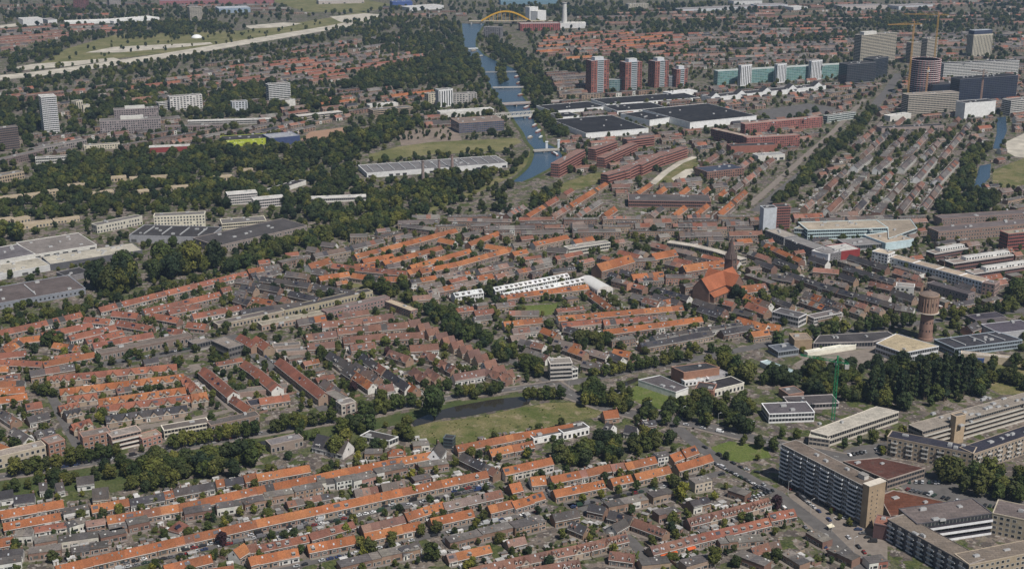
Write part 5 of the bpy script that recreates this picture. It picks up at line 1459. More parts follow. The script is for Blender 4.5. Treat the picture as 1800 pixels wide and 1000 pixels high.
# ================================================================ LANDMARKS
def water_tower():
    x, y = at(1626, 596)
    root = thing('water_tower', (x, y, 0), 0, label='brick water tower with a broader drum on a tapering shaft', category='water tower')
    mark_rect(x, y, 0, 9, 9)
    br, br2 = (0.27, 0.165, 0.13), (0.29, 0.205, 0.155)
    m = MB()
    m.lathe([(6.3, 0), (6.3, 2.0), (5.9, 2.3), (5.5, 14), (5.3, 22.5)], 28, M_PAINT, br)
    m.build('shaft', root)
    m = MB()
    m.lathe([(5.3, 22.4), (6.2, 23.2), (8.2, 24.6), (8.9, 24.7), (8.9, 25.4), (8.0, 25.6), (8.0, 39.2), (8.5, 39.6), (8.5, 40.6), (7.9, 40.7)], 28, M_PAINT, br2)
    drum = m.build('drum', root)
    m = MB()
    m.lathe([(7.9, 40.6), (7.4, 41.2), (1.2, 43.4), (1.0, 44.4), (0.05, 44.6)], 28, M_TILE, (0.17, 0.13, 0.11))
    m.build('roof', root)
    m = MB()
    m.lathe([(8.95, 24.75), (9.2, 24.8), (9.2, 25.25), (8.0, 25.45)], 28, M_PAINT, (0.6, 0.56, 0.5))
    m.build('cornice', root)
    for k in range(24):
        a = 2 * math.pi * k / 24
        m = MB()
        c, s = math.cos(a), math.sin(a)
        m.bar((c * 8.05, s * 8.05, 26.4), (c * 8.05, s * 8.05, 38.6), 0.28, M_PAINT, br)
        m.build('pilaster', drum)
        if k % 2 == 0:
            a += math.pi / 24
            c, s = math.cos(a), math.sin(a)
            m = MB()
            for z0, z1 in ((31.0, 34.5),):
                m.face([(c * 8.03 - s * 0.4, s * 8.03 + c * 0.4, z1), (c * 8.03 - s * 0.4, s * 8.03 + c * 0.4, z0), (c * 8.03 + s * 0.4, s * 8.03 - c * 0.4, z0), (c * 8.03 + s * 0.4, s * 8.03 - c * 0.4, z1)], M_GLASS, GLASSES[0])
            m.build('window', drum)
    for k in range(6):
        a = -math.pi / 2 + (k - 2.5) * 0.5
        c, s = math.cos(a), math.sin(a)
        m = MB()
        for z in (8, 15):
            r = 6.02 - z * 0.035
            m.face([(c * r - s * 0.4, s * r + c * 0.4, z + 1.8), (c * r - s * 0.4, s * r + c * 0.4, z), (c * r + s * 0.4, s * r - c * 0.4, z), (c * r + s * 0.4, s * r - c * 0.4, z + 1.8)], M_GLASS, GLASSES[0])
        m.build('window', root)


water_tower()


def church():
    ax, ay = at(1232, 496, 18)
    bx, by = at(1288, 474, 18)
    ang = math.atan2(by - ay, bx - ax)
    x, y = (ax + bx) / 2, (ay + by) / 2
    L = math.hypot(bx - ax, by - ay) * 0.8
    root = thing('church', (x, y, 0), ang, label='brick church with orange roof, transept and dark spire tower', category='church')
    root.scale = (1.22, 1.22, 1.12)
    mark_rect(x, y, ang, L / 2 + 14, 22)
    br = (0.20, 0.125, 0.10)
    oc = (0.29, 0.10, 0.05)

    def gable(m_w, m_r, x0, x1, w, he, hr, axis=0, off=0.0, rc=oc):
        def P(a, b, z):
            return (a + off, b, z) if axis == 0 else (b + off, a, z)
        for sg in (-1, 1):
            f = [P(x0, sg * w / 2, 0), P(x1, sg * w / 2, 0), P(x1, sg * w / 2, he), P(x0, sg * w / 2, he)]
            m_w.face(f, M_PAINT, br)
            m_r.face([P(x0 - 0.3, sg * (w / 2 + 0.5), he - 0.5), P(x1 + 0.3, sg * (w / 2 + 0.5), he - 0.5), P(x1 + 0.3, 0, hr), P(x0 - 0.3, 0, hr)], M_TILE, jit(rc, 0.05))
        for xx in (x0, x1):
            m_w.face([P(xx, -w / 2, 0), P(xx, w / 2, 0), P(xx, w / 2, he), P(xx, 0, hr - 0.2), P(xx, -w / 2, he)], M_PAINT, jit(br, 0.05))
    W, RF = MB(), MB()
    gable(W, RF, -L / 2, L / 2, 15, 10, 19)
    gable(W, RF, -15, 13, 13, 10, 18.5, 1, L * 0.18)
    for sg in (-1, 1):
        W.box(-L / 2 + 1, L * 0.08, sg * 11.5 - 4 if sg > 0 else -11.5, sg * 11.5 if sg > 0 else -7.5, 0, 5.0, M_PAINT, br)
        RF.face([(-L / 2 + 0.6, sg * 12, 4.9), (L * 0.08, sg * 12, 4.9), (L * 0.08, sg * 7.4, 8.2), (-L / 2 + 0.6, sg * 7.4, 8.2)], M_TILE, jit(oc, 0.05))
    W.build('wall', root)
    RF.build('roof', root)
    for k in range(6):
        m = MB()
        xx = -L / 2 + 4 + k * 5.0
        for sg in (-1, 1):
            window(m, xx, sg * 11.52, 1, 0, 0, sg, 0, 1.4, 1.3, 2.6, frame=(0.3, 0.27, 0.22))
        m.build('window', root)
    T = MB()
    tx, ty = L / 2 + 3.5, 4.0
    T.box(tx - 3.6, tx + 3.6, ty - 3.6, ty + 3.6, 0, 25, M_PAINT, (0.16, 0.105, 0.09))
    t = T.build('tower', root)
    T = MB()
    T.lathe([(4.8, 25), (3.0, 31), (0.08, 44)], 8, M_TILE, (0.10, 0.075, 0.07), tx, ty, math.pi / 8)
    T.build('spire', t)
    T = MB()
    for sx, sy in ((-1, -1), (1, -1), (1, 1), (-1, 1)):
        T.lathe([(0.9, 24.5), (0.8, 27), (0.04, 30.5)], 6, M_TILE, (0.12, 0.09, 0.08), tx + sx * 2.9, ty + sy * 2.9)
    T.build('pinnacles', t, kind='stuff')
    for z in (16, 20.5):
        T = MB()
        for dx in (-1.2, 1.2):
            window(T, tx + dx, ty - 3.62, 1, 0, 0, -1, 0, z, 1.1, 3.0, frame=(0.2, 0.15, 0.12))
        T.build('belfry_opening', t)


church()


def arch_bridge():
    (ax, ay), (bx, by) = at(846, 43), at(932, 43)
    L = bx - ax
    x, y = (ax + bx) / 2, (ay + by) / 2
    root = thing('arch_bridge', (x, y, 0), 0.0, label='yellow steel twin-arch road bridge over the far canal', category='bridge')
    yel = (0.60, 0.34, 0.03)
    m = MB()
    m.box(-L * 0.75, L * 1.0, -8, 8, 8.0, 9.6, M_PAINT, (0.42, 0.37, 0.28), True)
    m.build('deck', root)
    for sg in (-1, 1):
        m = MB()
        pts = []
        for k in range(25):
            t = k / 24
            pts.append((-L / 2 + L * t, sg * (9.0 - 3.0 * math.sin(math.pi * t)), 8.5 + 25 * math.sin(math.pi * t)))
        for p, q in zip(pts, pts[1:]):
            m.bar(p, q, 1.35, M_PAINT, yel)
        m.build('arch', root)
        for k in range(2, 23, 2):
            p = pts[k]
            m = MB()
            m.bar((p[0], sg * 8.2, 9), p, 0.3, M_PAINT, yel)
            m.build('hanger', root)
    for xx in (-L * 0.5, L * 0.5, -L * 0.7, L * 0.75):
        m = MB()
        m.box(xx - 2, xx + 2, -7, 7, 0, 8, M_PAINT, (0.4, 0.38, 0.35))
        m.build('pier', root)
    for xx in (-0.3, -0.1, 0.1, 0.3):
        m = MB()
        zz = 8.5 + 25 * math.sin(math.pi * (xx + 0.5))
        yy = 9.0 - 3.0 * math.sin(math.pi * (xx + 0.5))
        m.bar((xx * L, -yy, zz), (xx * L, yy, zz), 0.6, M_PAINT, yel)
        m.build('cross_brace', root)


arch_bridge()


def low_bridge(p0, p1, w, z, label, col=(0.5, 0.48, 0.45), truss=False, piers=2):
    (ax, ay), (bx, by) = at(p0[0], p0[1], z), at(p1[0], p1[1], z)
    L = math.hypot(bx - ax, by - ay)
    root = thing('canal_bridge', ((ax + bx) / 2, (ay + by) / 2, 0), math.atan2(by - ay, bx - ax), label=label, category='bridge')
    m = MB()
    m.box(-L / 2, L / 2, -w / 2, w / 2, z - 1.1, z, M_PAINT, (0.3, 0.29, 0.28), True)
    m.build('deck', root)
    for sg in (-1, 1):
        m = MB()
        m.box(-L / 2, L / 2, sg * w / 2 - 0.15, sg * w / 2 + 0.15, z - 1.3, z + 0.9, M_PAINT, col)
        if truss:
            n = max(4, int(L / 7))
            m.bar((-L / 2, sg * w / 2, z + 6), (L / 2, sg * w / 2, z + 6), 0.35, M_PAINT, col)
            for k in range(n + 1):
                xx = -L / 2 + L * k / n
                m.bar((xx, sg * w / 2, z), (xx, sg * w / 2, z + 6), 0.3, M_PAINT, col)
                if k < n:
                    m.bar((xx, sg * w / 2, z), (xx + L / n, sg * w / 2, z + 6), 0.22, M_PAINT, col)
        m.build('parapet' if not truss else 'truss', root)
    for k in range(piers):
        xx = -L / 2 + L * (k + 1) / (piers + 1)
        m = MB()
        m.box(xx - 0.8, xx + 0.8, -w / 2 + 0.5, w / 2 - 0.5, 0, z - 1.1, M_PAINT, (0.35, 0.33, 0.3))
        m.build('pier', root)


low_bridge((866, 154), (921, 153), 5, 3, 'narrow pale canal bridge above the wide road bridge', (0.42, 0.40, 0.38))
low_bridge((848, 127), (912, 126), 4, 3, 'farthest low canal bridge, beside the tree island', (0.3, 0.3, 0.3))
low_bridge((884, 183), (992, 177), 15, 5, 'wide brick-sided road bridge over the canal', (0.33, 0.27, 0.25), piers=4)
low_bridge((868, 207), (948, 201), 7, 5, 'white truss bridge between college and exhibition halls', (0.5, 0.48, 0.44), True)
low_bridge((822, 86), (840, 85), 4, 3, 'small far canal bridge where the canal narrows', (0.6, 0.6, 0.6), piers=1)
low_bridge((938, 265), (990, 262), 7, 3.5, 'lock bridge with two white towers at the canal bend', (0.4, 0.37, 0.33), piers=2)
for k, (a, b) in enumerate(((961, 266), (982, 263))):
    x, y = at(a, b)
    root = thing('lock_tower', (x, y, 0), 0, label='slim white lock tower, %s of the pair at the canal bend' % ('left' if k == 0 else 'right'), category='lock tower', group='lock towers')
    m = MB()
    m.box(-1.6, 1.6, -1.6, 1.6, 0, 13, M_PAINT, (0.62, 0.66, 0.7))
    m.build('shaft', root)
    m = MB()
    m.box(-2.1, 2.1, -2.1, 2.1, 13, 14.2, M_PAINT, (0.68, 0.7, 0.72), True)
    m.build('cap', root)


def stack(px, ytop, yb, r, col, label, name='chimney_stack', bands=False):
    h = height_of(px, ytop, yb)
    x, y = at(px, yb)
    root = thing(name, (x, y, 0), 0, label=label, category='chimney')
    m = MB()
    m.lathe([(r * 1.35, 0), (r * 1.2, h * 0.15), (r, h * 0.6), (r * 0.85, h - 1.2)], 14, M_PAINT, col)
    m.build('shaft', root)
    m = MB()
    m.lathe([(r * 0.85, h - 1.2), (r * 1.1, h - 0.9), (r * 1.1, h), (r * 0.6, h)], 14, M_PAINT, tuple(c * 0.7 for c in col))
    m.build('rim', root)


stack(992, 5, 49, 6.0, (0.58, 0.57, 0.55), 'tall white chimney of the far factory')
stack(795, 272, 303, 1.9, (0.26, 0.19, 0.17), 'right of three brick chimneys at the depot hall')
stack(772, 281, 306, 1.7, (0.24, 0.18, 0.17), 'middle of three brick chimneys at the depot hall')
stack(744, 283, 332, 1.9, (0.25, 0.2, 0.185), 'left and tallest of three brick chimneys before the depot hall')
stack(140, 752, 772, 0.9, (0.24, 0.14, 0.11), 'thin brick chimney beside the brick flats on the canal street')


def crane(px, ytop, yb, jib, ang, col, label, counter=0.3, thick=0.2):
    h = height_of(px, ytop, yb)
    x, y = at(px, yb)
    root = thing('tower_crane', (x, y, 0), 0, label=label, category='crane')
    hw, r = 1.0, thick

    def lattice(m, pts4a, pts4b, n):
        a, b = [Vector(p) for p in pts4a], [Vector(p) for p in pts4b]
        for i in range(len(a)):
            m.bar(a[i], b[i], r, M_PAINT, col)
        for k in range(n):
            for i in range(len(a)):
                j = (i + 1) % len(a)
                p = a[i].lerp(b[i], k / n)
                q = a[j].lerp(b[j], (k + 1) / n)
                m.bar(p, q, r * 0.6, M_PAINT, col)
    m = MB()
    c4 = [(-hw, -hw), (hw, -hw), (hw, hw), (-hw, hw)]
    lattice(m, [(a, b, 0) for a, b in c4], [(a, b, h - 6) for a, b in c4], max(6, int(h / 3)))
    m.build('mast', root)
    c, s = math.cos(ang), math.sin(ang)

    def at_arm(d, o, z):
        return (c * d - s * o, s * d + c * o, z)
    m = MB()
    lattice(m, [at_arm(1, -0.8, h - 5), at_arm(1, 0.8, h - 5), at_arm(1, 0, h - 3.4)], [at_arm(jib, -0.8, h - 5), at_arm(jib, 0.8, h - 5), at_arm(jib, 0, h - 4.0)], int(jib / 3))
    m.build('jib', root)
    m = MB()
    lattice(m, [at_arm(-1, -0.8, h - 5), at_arm(-1, 0.8, h - 5), at_arm(-1, 0, h - 4)], [at_arm(-jib * counter, -0.8, h - 5), at_arm(-jib * counter, 0.8, h - 5), at_arm(-jib * counter, 0, h - 4.4)], 4)
    m.build('counter_jib', root)
    m = MB()
    d = -jib * counter + 1.5
    p = at_arm(d, 0, 0)
    m.box(p[0] - 1.5, p[0] + 1.5, p[1] - 1.5, p[1] + 1.5, h - 8.5, h - 5.2, M_PAINT, (0.4, 0.39, 0.37), True)
    m.build('counterweight', root)
    m = MB()
    m.bar(at_arm(0, 0, h - 6), at_arm(0, 0, h), 0.5, M_PAINT, col)
    m.bar(at_arm(0, 0, h), at_arm(jib * 0.7, 0, h - 3.8), 0.13, M_PAINT, col)
    m.bar(at_arm(0, 0, h), at_arm(-jib * counter, 0, h - 4.2), 0.13, M_PAINT, col)
    m.build('tower_head', root)
    m = MB()
    p = at_arm(1.5, -1.6, 0)
    m.box(p[0] - 1, p[0] + 1, p[1] - 1, p[1] + 1, h - 8, h - 5.4, M_PAINT, (0.6, 0.6, 0.6), True)
    m.build('cab', root)


crane(1593, 38, 196, 46, 3.3, (0.45, 0.27, 0.09), 'tall yellow tower crane left of the round unfinished tower')
crane(1637, 22, 160, 60, 2.9, (0.42, 0.26, 0.08), 'farther yellow tower crane with long jib above the beige towers')
crane(1625, 118, 190, 22, 1.2, (0.45, 0.25, 0.12), 'small orange crane before the round unfinished tower')
crane(1722, 122, 195, 24, 2.2, (0.40, 0.26, 0.2), 'brownish crane before the navy office')
crane(1464, 625, 738, 28, 2.6, (0.015, 0.19, 0.08), 'bright green tower crane in the health centre yard', thick=0.13)


def round_tower():
    x, y = at(1626, 168)
    r = 27
    h = height_of(1626, 106, 168)
    root = thing('round_tower', (x, y + r * 0.5, 0), 0, label='round unfinished tower with red and white floor edges', category='tower block')
    mark_rect(x, y + r * 0.5, 0, r, r)
    m = MB()
    m.lathe([(r - 2.0, 0), (r - 2.0, h)], 40, M_PAINT, (0.035, 0.028, 0.034))
    m.build('core', root)
    n = int(h / 3.7)
    for k in range(n):
        z = (k + 1) * h / n
        m = MB()
        m.lathe([(r - 2.1, z - 0.75), (r, z - 0.75), (r, z), (r - 2.1, z)], 40, M_PAINT, (0.66, 0.56, 0.56) if k > 3 else (0.3, 0.32, 0.36))
        m.build('floor_slab', root)
    for k in range(30):
        a = 2 * math.pi * k / 30
        m = MB()
        m.bar((math.cos(a) * (r - 0.6), math.sin(a) * (r - 0.6), 0), (math.cos(a) * (r - 0.6), math.sin(a) * (r - 0.6), h + 1.5), 0.35, M_PAINT, (0.30, 0.09, 0.09))
        m.build('column', root)


round_tower()


def dome():
    x, y = at(346, 67)
    root = thing('air_dome', (x, y, 0), 0, label='small white air dome in the fields beyond the motorway', category='dome hall')
    m = MB()
    r = 13
    m.lathe([(r * math.cos(t * math.pi / 16), r * 0.62 * math.sin(t * math.pi / 16)) for t in range(9)], 24, M_METAL, (0.75, 0.75, 0.75))
    m.build('membrane', root)
    m = MB()
    m.lathe([(r + 0.4, 0), (r + 0.4, 0.7), (r - 0.3, 0.7)], 24, M_PAINT, (0.5, 0.5, 0.5))
    m.build('base_ring', root)


dome()


def wave_gables():
    root = LAST['wave_hall']
    h = root['_h']
    for k in range(5):
        t = (k + 0.15) / 4.4
        px, py = 1252 + t * 198, 172 - t * 21
        x, y = at(px, py, h)
        m = MB()
        m.face([(-9, -0.4, 0), (9, -0.4, 0), (0, -0.4, 7.5)], M_PAINT, (0.76, 0.76, 0.76))
        m.face([(-9.5, -0.6, 0.2), (0, -0.6, 8), (0, 22, 8), (-9.5, 22, 0.2)], M_TILE, (0.06, 0.058, 0.06))
        m.face([(9.5, -0.6, 0.2), (9.5, 22, 0.2), (0, 22, 8), (0, -0.6, 8)], M_TILE, (0.06, 0.058, 0.06))
        put('gable', m.mesh('gable'), root, (x - root.location.x, y - root.location.y, h), 0.12)


wave_gables()


def slab_flats():
    """The tall slab by the square: every balcony, window and floor band its own piece."""
    h = 26.0
    (ax, ay), (bx, by) = at(1374, 781, h), at(1519, 855, h)
    L = math.hypot(bx - ax, by - ay)
    ang = math.atan2(by - ay, bx - ax)
    root = thing('slab_flats', ((ax + bx) / 2, (ay + by) / 2, 0), ang, label='tall slab flats with white balconies and tan brick stair end', category='apartment block')
    D = 12.5
    cx, cy = (ax + bx) / 2 - math.sin(ang) * D / 2, (ay + by) / 2 + math.cos(ang) * D / 2
    mark_rect(cx, cy, ang, L / 2 + 3, D / 2 + 3)
    W = MB()
    wall = (0.22, 0.21, 0.205)
    W.box(-L / 2, L / 2, 0, D, 0, h, M_PAINT, wall)
    W.build('wall', root)
    m = MB()
    m.box(-L / 2 - 0.2, L / 2 + 0.2, -0.3, D + 0.3, h, h + 0.5, M_PAINT, (0.36, 0.34, 0.32))
    m.box(-L / 2 + 0.3, L / 2 - 0.3, 0.2, D - 0.2, h + 0.4, h + 0.55, M_FLAT, (0.16, 0.13, 0.11))
    m.build('roof', root)
    nf, bays = 8, 6
    fh = (h - 3.4) / nf
    bal = MB()
    bal.box(-3.3, 3.3, -1.5, -0.02, 0, 0.18, M_PAINT, (0.5, 0.5, 0.5), True)
    bal.box(-3.3, 3.3, -1.5, -1.38, 0.18, 1.15, M_PAINT, (0.56, 0.59, 0.63))
    bal.box(3.18, 3.3, -1.38, -0.02, 0.18, 1.15, M_PAINT, (0.56, 0.59, 0.63))
    bal.box(-3.3, -3.18, -1.38, -0.02, 0.18, 1.15, M_PAINT, (0.56, 0.59, 0.63))
    bme = bal.mesh('balcony')
    win = MB()
    win.box(-3.2, 3.2, -0.10, -0.04, 0.05, 2.35, M_GLASS, (0.03, 0.035, 0.042))
    for k in (-2.1, -0.7, 0.7, 2.1):
        win.box(k - 0.08, k + 0.08, -0.15, -0.09, 0.05, 2.35, M_PAINT, (0.5, 0.5, 0.5))
    wme = win.mesh('balcony_window')
    pan = MB()
    pan.box(-1.5, 1.5, -0.12, -0.04, 0.9, 2.35, M_GLASS, (0.04, 0.045, 0.055))
    pan.box(-1.6, 1.6, -0.14, -0.05, 0.0, 0.85, M_PAINT, (0.42, 0.46, 0.50))
    pan.box(-0.08, 0.08, -0.16, -0.11, 0.9, 2.35, M_PAINT, (0.55, 0.55, 0.55))
    pme = pan.mesh('window')
    bw = L / bays
    for f in range(nf):
        z = 3.4 + f * fh + 0.15
        for k in range(bays):
            x = -L / 2 + (k + 0.5) * bw
            put('balcony_window', wme, root, (x - bw * 0.18, 0, z), 0, (bw * 0.58 / 6.6, 1, 1))
            put('balcony', bme, root, (x - bw * 0.18, 0, z - 0.1), 0, (bw * 0.58 / 6.6, 1, 1))
            put('window', pme, root, (x + bw * 0.31, 0, z), 0, (bw * 0.30 / 3.2, 1, 1))
    for k in range(bays):
        m = MB()
        x = -L / 2 + k * bw
        m.box(x - 0.15, x + 0.15, -0.5, -0.02, 0, h - 0.02, M_PAINT, (0.34, 0.33, 0.33))
        m.build('fin', root)
    for k in range(14):
        m = MB()
        x = -L / 2 + (k + 0.5) * L / 14
        m.box(x - L / 32, x + L / 32, -0.2, -0.04, 0.3, 2.9, M_GLASS, (0.05, 0.05, 0.055))
        m.build('shop_window', root)
    # stair end of tan brick
    m = MB()
    tan = (0.35, 0.265, 0.18)
    m.box(L / 2 + 0.02, L / 2 + 5, -1.0, D + 0.6, 0, h + 2.2, M_PAINT, tan)
    m.box(L / 2 - 0.1, L / 2 + 5.2, -1.2, D + 0.8, h + 2.2, h + 2.7, M_PAINT, (0.55, 0.5, 0.43))
    st = m.build('stair_end', root)
    for f in range(nf):
        for yy in (2.0, 6.5):
            m = MB()
            window(m, L / 2 + 5, yy, 0, 1, 1, 0, 0, 3.6 + f * fh, 0.7, 1.0, frame=(0.35, 0.28, 0.2))
            m.build('window', st)
    put('lift_housing', SH['lift'], root, (L / 2 - 8, D * 0.6, h + 0.5))
    put('roof_unit', SH['unit'], root, (-L * 0.15, D * 0.5, h + 0.5))
    put('roof_unit', SH['unit'], root, (-L * 0.02, D * 0.4, h + 0.5))
    put('roof_unit', SH['unit'], root, (L * 0.2, D * 0.6, h + 0.5))


slab_flats()


def court_flats():
    h = 13.0
    roofc = (0.18, 0.15, 0.125)
    t = B('courtyard_flats', 'front-left wing of the courtyard flats with rows of loggias', 'apartment block', [(1560, 913), (1703, 993)], h=h, style='plain', wall=(0.10, 0.095, 0.105), depth=13, roof=roofc, units=2, parapet=(0.28, 0.25, 0.23))
    root = t[0]
    Q = t[1]
    ang = math.atan2(Q[1][1] - Q[0][1], Q[1][0] - Q[0][0])
    L = math.hypot(Q[1][0] - Q[0][0], Q[1][1] - Q[0][1])
    lg = MB()
    lg.box(-2.6, 2.6, -1.2, -0.02, 0, 0.15, M_PAINT, (0.4, 0.4, 0.4), True)
    lg.box(-2.6, 2.6, -1.2, -1.1, 0.15, 1.05, M_PAINT, (0.40, 0.43, 0.48))
    lg.box(-2.5, -0.3, -0.3, -0.04, 0.2, 2.5, M_PAINT, (0.42, 0.38, 0.34))
    lg.box(-0.25, 2.5, -0.1, -0.04, 0.2, 2.5, M_GLASS, (0.03, 0.035, 0.045))
    lme = lg.mesh('loggia')
    nb = int(L / 7.2)
    ux, uy = math.cos(ang), math.sin(ang)
    for f in range(4):
        for k in range(nb):
            d = (k + 0.5) * L / nb
            put('loggia', lme, root, (Q[0][0] + ux * d, Q[0][1] + uy * d, 0.6 + f * 3.05), ang)
    B('courtyard_flats', 'front-right wing of the courtyard flats at the bottom edge', 'apartment block', [(1704, 993), (1840, 966)], h=h + 0.2, style='grid', wall=(0.33, 0.27, 0.2), depth=13, roof=roofc, units=2)
    B('courtyard_flats', 'back wing of the courtyard flats with white balcony bands', 'apartment block', [(1612, 921), (1744, 902)], h=h + 0.35, style='gallery', wall=(0.05, 0.045, 0.055), depth=20, roof=(0.15, 0.125, 0.12), pal=(0.72, 0.72, 0.74), units=4, fh=3.3)
    B('courtyard_flats', 'right back wing of the courtyard flats in tan brick', 'apartment block', [(1745, 902), (1835, 921)], h=h + 0.55, style='grid', wall=(0.35, 0.3, 0.225), depth=20, roof=(0.15, 0.125, 0.12), units=3)


court_flats()


def add_balconies(bname_t, every, col):
    """Balconies hung on the front of a flat block, each a piece of its own."""
    root, Q, h, c = bname_t
    m = MB()
    m.box(-2.0, 2.0, -1.3, -0.02, 0, 0.15, M_PAINT, (0.4, 0.4, 0.4), True)
    m.box(-2.0, 2.0, -1.3, -1.2, 0.15, 1.05, M_PAINT, col)
    m.box(-2.0, -1.9, -1.2, -0.02, 0.15, 1.05, M_PAINT, col)
    m.box(1.9, 2.0, -1.2, -0.02, 0.15, 1.05, M_PAINT, col)
    me = m.mesh('balcony')
    ang = math.atan2(Q[1][1] - Q[0][1], Q[1][0] - Q[0][0])
    L = math.hypot(Q[1][0] - Q[0][0], Q[1][1] - Q[0][1])
    for f in range(1, 4):
        for k in range(int(L / every)):
            d = (k + 0.5) * every
            put('balcony', me, root, (Q[0][0] + math.cos(ang) * d, Q[0][1] + math.sin(ang) * d, f * (h - 0.3) / 4 + 0.1), ang)


for t_ in FLATS:
    add_balconies(t_, 10.2, (0.55, 0.53, 0.5))


def white_hall():
    """White rounded hall and the long white sawtooth range in the middle of the view."""
    (ax, ay), (bx, by) = at(1030, 484, 9), at(1064, 503, 9)
    L = math.hypot(bx - ax, by - ay)
    root = thing('vaulted_hall', ((ax + bx) / 2, (ay + by) / 2, 0), math.atan2(by - ay, bx - ax), label='white barrel-roofed hall at the end of the long white range', category='hall')
    mark_rect((ax + bx) / 2, (ay + by) / 2, math.atan2(by - ay, bx - ax), L / 2 + 3, 11)
    m = MB()
    w = 8.5
    sec = [(-w, 5.0)] + [(-w * math.cos(t * math.pi / 10), 5.0 + 4.0 * math.sin(t * math.pi / 10)) for t in range(1, 10)] + [(w, 5.0)]
    for (y0, z0), (y1, z1) in zip(sec, sec[1:]):
        m.face([(-L / 2, y0, z0), (L / 2, y0, z0), (L / 2, y1, z1), (-L / 2, y1, z1)], M_METAL, (0.58, 0.57, 0.55))
    m.build('roof', root)
    m = MB()
    for xx in (-L / 2, L / 2):
        m.face([(xx, -w, 0), (xx, w, 0)] + [(xx, y, z) for y, z in reversed(sec)], M_PAINT, (0.62, 0.58, 0.55))
    for sg in (-1, 1):
        m.face([(-L / 2, sg * w, 0), (L / 2, sg * w, 0), (L / 2, sg * w, 5), (-L / 2, sg * w, 5)], M_PAINT, (0.62, 0.6, 0.57))
    m.build('wall', root)
    m = MB()
    for k in range(8):
        window(m, -L / 2, -w, 1, 0, 0, -1, (k + 0.5) * L / 8, 1.2, L / 8 * 0.7, 2.2)
    for k in range(4):
        window(m, L / 2, -w, 0, 1, 1, 0, (k + 0.5) * w / 2, 1.2, 2.6, 2.2)
    m.build('windows', root, kind='stuff')


white_hall()


def canal_boats():
    spots = [(940, 222, 1.25), (947, 232, 1.2), (951, 243, 1.3), (934, 208, 1.2), (926, 190, 1.15), (915, 168, 1.1), (913, 147, 1.1), (909, 136, 1.1), (846, 100, 1.0), (833, 90, 1.0), (932, 243, 1.2), (975, 272, 1.9)]
    spots.sort(key=lambda q: -q[1])
    for k, (px, py, a) in enumerate(spots):
        x, y = at(px, py)
        c = R.choice(((0.08, 0.08, 0.1), (0.2, 0.07, 0.05), (0.06, 0.1, 0.08), (0.25, 0.2, 0.14)))
        r = thing('canal_barge', (x, y, 0.15), a, label='moored canal barge with pale cabin, %s nearest on the canal' % ordinal(k + 1), category='boat', group='barges moored on the canal')
        m = MB()
        L, w = R.uniform(16, 24), 2.3
        hull = [(-L / 2, -w * 0.8), (L * 0.36, -w), (L / 2, 0), (L * 0.36, w), (-L / 2, w * 0.8)]
        m.prism(hull, 0, 1.4, M_PAINT, c)
        m.build('hull', r)
        m = MB()
        m.box(-L * 0.42, L * 0.22, -w * 0.65, w * 0.65, 1.4, 3.2, M_PAINT, R.choice(((0.55, 0.53, 0.5), (0.4, 0.36, 0.3), (0.6, 0.6, 0.6))))
        for q in range(5):
            window(m, -L * 0.4, -w * 0.65, 1, 0, 0, -1, L * 0.12 * (q + 0.5), 2.0, L * 0.06, 0.7)
        m.build('cabin', r)


canal_boats()


def street_lamps():
    P = [(1000, 686), (1040, 700), (1085, 712), (1140, 727), (1200, 736), (1262, 748), (1320, 763), (1376, 850), (1385, 870), (1425, 902), (1462, 935), (1500, 970)]
    for k, q in enumerate(P):
        x, y = at(*q)
        r = thing('street_lamp', (x, y, 0.1), 0.4, label=('street lamp on the main road, %s from the left' % ordinal(k + 1)) if k < 7 else 'street lamp on the square before the slab flats, %s counted downwards' % ordinal(k - 6), category='street lamp', group='street lamps')
        m = MB()
        m.lathe([(0.14, 0), (0.11, 4), (0.08, 9.5)], 6, M_METAL, (0.5, 0.5, 0.5))
        m.build('pole', r)
        m = MB()
        m.bar((0, 0, 9.4), (1.6, 0, 9.8), 0.06, M_METAL, (0.5, 0.5, 0.5))
        m.box(1.3, 2.3, -0.18, 0.18, 9.7, 9.9, M_METAL, (0.55, 0.55, 0.55), True)
        m.build('lamp_head', r)


street_lamps()

# ================================================================ ROWS OF HOUSES read off the photograph
def rows(zone, ox, oy, items, k=4.0, **kw):
    for it in items:
        x0, y0, x1, y1, c = it[:5]
        o = dict(kw)
        if len(it) > 5:
            o.update(it[5])
        row(ox + x0 / k, oy + y0 / k, ox + x1 / k, oy + y1 / k, c, zone, **o)


Z_BL = 'in the rows at the bottom left'
Z_BM = 'in the rows at the bottom middle'
Z_BR = 'in the streets left of the tall slab flats'
Z_ML = 'in the garden quarter at the left edge'
Z_GR = 'in the zigzag-gabled grid at left'
Z_RED = 'among the slanting red rows left of centre'
Z_BRN = 'in the brown quarter left of the tree avenue'
Z_GRY = 'in the grey quarter below the railway bank'
Z_ORC = 'in the orange quarter below the railway bank'
Z_MID = 'in the orange quarter around the white barrel-roofed hall'
Z_CHU = 'around the brick church'
Z_DRK = 'in the dark-roofed quarter left of the water tower'
Z_WG = 'among the white-gabled rows beside the broad avenue'

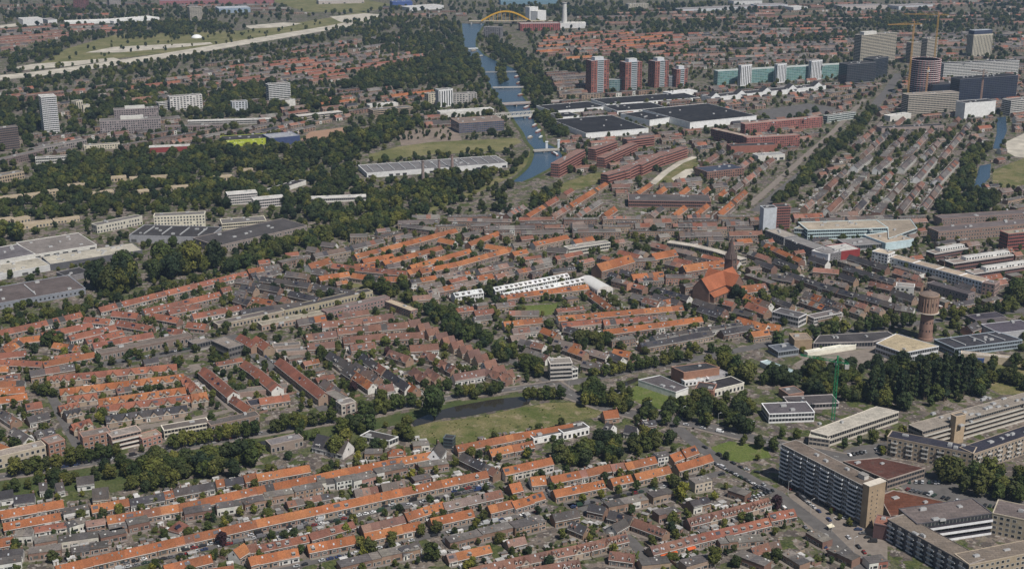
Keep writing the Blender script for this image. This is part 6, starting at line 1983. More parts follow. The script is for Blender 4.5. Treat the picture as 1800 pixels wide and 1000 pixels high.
# bottom left and bottom middle: long worker cottages
rows(Z_BL, 0, 750, [
    (0, 590, 440, 510, 'o'), (20, 675, 420, 600, 'o', dict(hr=6.8)), (440, 595, 620, 560, 'g', dict(he=4.8, wall=WHITE)), (640, 548, 900, 500, 'o'), (910, 505, 1150, 462, 'd'), (1150, 455, 1212, 442, 'o'), (1220, 436, 1500, 385, 'd'), (1515, 372, 1572, 362, 'o'), (1580, 366, 1705, 346, 'd'),
    (1712, 338, 1800, 320, 'o'), (750, 625, 1250, 540, 'o', dict(dorm=0.02, chim=0.15)), (1252, 540, 1800, 418, 'o', dict(dorm=0.02, chim=0.15)),
    (390, 975, 640, 915, 'o'), (645, 912, 1090, 812, 'o'), (1095, 810, 1480, 722, 'o', dict(dorm=0.03)), (1485, 722, 1800, 650, 'o'),
    (1150, 970, 1480, 892, 'o'), (890, 672, 1042, 640, 'g', dict(he=5.0, w=9)), (765, 712, 890, 690, 'g', dict(he=4.5)), (1290, 592, 1485, 560, 'g', dict(he=4.8, w=9)), (1520, 555, 1700, 528, 'g', dict(he=5.0, wall=WHITE)), (1705, 525, 1800, 500, 'g', dict(he=4.8)),
    (240, 706, 462, 668, 'r', dict(he=3, hr=4.5, wall=WHITE)), (470, 688, 600, 648, 'g', dict(he=4.8, wall=WHITE)), (602, 662, 735, 640, 'p', dict(he=6, hr=7.8)), (100, 752, 232, 742, 'g', dict(he=4.5, wall=WHITE)), (-60, 795, 90, 768, 'o'), (-60, 872, 160, 850, 'd', dict(wall=WHITE)),
    (240, 800, 400, 772, 'g', dict(he=4.3)), (410, 790, 690, 752, 'g', dict(he=4.5, wall=(0.5, 0.46, 0.4))), (700, 760, 880, 722, 'g', dict(he=4.5)), (500, 862, 760, 820, 'g', dict(he=3.2)), (200, 870, 430, 840, 'g', dict(he=4.3)), (-40, 950, 150, 920, 'g', dict(he=4.8, wall=WHITE)),
    (1210, 690, 1290, 640, 'r', dict(w=9, he=4, hr=8, hip=True, wall=WHITE)), (1640, 862, 1715, 815, 'o', dict(he=4.5, hr=8.5, w=9)), (1745, 915, 1800, 900, 'o', dict(he=5, hr=8.2)), (1720, 832, 1800, 815, 'o'), (1500, 990, 1640, 970, 'o')], dorm=0.06)
rows(Z_BM, 450, 750, [
    (2, 330, 372, 264, 'o', dict(dorm=0.05)), (0, 420, 640, 287, 'o', dict(dorm=0.0, chim=0.15)), (642, 286, 1262, 166, 'o', dict(dorm=0.0, chim=0.15)),
    (0, 650, 400, 565, 'o'), (404, 565, 900, 455, 'o', dict(dorm=0.02)), (904, 454, 1300, 372, 'o', dict(dorm=0.02)), (1302, 372, 1620, 304, 'o', dict(dorm=0.02)),
    (0, 905, 290, 848, 'o'), (360, 825, 690, 760, 'o'), (760, 745, 1150, 660, 'o'), (1225, 640, 1520, 575, 'o'), (1630, 552, 1800, 510, 'o'), (0, 832, 360, 755, 'r', dict(dorm=0.3, hr=6.4)), (370, 748, 680, 660, 'r', dict(dorm=0.25, hr=6.4)), (740, 690, 1035, 620, 'p', dict(he=4.5)), (1045, 605, 1312, 522, 'o'), (1315, 530, 1720, 440, 'p', dict(dorm=0.4)),
    (60, 480, 260, 448, 'g', dict(he=4.8)), (262, 446, 465, 408, 'g', dict(he=5.0)), (430, 385, 548, 372, 'g', dict(he=4.8, wall=WHITE)), (556, 372, 662, 352, 'g', dict(he=5.7, wall=WHITE, w=7)), (664, 362, 830, 318, 'g', dict(he=5.4, w=10, wall=(0.34, 0.2, 0.16))), (835, 310, 1050, 268, 'g', dict(he=4.8)), (1140, 268, 1345, 240, 'g', dict(he=4.8)), (-60, 515, 110, 488, 'g', dict(he=4.5)),
    (1405, 128, 1800, 50, 'o', dict(dorm=0.0, chim=0.2)), (1640, 158, 1800, 124, 'o', dict(dorm=0.02)), (1452, 178, 1698, 296, 'n', dict(he=5, hr=8.5, dorm=0)), (1735, 286, 1800, 272, 'o', dict(he=5.5, hr=8.8)),
    (580, 965, 800, 912, 'g', dict(he=4.3)), (802, 912, 1140, 842, 'g', dict(he=4.4)), (1345, 795, 1800, 690, 'g', dict(he=4.4)), (925, 158, 1050, 150, 'o', dict(hip=True)), (765, 172, 890, 170, 'g', dict(he=4.3)), (1100, 120, 1215, 110, 'g', dict(he=4.1)), (1500, 990, 1800, 920, 'b', dict(he=4.5, hr=8.8, w=10, dorm=0.7, dkind='tall')),
    (1010, 845, 1140, 800, 'd', dict(wall=WHITE)), (880, 400, 1040, 372, 'p'), (690, 440, 850, 412, 'p')], dorm=0.10)
rows(Z_BR, 900, 750, [
    (0, 48, 425, -25, 'o', dict(dorm=0, chim=0.2)), (0, 126, 142, 96, 'o'), (0, 272, 275, 212, 'o', dict(he=5.5, hr=8.8, wall=(0.5, 0.46, 0.42))), (270, 346, 470, 305, 'o'), (520, 296, 690, 258, 'o'), (792, 252, 1002, 204, 'o'), (472, 305, 520, 295, 'p'), (692, 262, 790, 246, 'p'), (1010, 205, 1100, 190, 'g', dict(he=5.5, wall=WHITE)), (1110, 196, 1210, 158, 'o', dict(w=9)), (1195, 160, 1285, 128, 'o', dict(he=4.5, hr=8.5, w=9)),
    (290, 442, 640, 372, 'o'), (692, 362, 832, 332, 'o'), (860, 328, 1102, 272, 'o'), (1152, 262, 1320, 214, 'o'), (1322, 212, 1392, 190, 'o'), (0, 522, 132, 482, 'o'), (128, 476, 212, 452, 'o'), (130, 350, 232, 340, 'o', dict(w=9, hr=8)), (-20, 402, 56, 384, 'o', dict(w=9, hr=8)),
    (0, 920, 530, 812, 'b', dict(dorm=0.75, gables=3)), (535, 810, 800, 745, 'b', dict(dorm=0.75, gables=1)), (0, 1005, 470, 930, 'b', dict(dorm=0.6)), (865, 640, 1085, 722, 'b', dict(dorm=0.6)), (1232, 642, 1560, 560, 'b', dict(dorm=0.7, gables=1)), (1562, 560, 1800, 495, 'b', dict(dorm=0.7, gables=1)), (972, 840, 1300, 755, 'b', dict(dorm=0.7, dkind='dormer')), (1302, 754, 1800, 635, 'r', dict(dorm=0.6, dkind='dormer')), (690, 870, 862, 892, 'b', dict(dorm=0.6)),
    (0, 692, 215, 640, 'g', dict(he=5.5, w=9)), (660, 545, 940, 490, 'g', dict(he=5, w=8)), (690, 582, 850, 628, 'd', dict(he=4, hr=7.6)), (420, 655, 530, 700, 'd', dict(he=4, hr=7.6)), (285, 610, 460, 575, 'd', dict(he=4.5, hr=7.6)), (545, 535, 660, 560, 'd', dict(he=5, hr=8)), (970, 478, 1120, 440, 'g', dict(he=5)), (1265, 388, 1385, 362, 'g', dict(he=6, wall=(0.5, 0.42, 0.33))), (1540, 430, 1660, 470, 'g', dict(he=5)),
    (900, 950, 1100, 930, 'g', dict(he=5)), (1200, 960, 1400, 905, 'g', dict(he=5)), (1450, 800, 1760, 770, 'g', dict(he=3.5)), (1680, 850, 1800, 810, 'b', dict(he=4)), (1590, 880, 1800, 960, 'g', dict(he=5)), (700, 690, 790, 640, 'd')], w=8.0, dkind='tall', dorm=0.08)
rows(Z_BR, 1350, 750, [(0, 606, 180, 572, 'r', dict(dorm=0.8)), (0, 810, 80, 800, 'b'), (300, 730, 420, 800, 'g', dict(he=4.5)), (450, 850, 620, 930, 'g', dict(he=4.5)), (690, 930, 820, 912, 'g', dict(he=5, wall=(0.3, 0.12, 0.09))), (130, 880, 260, 960, 'g', dict(he=4))], dorm=0.2)
# detached villas by the near canal bank
for k, (a, b, c, d, o, lab) in enumerate([(68, 848, 82, 846, dict(wall=WHITE), 'white double-gabled villa on the near canal bank'), (97, 849, 110, 846, dict(wall=WHITE), 'white villa right of the double-gabled villa'), (134, 838, 164, 834, dict(wall=WHITE), 'grey-roofed villa with white gable below the street trees'),
                                          (162, 858, 190, 855, dict(wall=(0.5, 0.4, 0.26), w=11, hr=10), 'big-roofed villa with tan gable at the grove'), (24, 870, 60, 866, dict(wall=WHITE), 'long grey-roofed house with white walls left of the villas'), (-8, 864, 22, 859, dict(wall=WHITE), 'grey-roofed white house at the left edge'),
                                          (558, 762, 612, 775, dict(wall=WHITE, w=14, he=4, hr=11), 'big dark-roofed barn house with white gable near the meadow'), (762, 790, 772, 776, dict(wall=(0.74, 0.74, 0.72), w=10, he=5, hr=11), 'steep white-gabled house at the end of the long orange row'),
                                          (1060, 722, 1085, 719, dict(wall=(0.3, 0.2, 0.15), w=9), 'small orange-roofed house at the end of the grass strip'), (1066, 742, 1078, 746, dict(wall=(0.74, 0.74, 0.72), w=9, he=5, hr=8.5), 'white house right of the white two-storey row'), (1100, 746, 1120, 750, dict(wall=WHITE), 'grey-roofed house beside the main road'),
                                          (1700, 572, 1716, 565, dict(wall=(0.36, 0.2, 0.15), w=11, he=6, hr=10), 'brick gabled house right of the water tower')]):
    hr = o.pop('hr', 8.5)
    col = 'o' if 'orange-roofed' in lab else 'd'
    aa, bb = at(a, b, hr), at(c, d, hr)
    terrace((aa[0] + bb[0]) / 2, (aa[1] + bb[1]) / 2, math.atan2(bb[1] - aa[1], bb[0] - aa[0]), math.hypot(bb[0] - aa[0], bb[1] - aa[1]), col, '', hr=hr, he=o.pop('he', 4.2), hw=9, dorm=0.3, garden=False, name='villa', label=lab, white=0, **o)['category'] = 'house'

# garden quarter at the left edge
rows(Z_ML, 0, 380, [
    (-60, 812, 280, 740, 'r'), (284, 738, 565, 672, 'r'), (692, 640, 1045, 552, 'r'), (1048, 550, 1400, 464, 'r'), (1404, 463, 1730, 386, 'r'), (1005, 652, 1280, 592, 'r'), (1282, 590, 1540, 530, 'r'), (1060, 676, 1262, 712, 'r'), (1180, 655, 1400, 612, 'r'), (1350, 686, 1690, 622, 'r', dict(wall=WHITE)), (792, 664, 972, 680, 'r'),
    (598, 706, 780, 722, 'r', dict(wall=WHITE)), (822, 728, 1072, 770, 'r'), (1318, 742, 1452, 756, 'r'), (1140, 780, 1290, 796, 'r'), (290, 818, 640, 745, 'r'), (480, 838, 805, 760, 'r', dict(wall=WHITE)), (600, 858, 860, 798, 'r'), (650, 890, 1070, 812, 'r', dict(wall=WHITE)), (20, 912, 110, 858, 'o'), (110, 856, 280, 836, 'o')], white=0.25, he=3.8, hr=7.4, w=8.5)
rows(Z_ML, 0, 560, [(20, 212, 135, 150, 'o'), (-40, 245, 180, 222, 'r'), (380, 165, 560, 190, 'o'), (-40, 282, 300, 298, 'r'), (300, 300, 660, 232, 'o'), (380, 262, 560, 232, 'r'), (-40, 335, 60, 330, 'o'), (-60, 445, 172, 430, 'o'), (-60, 495, 172, 474, 'o'), (-60, 562, 185, 520, 'o'), (-20, 400, 140, 385, 'p'), (-60, 850, 70, 905, 'o'), (190, 690, 335, 655, 'd', dict(w=10)), (240, 795, 372, 762, 'd', dict(w=10)), (95, 760, 200, 830, 'n'), (20, 640, 110, 700, 'n')], white=0.15, w=8.5)
# the zigzag-gabled grid
rows(Z_GR, 0, 560, [(330, 405, 480, 390, 'r'), (482, 388, 860, 352, 'r'), (862, 352, 1240, 316, 'r'), (420, 492, 700, 458, 'o'), (702, 458, 980, 424, 'o'), (982, 424, 1290, 386, 'o'), (470, 545, 680, 520, 'r'), (690, 562, 1000, 520, 'o'), (1002, 520, 1300, 478, 'o'), (685, 612, 1000, 572, 'r', dict(wall=WHITE)), (1002, 572, 1340, 535, 'r'), (1340, 530, 1450, 512, 'o', dict(w=11, hr=9)), (1300, 400, 1380, 480, 'r'), (410, 612, 545, 582, 'r'), (450, 650, 560, 622, 'd'), (500, 740, 630, 700, 'r'), (740, 682, 1020, 642, 'd', dict(wall=(0.4, 0.26, 0.2))), (1022, 642, 1312, 604, 'd', dict(wall=(0.4, 0.26, 0.2)))], w=8.5, he=4.2, hr=7.8, gables=3, dorm=0.1)
# slanting red rows
rows(Z_RED, 0, 560, [(1432, 338, 1640, 512, 'r', dict(w=10, he=6, hr=9.5, dorm=0, chim=0.05)), (1690, 105, 1800, 165, 'r', dict(w=10, he=6, hr=9.5, dorm=0, chim=0.05)), (1722, 292, 1800, 345, 'r', dict(w=10, he=6, hr=9.5, dorm=0, chim=0.05)), (1640, 540, 1760, 620, 'r')])
rows(Z_RED, 450, 560, [(0, 345, 150, 470, 'r', dict(w=10, he=6, hr=9.5, dorm=0, chim=0.05)), (168, 276, 480, 522, 'r', dict(w=10, he=6, hr=9.5, dorm=0, chim=0.05)), (0, 120, 90, 186, 'r', dict(w=10, he=6, hr=9.5, dorm=0)), (20, 560, 230, 530, 'r', dict(w=9))])
# brown quarter with big gables
rows(Z_BRN, 450, 560, [(350, 110, 560, 82, 'b'), (460, 20, 740, -5, 'b'), (742, -5, 960, -40, 'b'), (570, 66, 830, 42, 'b'), (832, 42, 1090, 18, 'b'), (610, 130, 860, 105, 'b'), (862, 105, 1180, 92, 'b'), (360, 172, 550, 158, 'b'), (660, 182, 832, 160, 'b'), (1080, 186, 1280, 172, 'b'), (940, 215, 1080, 262, 'b', dict(gables=2)), (1180, 226, 1272, 252, 'b', dict(gables=1)), (1110, 340, 1200, 400, 'b', dict(gables=1, w=11)), (1210, 345, 1295, 395, 'b', dict(gables=1, w=11)), (1300, 285, 1400, 335, 'b', dict(gables=1)), (1385, 388, 1610, 350, 'b', dict(wall=WHITE)), (1620, 350, 1780, 395, 'b', dict(gables=2)),
    (520, 228, 720, 342, 'd'), (628, 332, 700, 378, 'd'), (692, 362, 822, 452, 'o'), (752, 240, 860, 315, 'd'), (860, 310, 910, 345, 'r'), (920, 352, 1080, 462, 'd', dict(w=9, hr=9)), (1075, 445, 1125, 478, 'o'), (700, 300, 860, 400, 'n'), (560, 300, 690, 400, 'g', dict(he=3)), (860, 470, 960, 455, 'b'), (480, 420, 600, 500, 'n')], w=9, he=4.5, hr=8.6, dorm=0.08)
for k, (gx, gy) in enumerate([(1110, 10), (1175, 35), (1235, 68), (1300, 102), (1350, 128), (1410, 160), (1470, 192), (1525, 222), (1580, 255), (1640, 295), (1700, 335), (1760, 368)]):
    x, y = at(450 + gx / 4, 560 + gy / 4, 9)
    a = at(450 + gx / 4 + 40, 560 + gy / 4 + 22, 9)
    ang = math.atan2(a[1] - y, a[0] - x)
    terrace(x, y, ang + math.pi / 2 + math.pi, 11, 'b', '', w=9, he=4.5, hr=9.5, dorm=0.3, hw=5.5, garden=False, name='gabled_house', label='tan-gabled brown-roofed house beside the tree avenue, %s from its top' % ordinal(k + 1), wall=(0.42, 0.31, 0.22), white=0)
# grey quarter
rows(Z_GRY, 450, 380, [(-60, 372, 160, 335, 'n'), (165, 322, 360, 280, 'g', dict(he=6)), (40, 422, 380, 468, 'd'), (-20, 462, 172, 498, 'd'), (240, 522, 445, 568, 'd'), (410, 472, 560, 500, 'd'), (562, 500, 700, 524, 'd'), (-60, 650, 120, 625, 'd'), (122, 625, 320, 600, 'd'), (-60, 560, 120, 590, 'n'), (60, 530, 220, 570, 'n'), (400, 262, 650, 212, 'n'), (670, 202, 890, 152, 'n'), (0, 410, 160, 370, 'n'), (860, 150, 1020, 110, 'g', dict(he=5))], w=9, he=5, hr=8.5)
rows(Z_GRY, 0, 380, [(1760, 400, 1800, 392, 'n'), (1700, 480, 1800, 500, 'd'), (1660, 560, 1760, 590, 'd'), (1690, 660, 1800, 640, 'd')], w=9, he=5, hr=8.5)
# orange quarter
rows(Z_ORC, 450, 380, [(690, 268, 960, 200, 'o'), (962, 200, 1260, 122, 'o'), (1262, 120, 1402, 86, 'o'), (745, 300, 960, 262, 'o'), (890, 312, 1120, 252, 'o'), (1122, 252, 1300, 205, 'o'), (1290, 150, 1400, 172, 'o'), (1080, 345, 1300, 282, 'o'), (1302, 282, 1500, 228, 'o'), (1150, 372, 1400, 322, 'o'), (1402, 322, 1620, 262, 'o'), (1622, 262, 1760, 225, 'o'), (1490, 182, 1700, 105, 'o'), (690, 335, 835, 330, 'o'), (365, 335, 512, 290, 'o', dict(w=11, hr=9)), (540, 330, 700, 350, 'r'), (702, 350, 1060, 385, 'r'), (440, 422, 650, 388, 'o'), (680, 398, 860, 425, 'o'), (862, 425, 1060, 425, 'o'), (1060, 380, 1160, 350, 'o'), (1620, 195, 1800, 222, 'o'), (1360, 400, 1500, 385, 'o', dict(hr=6.5)), (1550, 420, 1660, 402, 'o', dict(w=10))], w=8.5, he=4.5, hr=8)
rows(Z_ORC, 450, 380, [(1080, 445, 1260, 415, 'p'), (1262, 414, 1440, 385, 'p'), (1200, 520, 1380, 480, 'p'), (1382, 480, 1560, 440, 'p'), (1100, 560, 1280, 545, 'p'), (1680, 410, 1800, 380, 'p'), (1560, 370, 1800, 320, 'p'), (1030, 52, 1270, 80, 'n', dict(he=7, hr=9)), (1350, 12, 1800, 20, 'p', dict(he=8, hr=10)), (1720, 130, 1800, 120, 'g', dict(he=6)), (1450, 120, 1560, 100, 'n')], w=8.5, he=5, hr=8)
# middle quarter
rows(Z_MID, 900, 380, [(-80, 556, 180, 520, 'o', dict(w=9, chim=0.1)), (182, 520, 530, 478, 'o', dict(w=9, chim=0.1)), (542, 515, 700, 630, 'o', dict(w=9)), (310, 650, 500, 632, 'r', dict(hr=6.5)), (320, 700, 560, 680, 'o'), (562, 680, 840, 655, 'o'), (842, 655, 1200, 625, 'o'), (345, 745, 620, 718, 'r', dict(wall=(0.5, 0.42, 0.35))), (640, 730, 980, 700, 'r'), (982, 700, 1150, 690, 'p'), (640, 798, 980, 752, 'o'), (982, 752, 1330, 705, 'o'), (-60, 740, 210, 712, 'o'), (-20, 662, 190, 660, 'p'), (0, 790, 200, 770, 'p', dict(wall=(0.5, 0.45, 0.4))), (900, 890, 1140, 848, 'd', dict(eave=WHITE)), (1142, 848, 1400, 800, 'd'), (1470, 798, 1690, 758, 'd'), (990, 838, 1300, 785, 'd', dict(wall=WHITE, he=5, hr=7)), (1302, 785, 1610, 742, 'd', dict(wall=WHITE, he=5, hr=7)), (690, 870, 860, 850, 'g', dict(he=6)), (715, 930, 835, 950, 'o', dict(w=10)), (220, 780, 320, 820, 'o'), (380, 770, 500, 800, 'd'), (850, 540, 1080, 600, 'n'), (60, 860, 230, 900, 'n', dict(he=5)), (300, 860, 480, 900, 'p'), (380, 900, 520, 950, 'p'), (560, 930, 680, 965, 'p'), (680, 950, 780, 990, 'd'), (1060, 590, 1125, 575, 'o', dict(wall=WHITE, w=9)), (930, 570, 1040, 600, 'p', dict(wall=WHITE)), (100, 920, 260, 980, 'p'), (500, 1010, 640, 1040, 'n')], w=8.5, he=4.6, hr=7.8, dorm=0.12)
rows(Z_MID, 600, 333, [(590, 545, 740, 522, 'w'), (800, 515, 1000, 478, 'w'), (1002, 478, 1190, 440, 'w'), (850, 545, 1060, 505, 'w'), (1062, 505, 1275, 462, 'w')], k=3.0, w=9, he=6.5, hr=9, wall=(0.58, 0.58, 0.57), dorm=0.9, dkind='dormer_wood', chim=0, white=0)
rows(Z_CHU, 900, 380, [(145, 182, 385, 130, 'o', dict(w=10)), (430, 165, 565, 140, 'o'), (595, 335, 830, 270, 'o', dict(w=14, he=8, hr=14, hw=8)), (980, 262, 1145, 232, 'o', dict(w=12, he=6, hr=11)), (840, 408, 1060, 388, 'o', dict(w=11, he=6, hr=10)), (1200, 345, 1370, 318, 'o', dict(w=13, he=8, hr=13)), (1372, 318, 1535, 305, 'o', dict(w=13, he=8, hr=13)), (1612, 490, 1780, 470, 'o', dict(w=12, he=6, hr=11)), (1590, 705, 1800, 762, 'o', dict(w=10, he=5, hr=9)), (1662, 600, 1800, 650, 'r', dict(w=10, he=5, hr=9)), (1680, 812, 1800, 795, 'o'), (720, 430, 830, 460, 'n', dict(he=7, hr=8.5, wall=(0.42, 0.22, 0.15))), (840, 300, 1000, 290, 'n', dict(he=8, hr=9)), (1080, 410, 1260, 410, 'n', dict(he=8, hr=9, wall=(0.33, 0.18, 0.14))), (880, 440, 1060, 430, 'p', dict(he=7, hr=8)), (990, 490, 1250, 560, 'd'), (1000, 540, 1180, 590, 'd'), (1290, 575, 1500, 650, 'd'), (1320, 630, 1480, 680, 'd'), (1200, 480, 1320, 460, 'n', dict(he=8, hr=9)), (1580, 165, 1680, 155, 'o'), (1660, 360, 1740, 350, 'p', dict(he=7, hr=8)), (250, 215, 390, 225, 'd', dict(w=12)), (0, 250, 100, 230, 'o')], w=9, he=5, hr=8.2)
rows(Z_CHU, 1350, 380, [(-10, 190, 240, 300, 'o', dict(he=5, hr=8)), (0, 400, 180, 430, 'n'), (0, 750, 90, 765, 'o', dict(w=11, he=5, hr=9))])
rows(Z_DRK, 1350, 380, [(130, 385, 310, 445, 'd'), (312, 446, 500, 508, 'd'), (505, 510, 700, 560, 'd'), (545, 345, 720, 395, 'd'), (722, 396, 900, 448, 'd'), (400, 438, 560, 470, 'p'), (660, 545, 900, 615, 'd'), (910, 432, 1095, 470, 'b'), (720, 455, 880, 490, 'b'), (240, 570, 500, 660, 'n'), (320, 360, 500, 375, 'p'), (330, 700, 490, 670, 'n', dict(he=5, hr=7)), (900, 620, 1030, 640, 'n'), (560, 580, 700, 620, 'p'), (700, 530, 860, 560, 'p')], w=8.5, he=5, hr=8)
rows(Z_WG, 1200, 0, [(905, 872, 985, 815, 'n'), (1020, 885, 1095, 822, 'n'), (1150, 880, 1216, 815, 'n'), (1235, 930, 1325, 825, 'n'), (1340, 945, 1450, 832, 'n')], k=3.0, w=10, he=6, hr=9.5, wall=(0.72, 0.71, 0.70), white=1.0)

# ================================================================ FURTHER ROWS, laid out street by street over the quarters
def quarter(zone, poly, line, gap, cols, lens=(40, 90), w=9, he=5, hr=8.5, gapx=7, skip=0.12, margin=2.0, cross=0.0, **kw):
    P = [at(*p) for p in poly]
    a, b = at(*line[0]), at(*line[1])
    ang = math.atan2(b[1] - a[1], b[0] - a[0])
    if math.cos(ang) < 0:
        ang += math.pi
    c, s = math.cos(ang), math.sin(ang)
    us = [p[0] * c + p[1] * s for p in P]
    vs = [-p[0] * s + p[1] * c for p in P]
    v = min(vs) + gap * 0.5
    while v < max(vs):
        u = min(us) + R.uniform(0, 15)
        while u < max(us):
            L = R.uniform(*lens)
            for LL in (L, L * 0.6, L * 0.35):
                if LL < 10:
                    continue
                um = u + LL / 2
                x, y = um * c - v * s, um * s + v * c
                e = LL / 2
                pts_in = all(inside(P, x + c * t * e, y + s * t * e) for t in (-0.9, 0, 0.9))
                if pts_in and free_rect(x, y, ang, e + margin, w / 2 + margin):
                    if R.random() > skip:
                        col = R.choice(cols)
                        terrace(x, y, ang, LL, col, zone, w=w * R.uniform(0.9, 1.1), he=he * R.uniform(0.9, 1.15), hr=hr * R.uniform(0.95, 1.08), **kw)
                    u += LL
                    break
            else:
                u += 6
                continue
            u += gapx * R.uniform(0.4, 1.6)
        v += gap * R.uniform(0.85, 1.15)


quarter('in the red rows below the sandy motorway bed', [(180, 170), (390, 124), (600, 98), (740, 86), (765, 108), (640, 128), (600, 145), (480, 152), (380, 152), (200, 172)], ((380, 150), (640, 120)), 40, 'rrbnpn', (40, 110), skip=0.25)
quarter('in the grey rows below the sandy motorway bed', [(0, 158), (200, 142), (380, 112), (640, 67), (720, 70), (740, 86), (560, 106), (380, 126), (180, 162), (0, 180)], ((0, 170), (380, 118)), 60, 'ngnpb', (40, 110), skip=0.4)
quarter('in the brown rows at the upper left edge', [(0, 50), (100, 45), (130, 60), (105, 92), (0, 105)], ((0, 85), (100, 78)), 55, 'bnnb', (60, 130))
quarter('in the pale far rows beyond the motorway', [(100, 46), (210, 46), (230, 60), (130, 62)], ((100, 55), (210, 50)), 60, 'pnr', (60, 130))
quarter('in the pink rows right of the arch bridge', [(960, 66), (1100, 58), (1210, 52), (1210, 100), (1120, 102), (1000, 112), (940, 95)], ((960, 88), (1200, 72)), 42, 'rprbpo', (50, 110), skip=0.2)
quarter('in the pale rows right of the brick towers', [(1210, 60), (1350, 58), (1520, 66), (1520, 100), (1480, 108), (1260, 120), (1200, 125), (1140, 105), (1210, 100)], ((1210, 95), (1500, 88)), 42, 'npgpnn', (50, 110))
quarter('in the rows behind the office cluster', [(1560, 60), (1830, 58), (1830, 108), (1660, 106), (1570, 112)], ((1570, 90), (1800, 84)), 42, 'npgnn', (50, 110))
quarter('in the far brown rows at the top right', [(1260, 46), (1480, 42), (1520, 62), (1260, 60)], ((1260, 55), (1480, 52)), 60, 'bnnp', (80, 160))
quarter('in the brown blocks between canal and brick towers', [(945, 130), (1040, 132), (1040, 170), (985, 176), (950, 150)], ((945, 155), (1040, 148)), 36, 'npgn', (40, 90), he=8, hr=11)
quarter('in the pale rows left of the canal', [(560, 195), (600, 160), (700, 158), (770, 160), (750, 192), (700, 184), (640, 195), (600, 210)], ((600, 190), (750, 172)), 38, 'npggo', (30, 80))
quarter('in the low grey blocks below the white tower block', [(60, 300), (70, 240), (290, 226), (520, 212), (600, 214), (530, 238), (390, 242), (330, 256), (140, 268), (90, 290)], ((60, 270), (260, 235)), 36, 'gngpg', (30, 80), he=6, hr=8.5, skip=0.3)
quarter('beyond the dark slab at the left edge', [(0, 180), (120, 165), (125, 175), (0, 195)], ((0, 185), (120, 172)), 50, 'bn', (50, 110), he=9, hr=12)
quarter('in the brown rows beside the broad avenue', [(1395, 372), (1445, 318), (1560, 205), (1590, 212), (1700, 212), (1712, 260), (1680, 320), (1640, 372), (1500, 385)], ((1400, 372), (1480, 300)), 26, 'npnbg', (30, 80), skip=0.15)
quarter('between the broad avenue and the brick flats', [(1210, 290), (1250, 270), (1400, 268), (1500, 200), (1510, 190), (1420, 282), (1330, 352), (1290, 345), (1260, 325)], ((1280, 350), (1400, 255)), 26, 'npbg', (25, 70))
quarter('in the orange rows above the church quarter', [(860, 388), (900, 372), (985, 340), (1010, 332), (1110, 330), (1340, 345), (1340, 372), (1270, 385), (1100, 390)], ((945, 382), (1015, 340)), 24, 'oopor', (30, 90))
quarter('in the brick street rows above the church quarter', [(560, 425), (720, 392), (930, 388), (1340, 384), (1350, 425), (1300, 445), (1170, 420), (960, 418), (900, 430), (800, 405), (640, 440)], ((900, 408), (1330, 400)), 20, 'npgnb', (20, 60), he=7, hr=9.5)
quarter('beyond the pale cyan complex', [(1390, 380), (1640, 376), (1650, 400), (1580, 402), (1560, 396), (1420, 400), (1395, 405)], ((1400, 395), (1600, 385)), 22, 'npgn', (20, 60), he=6, hr=9)
quarter('in the dark-roofed quarter left of the water tower', [(1290, 455), (1380, 440), (1440, 460), (1540, 462), (1620, 485), (1720, 512), (1730, 535), (1600, 556), (1480, 572), (1330, 560), (1290, 520)], ((1382, 475), (1475, 506)), 17, 'dnpdg', (25, 60), w=8)
quarter('in the dull blocks beside the stepped brick flats', [(1010, 330), (1060, 300), (1100, 330), (1230, 330), (1300, 340), (1260, 352), (1100, 350)], ((1050, 335), (1250, 330)), 24, 'nbp', (25, 60))
quarter('in the small streets left of the white barrel-roofed hall', [(716, 512), (900, 470), (1000, 450), (1050, 440), (1040, 470), (1000, 472), (800, 508), (740, 530)], ((716, 508), (900, 468)), 13, 'poppr', (15, 45), w=8, he=5, hr=7.5)
quarter('in the small streets right of the tree avenue', [(800, 555), (880, 535), (980, 558), (1060, 590), (1110, 610), (1000, 640), (960, 645), (880, 600)], ((880, 560), (1000, 545)), 15, 'pprno', (12, 40), w=8, he=4.5, hr=7.2)
quarter('in the streets around the brick church', [(1040, 460), (1170, 435), (1300, 460), (1340, 520), (1340, 590), (1200, 610), (1200, 560), (1080, 530)], ((1080, 505), (1200, 535)), 15, 'ndpdr', (15, 45), w=8.5, he=5.5, hr=8)
quarter('in the grey quarter below the railway bank', [(380, 500), (440, 470), (560, 440), (640, 425), (620, 470), (640, 500), (520, 540), (420, 560), (400, 540)], ((450, 485), (545, 497)), 18, 'ndn', (25, 60), w=9)
quarter('in the brown quarter left of the tree avenue', [(520, 575), (690, 545), (760, 590), (880, 645), (905, 665), (780, 690), (640, 690), (560, 640)], ((600, 610), (720, 590)), 17, 'bbbnp', (15, 40), w=8.5, he=4.5, hr=8.2)
quarter('in the garden quarter at the left edge', [(0, 600), (170, 560), (430, 490), (440, 540), (330, 580), (170, 615), (120, 640), (0, 660)], ((0, 590), (140, 556)), 19, 'rrop', (15, 45), w=8, he=4, hr=7.3)
quarter('in the side streets near the canal street', [(0, 650), (80, 640), (180, 655), (330, 640), (430, 700), (440, 735), (330, 745), (180, 765), (100, 780), (0, 805)], ((0, 760), (140, 735)), 18, 'nrgdn', (15, 40), w=9, he=6, hr=8.5)
quarter('in the small plots between the slanting red rows', [(360, 620), (430, 600), (560, 640), (690, 690), (600, 735), (520, 720), (420, 700)], ((420, 660), (560, 632)), 19, 'gnpr', (10, 30), w=7, he=3.5, hr=5.5)
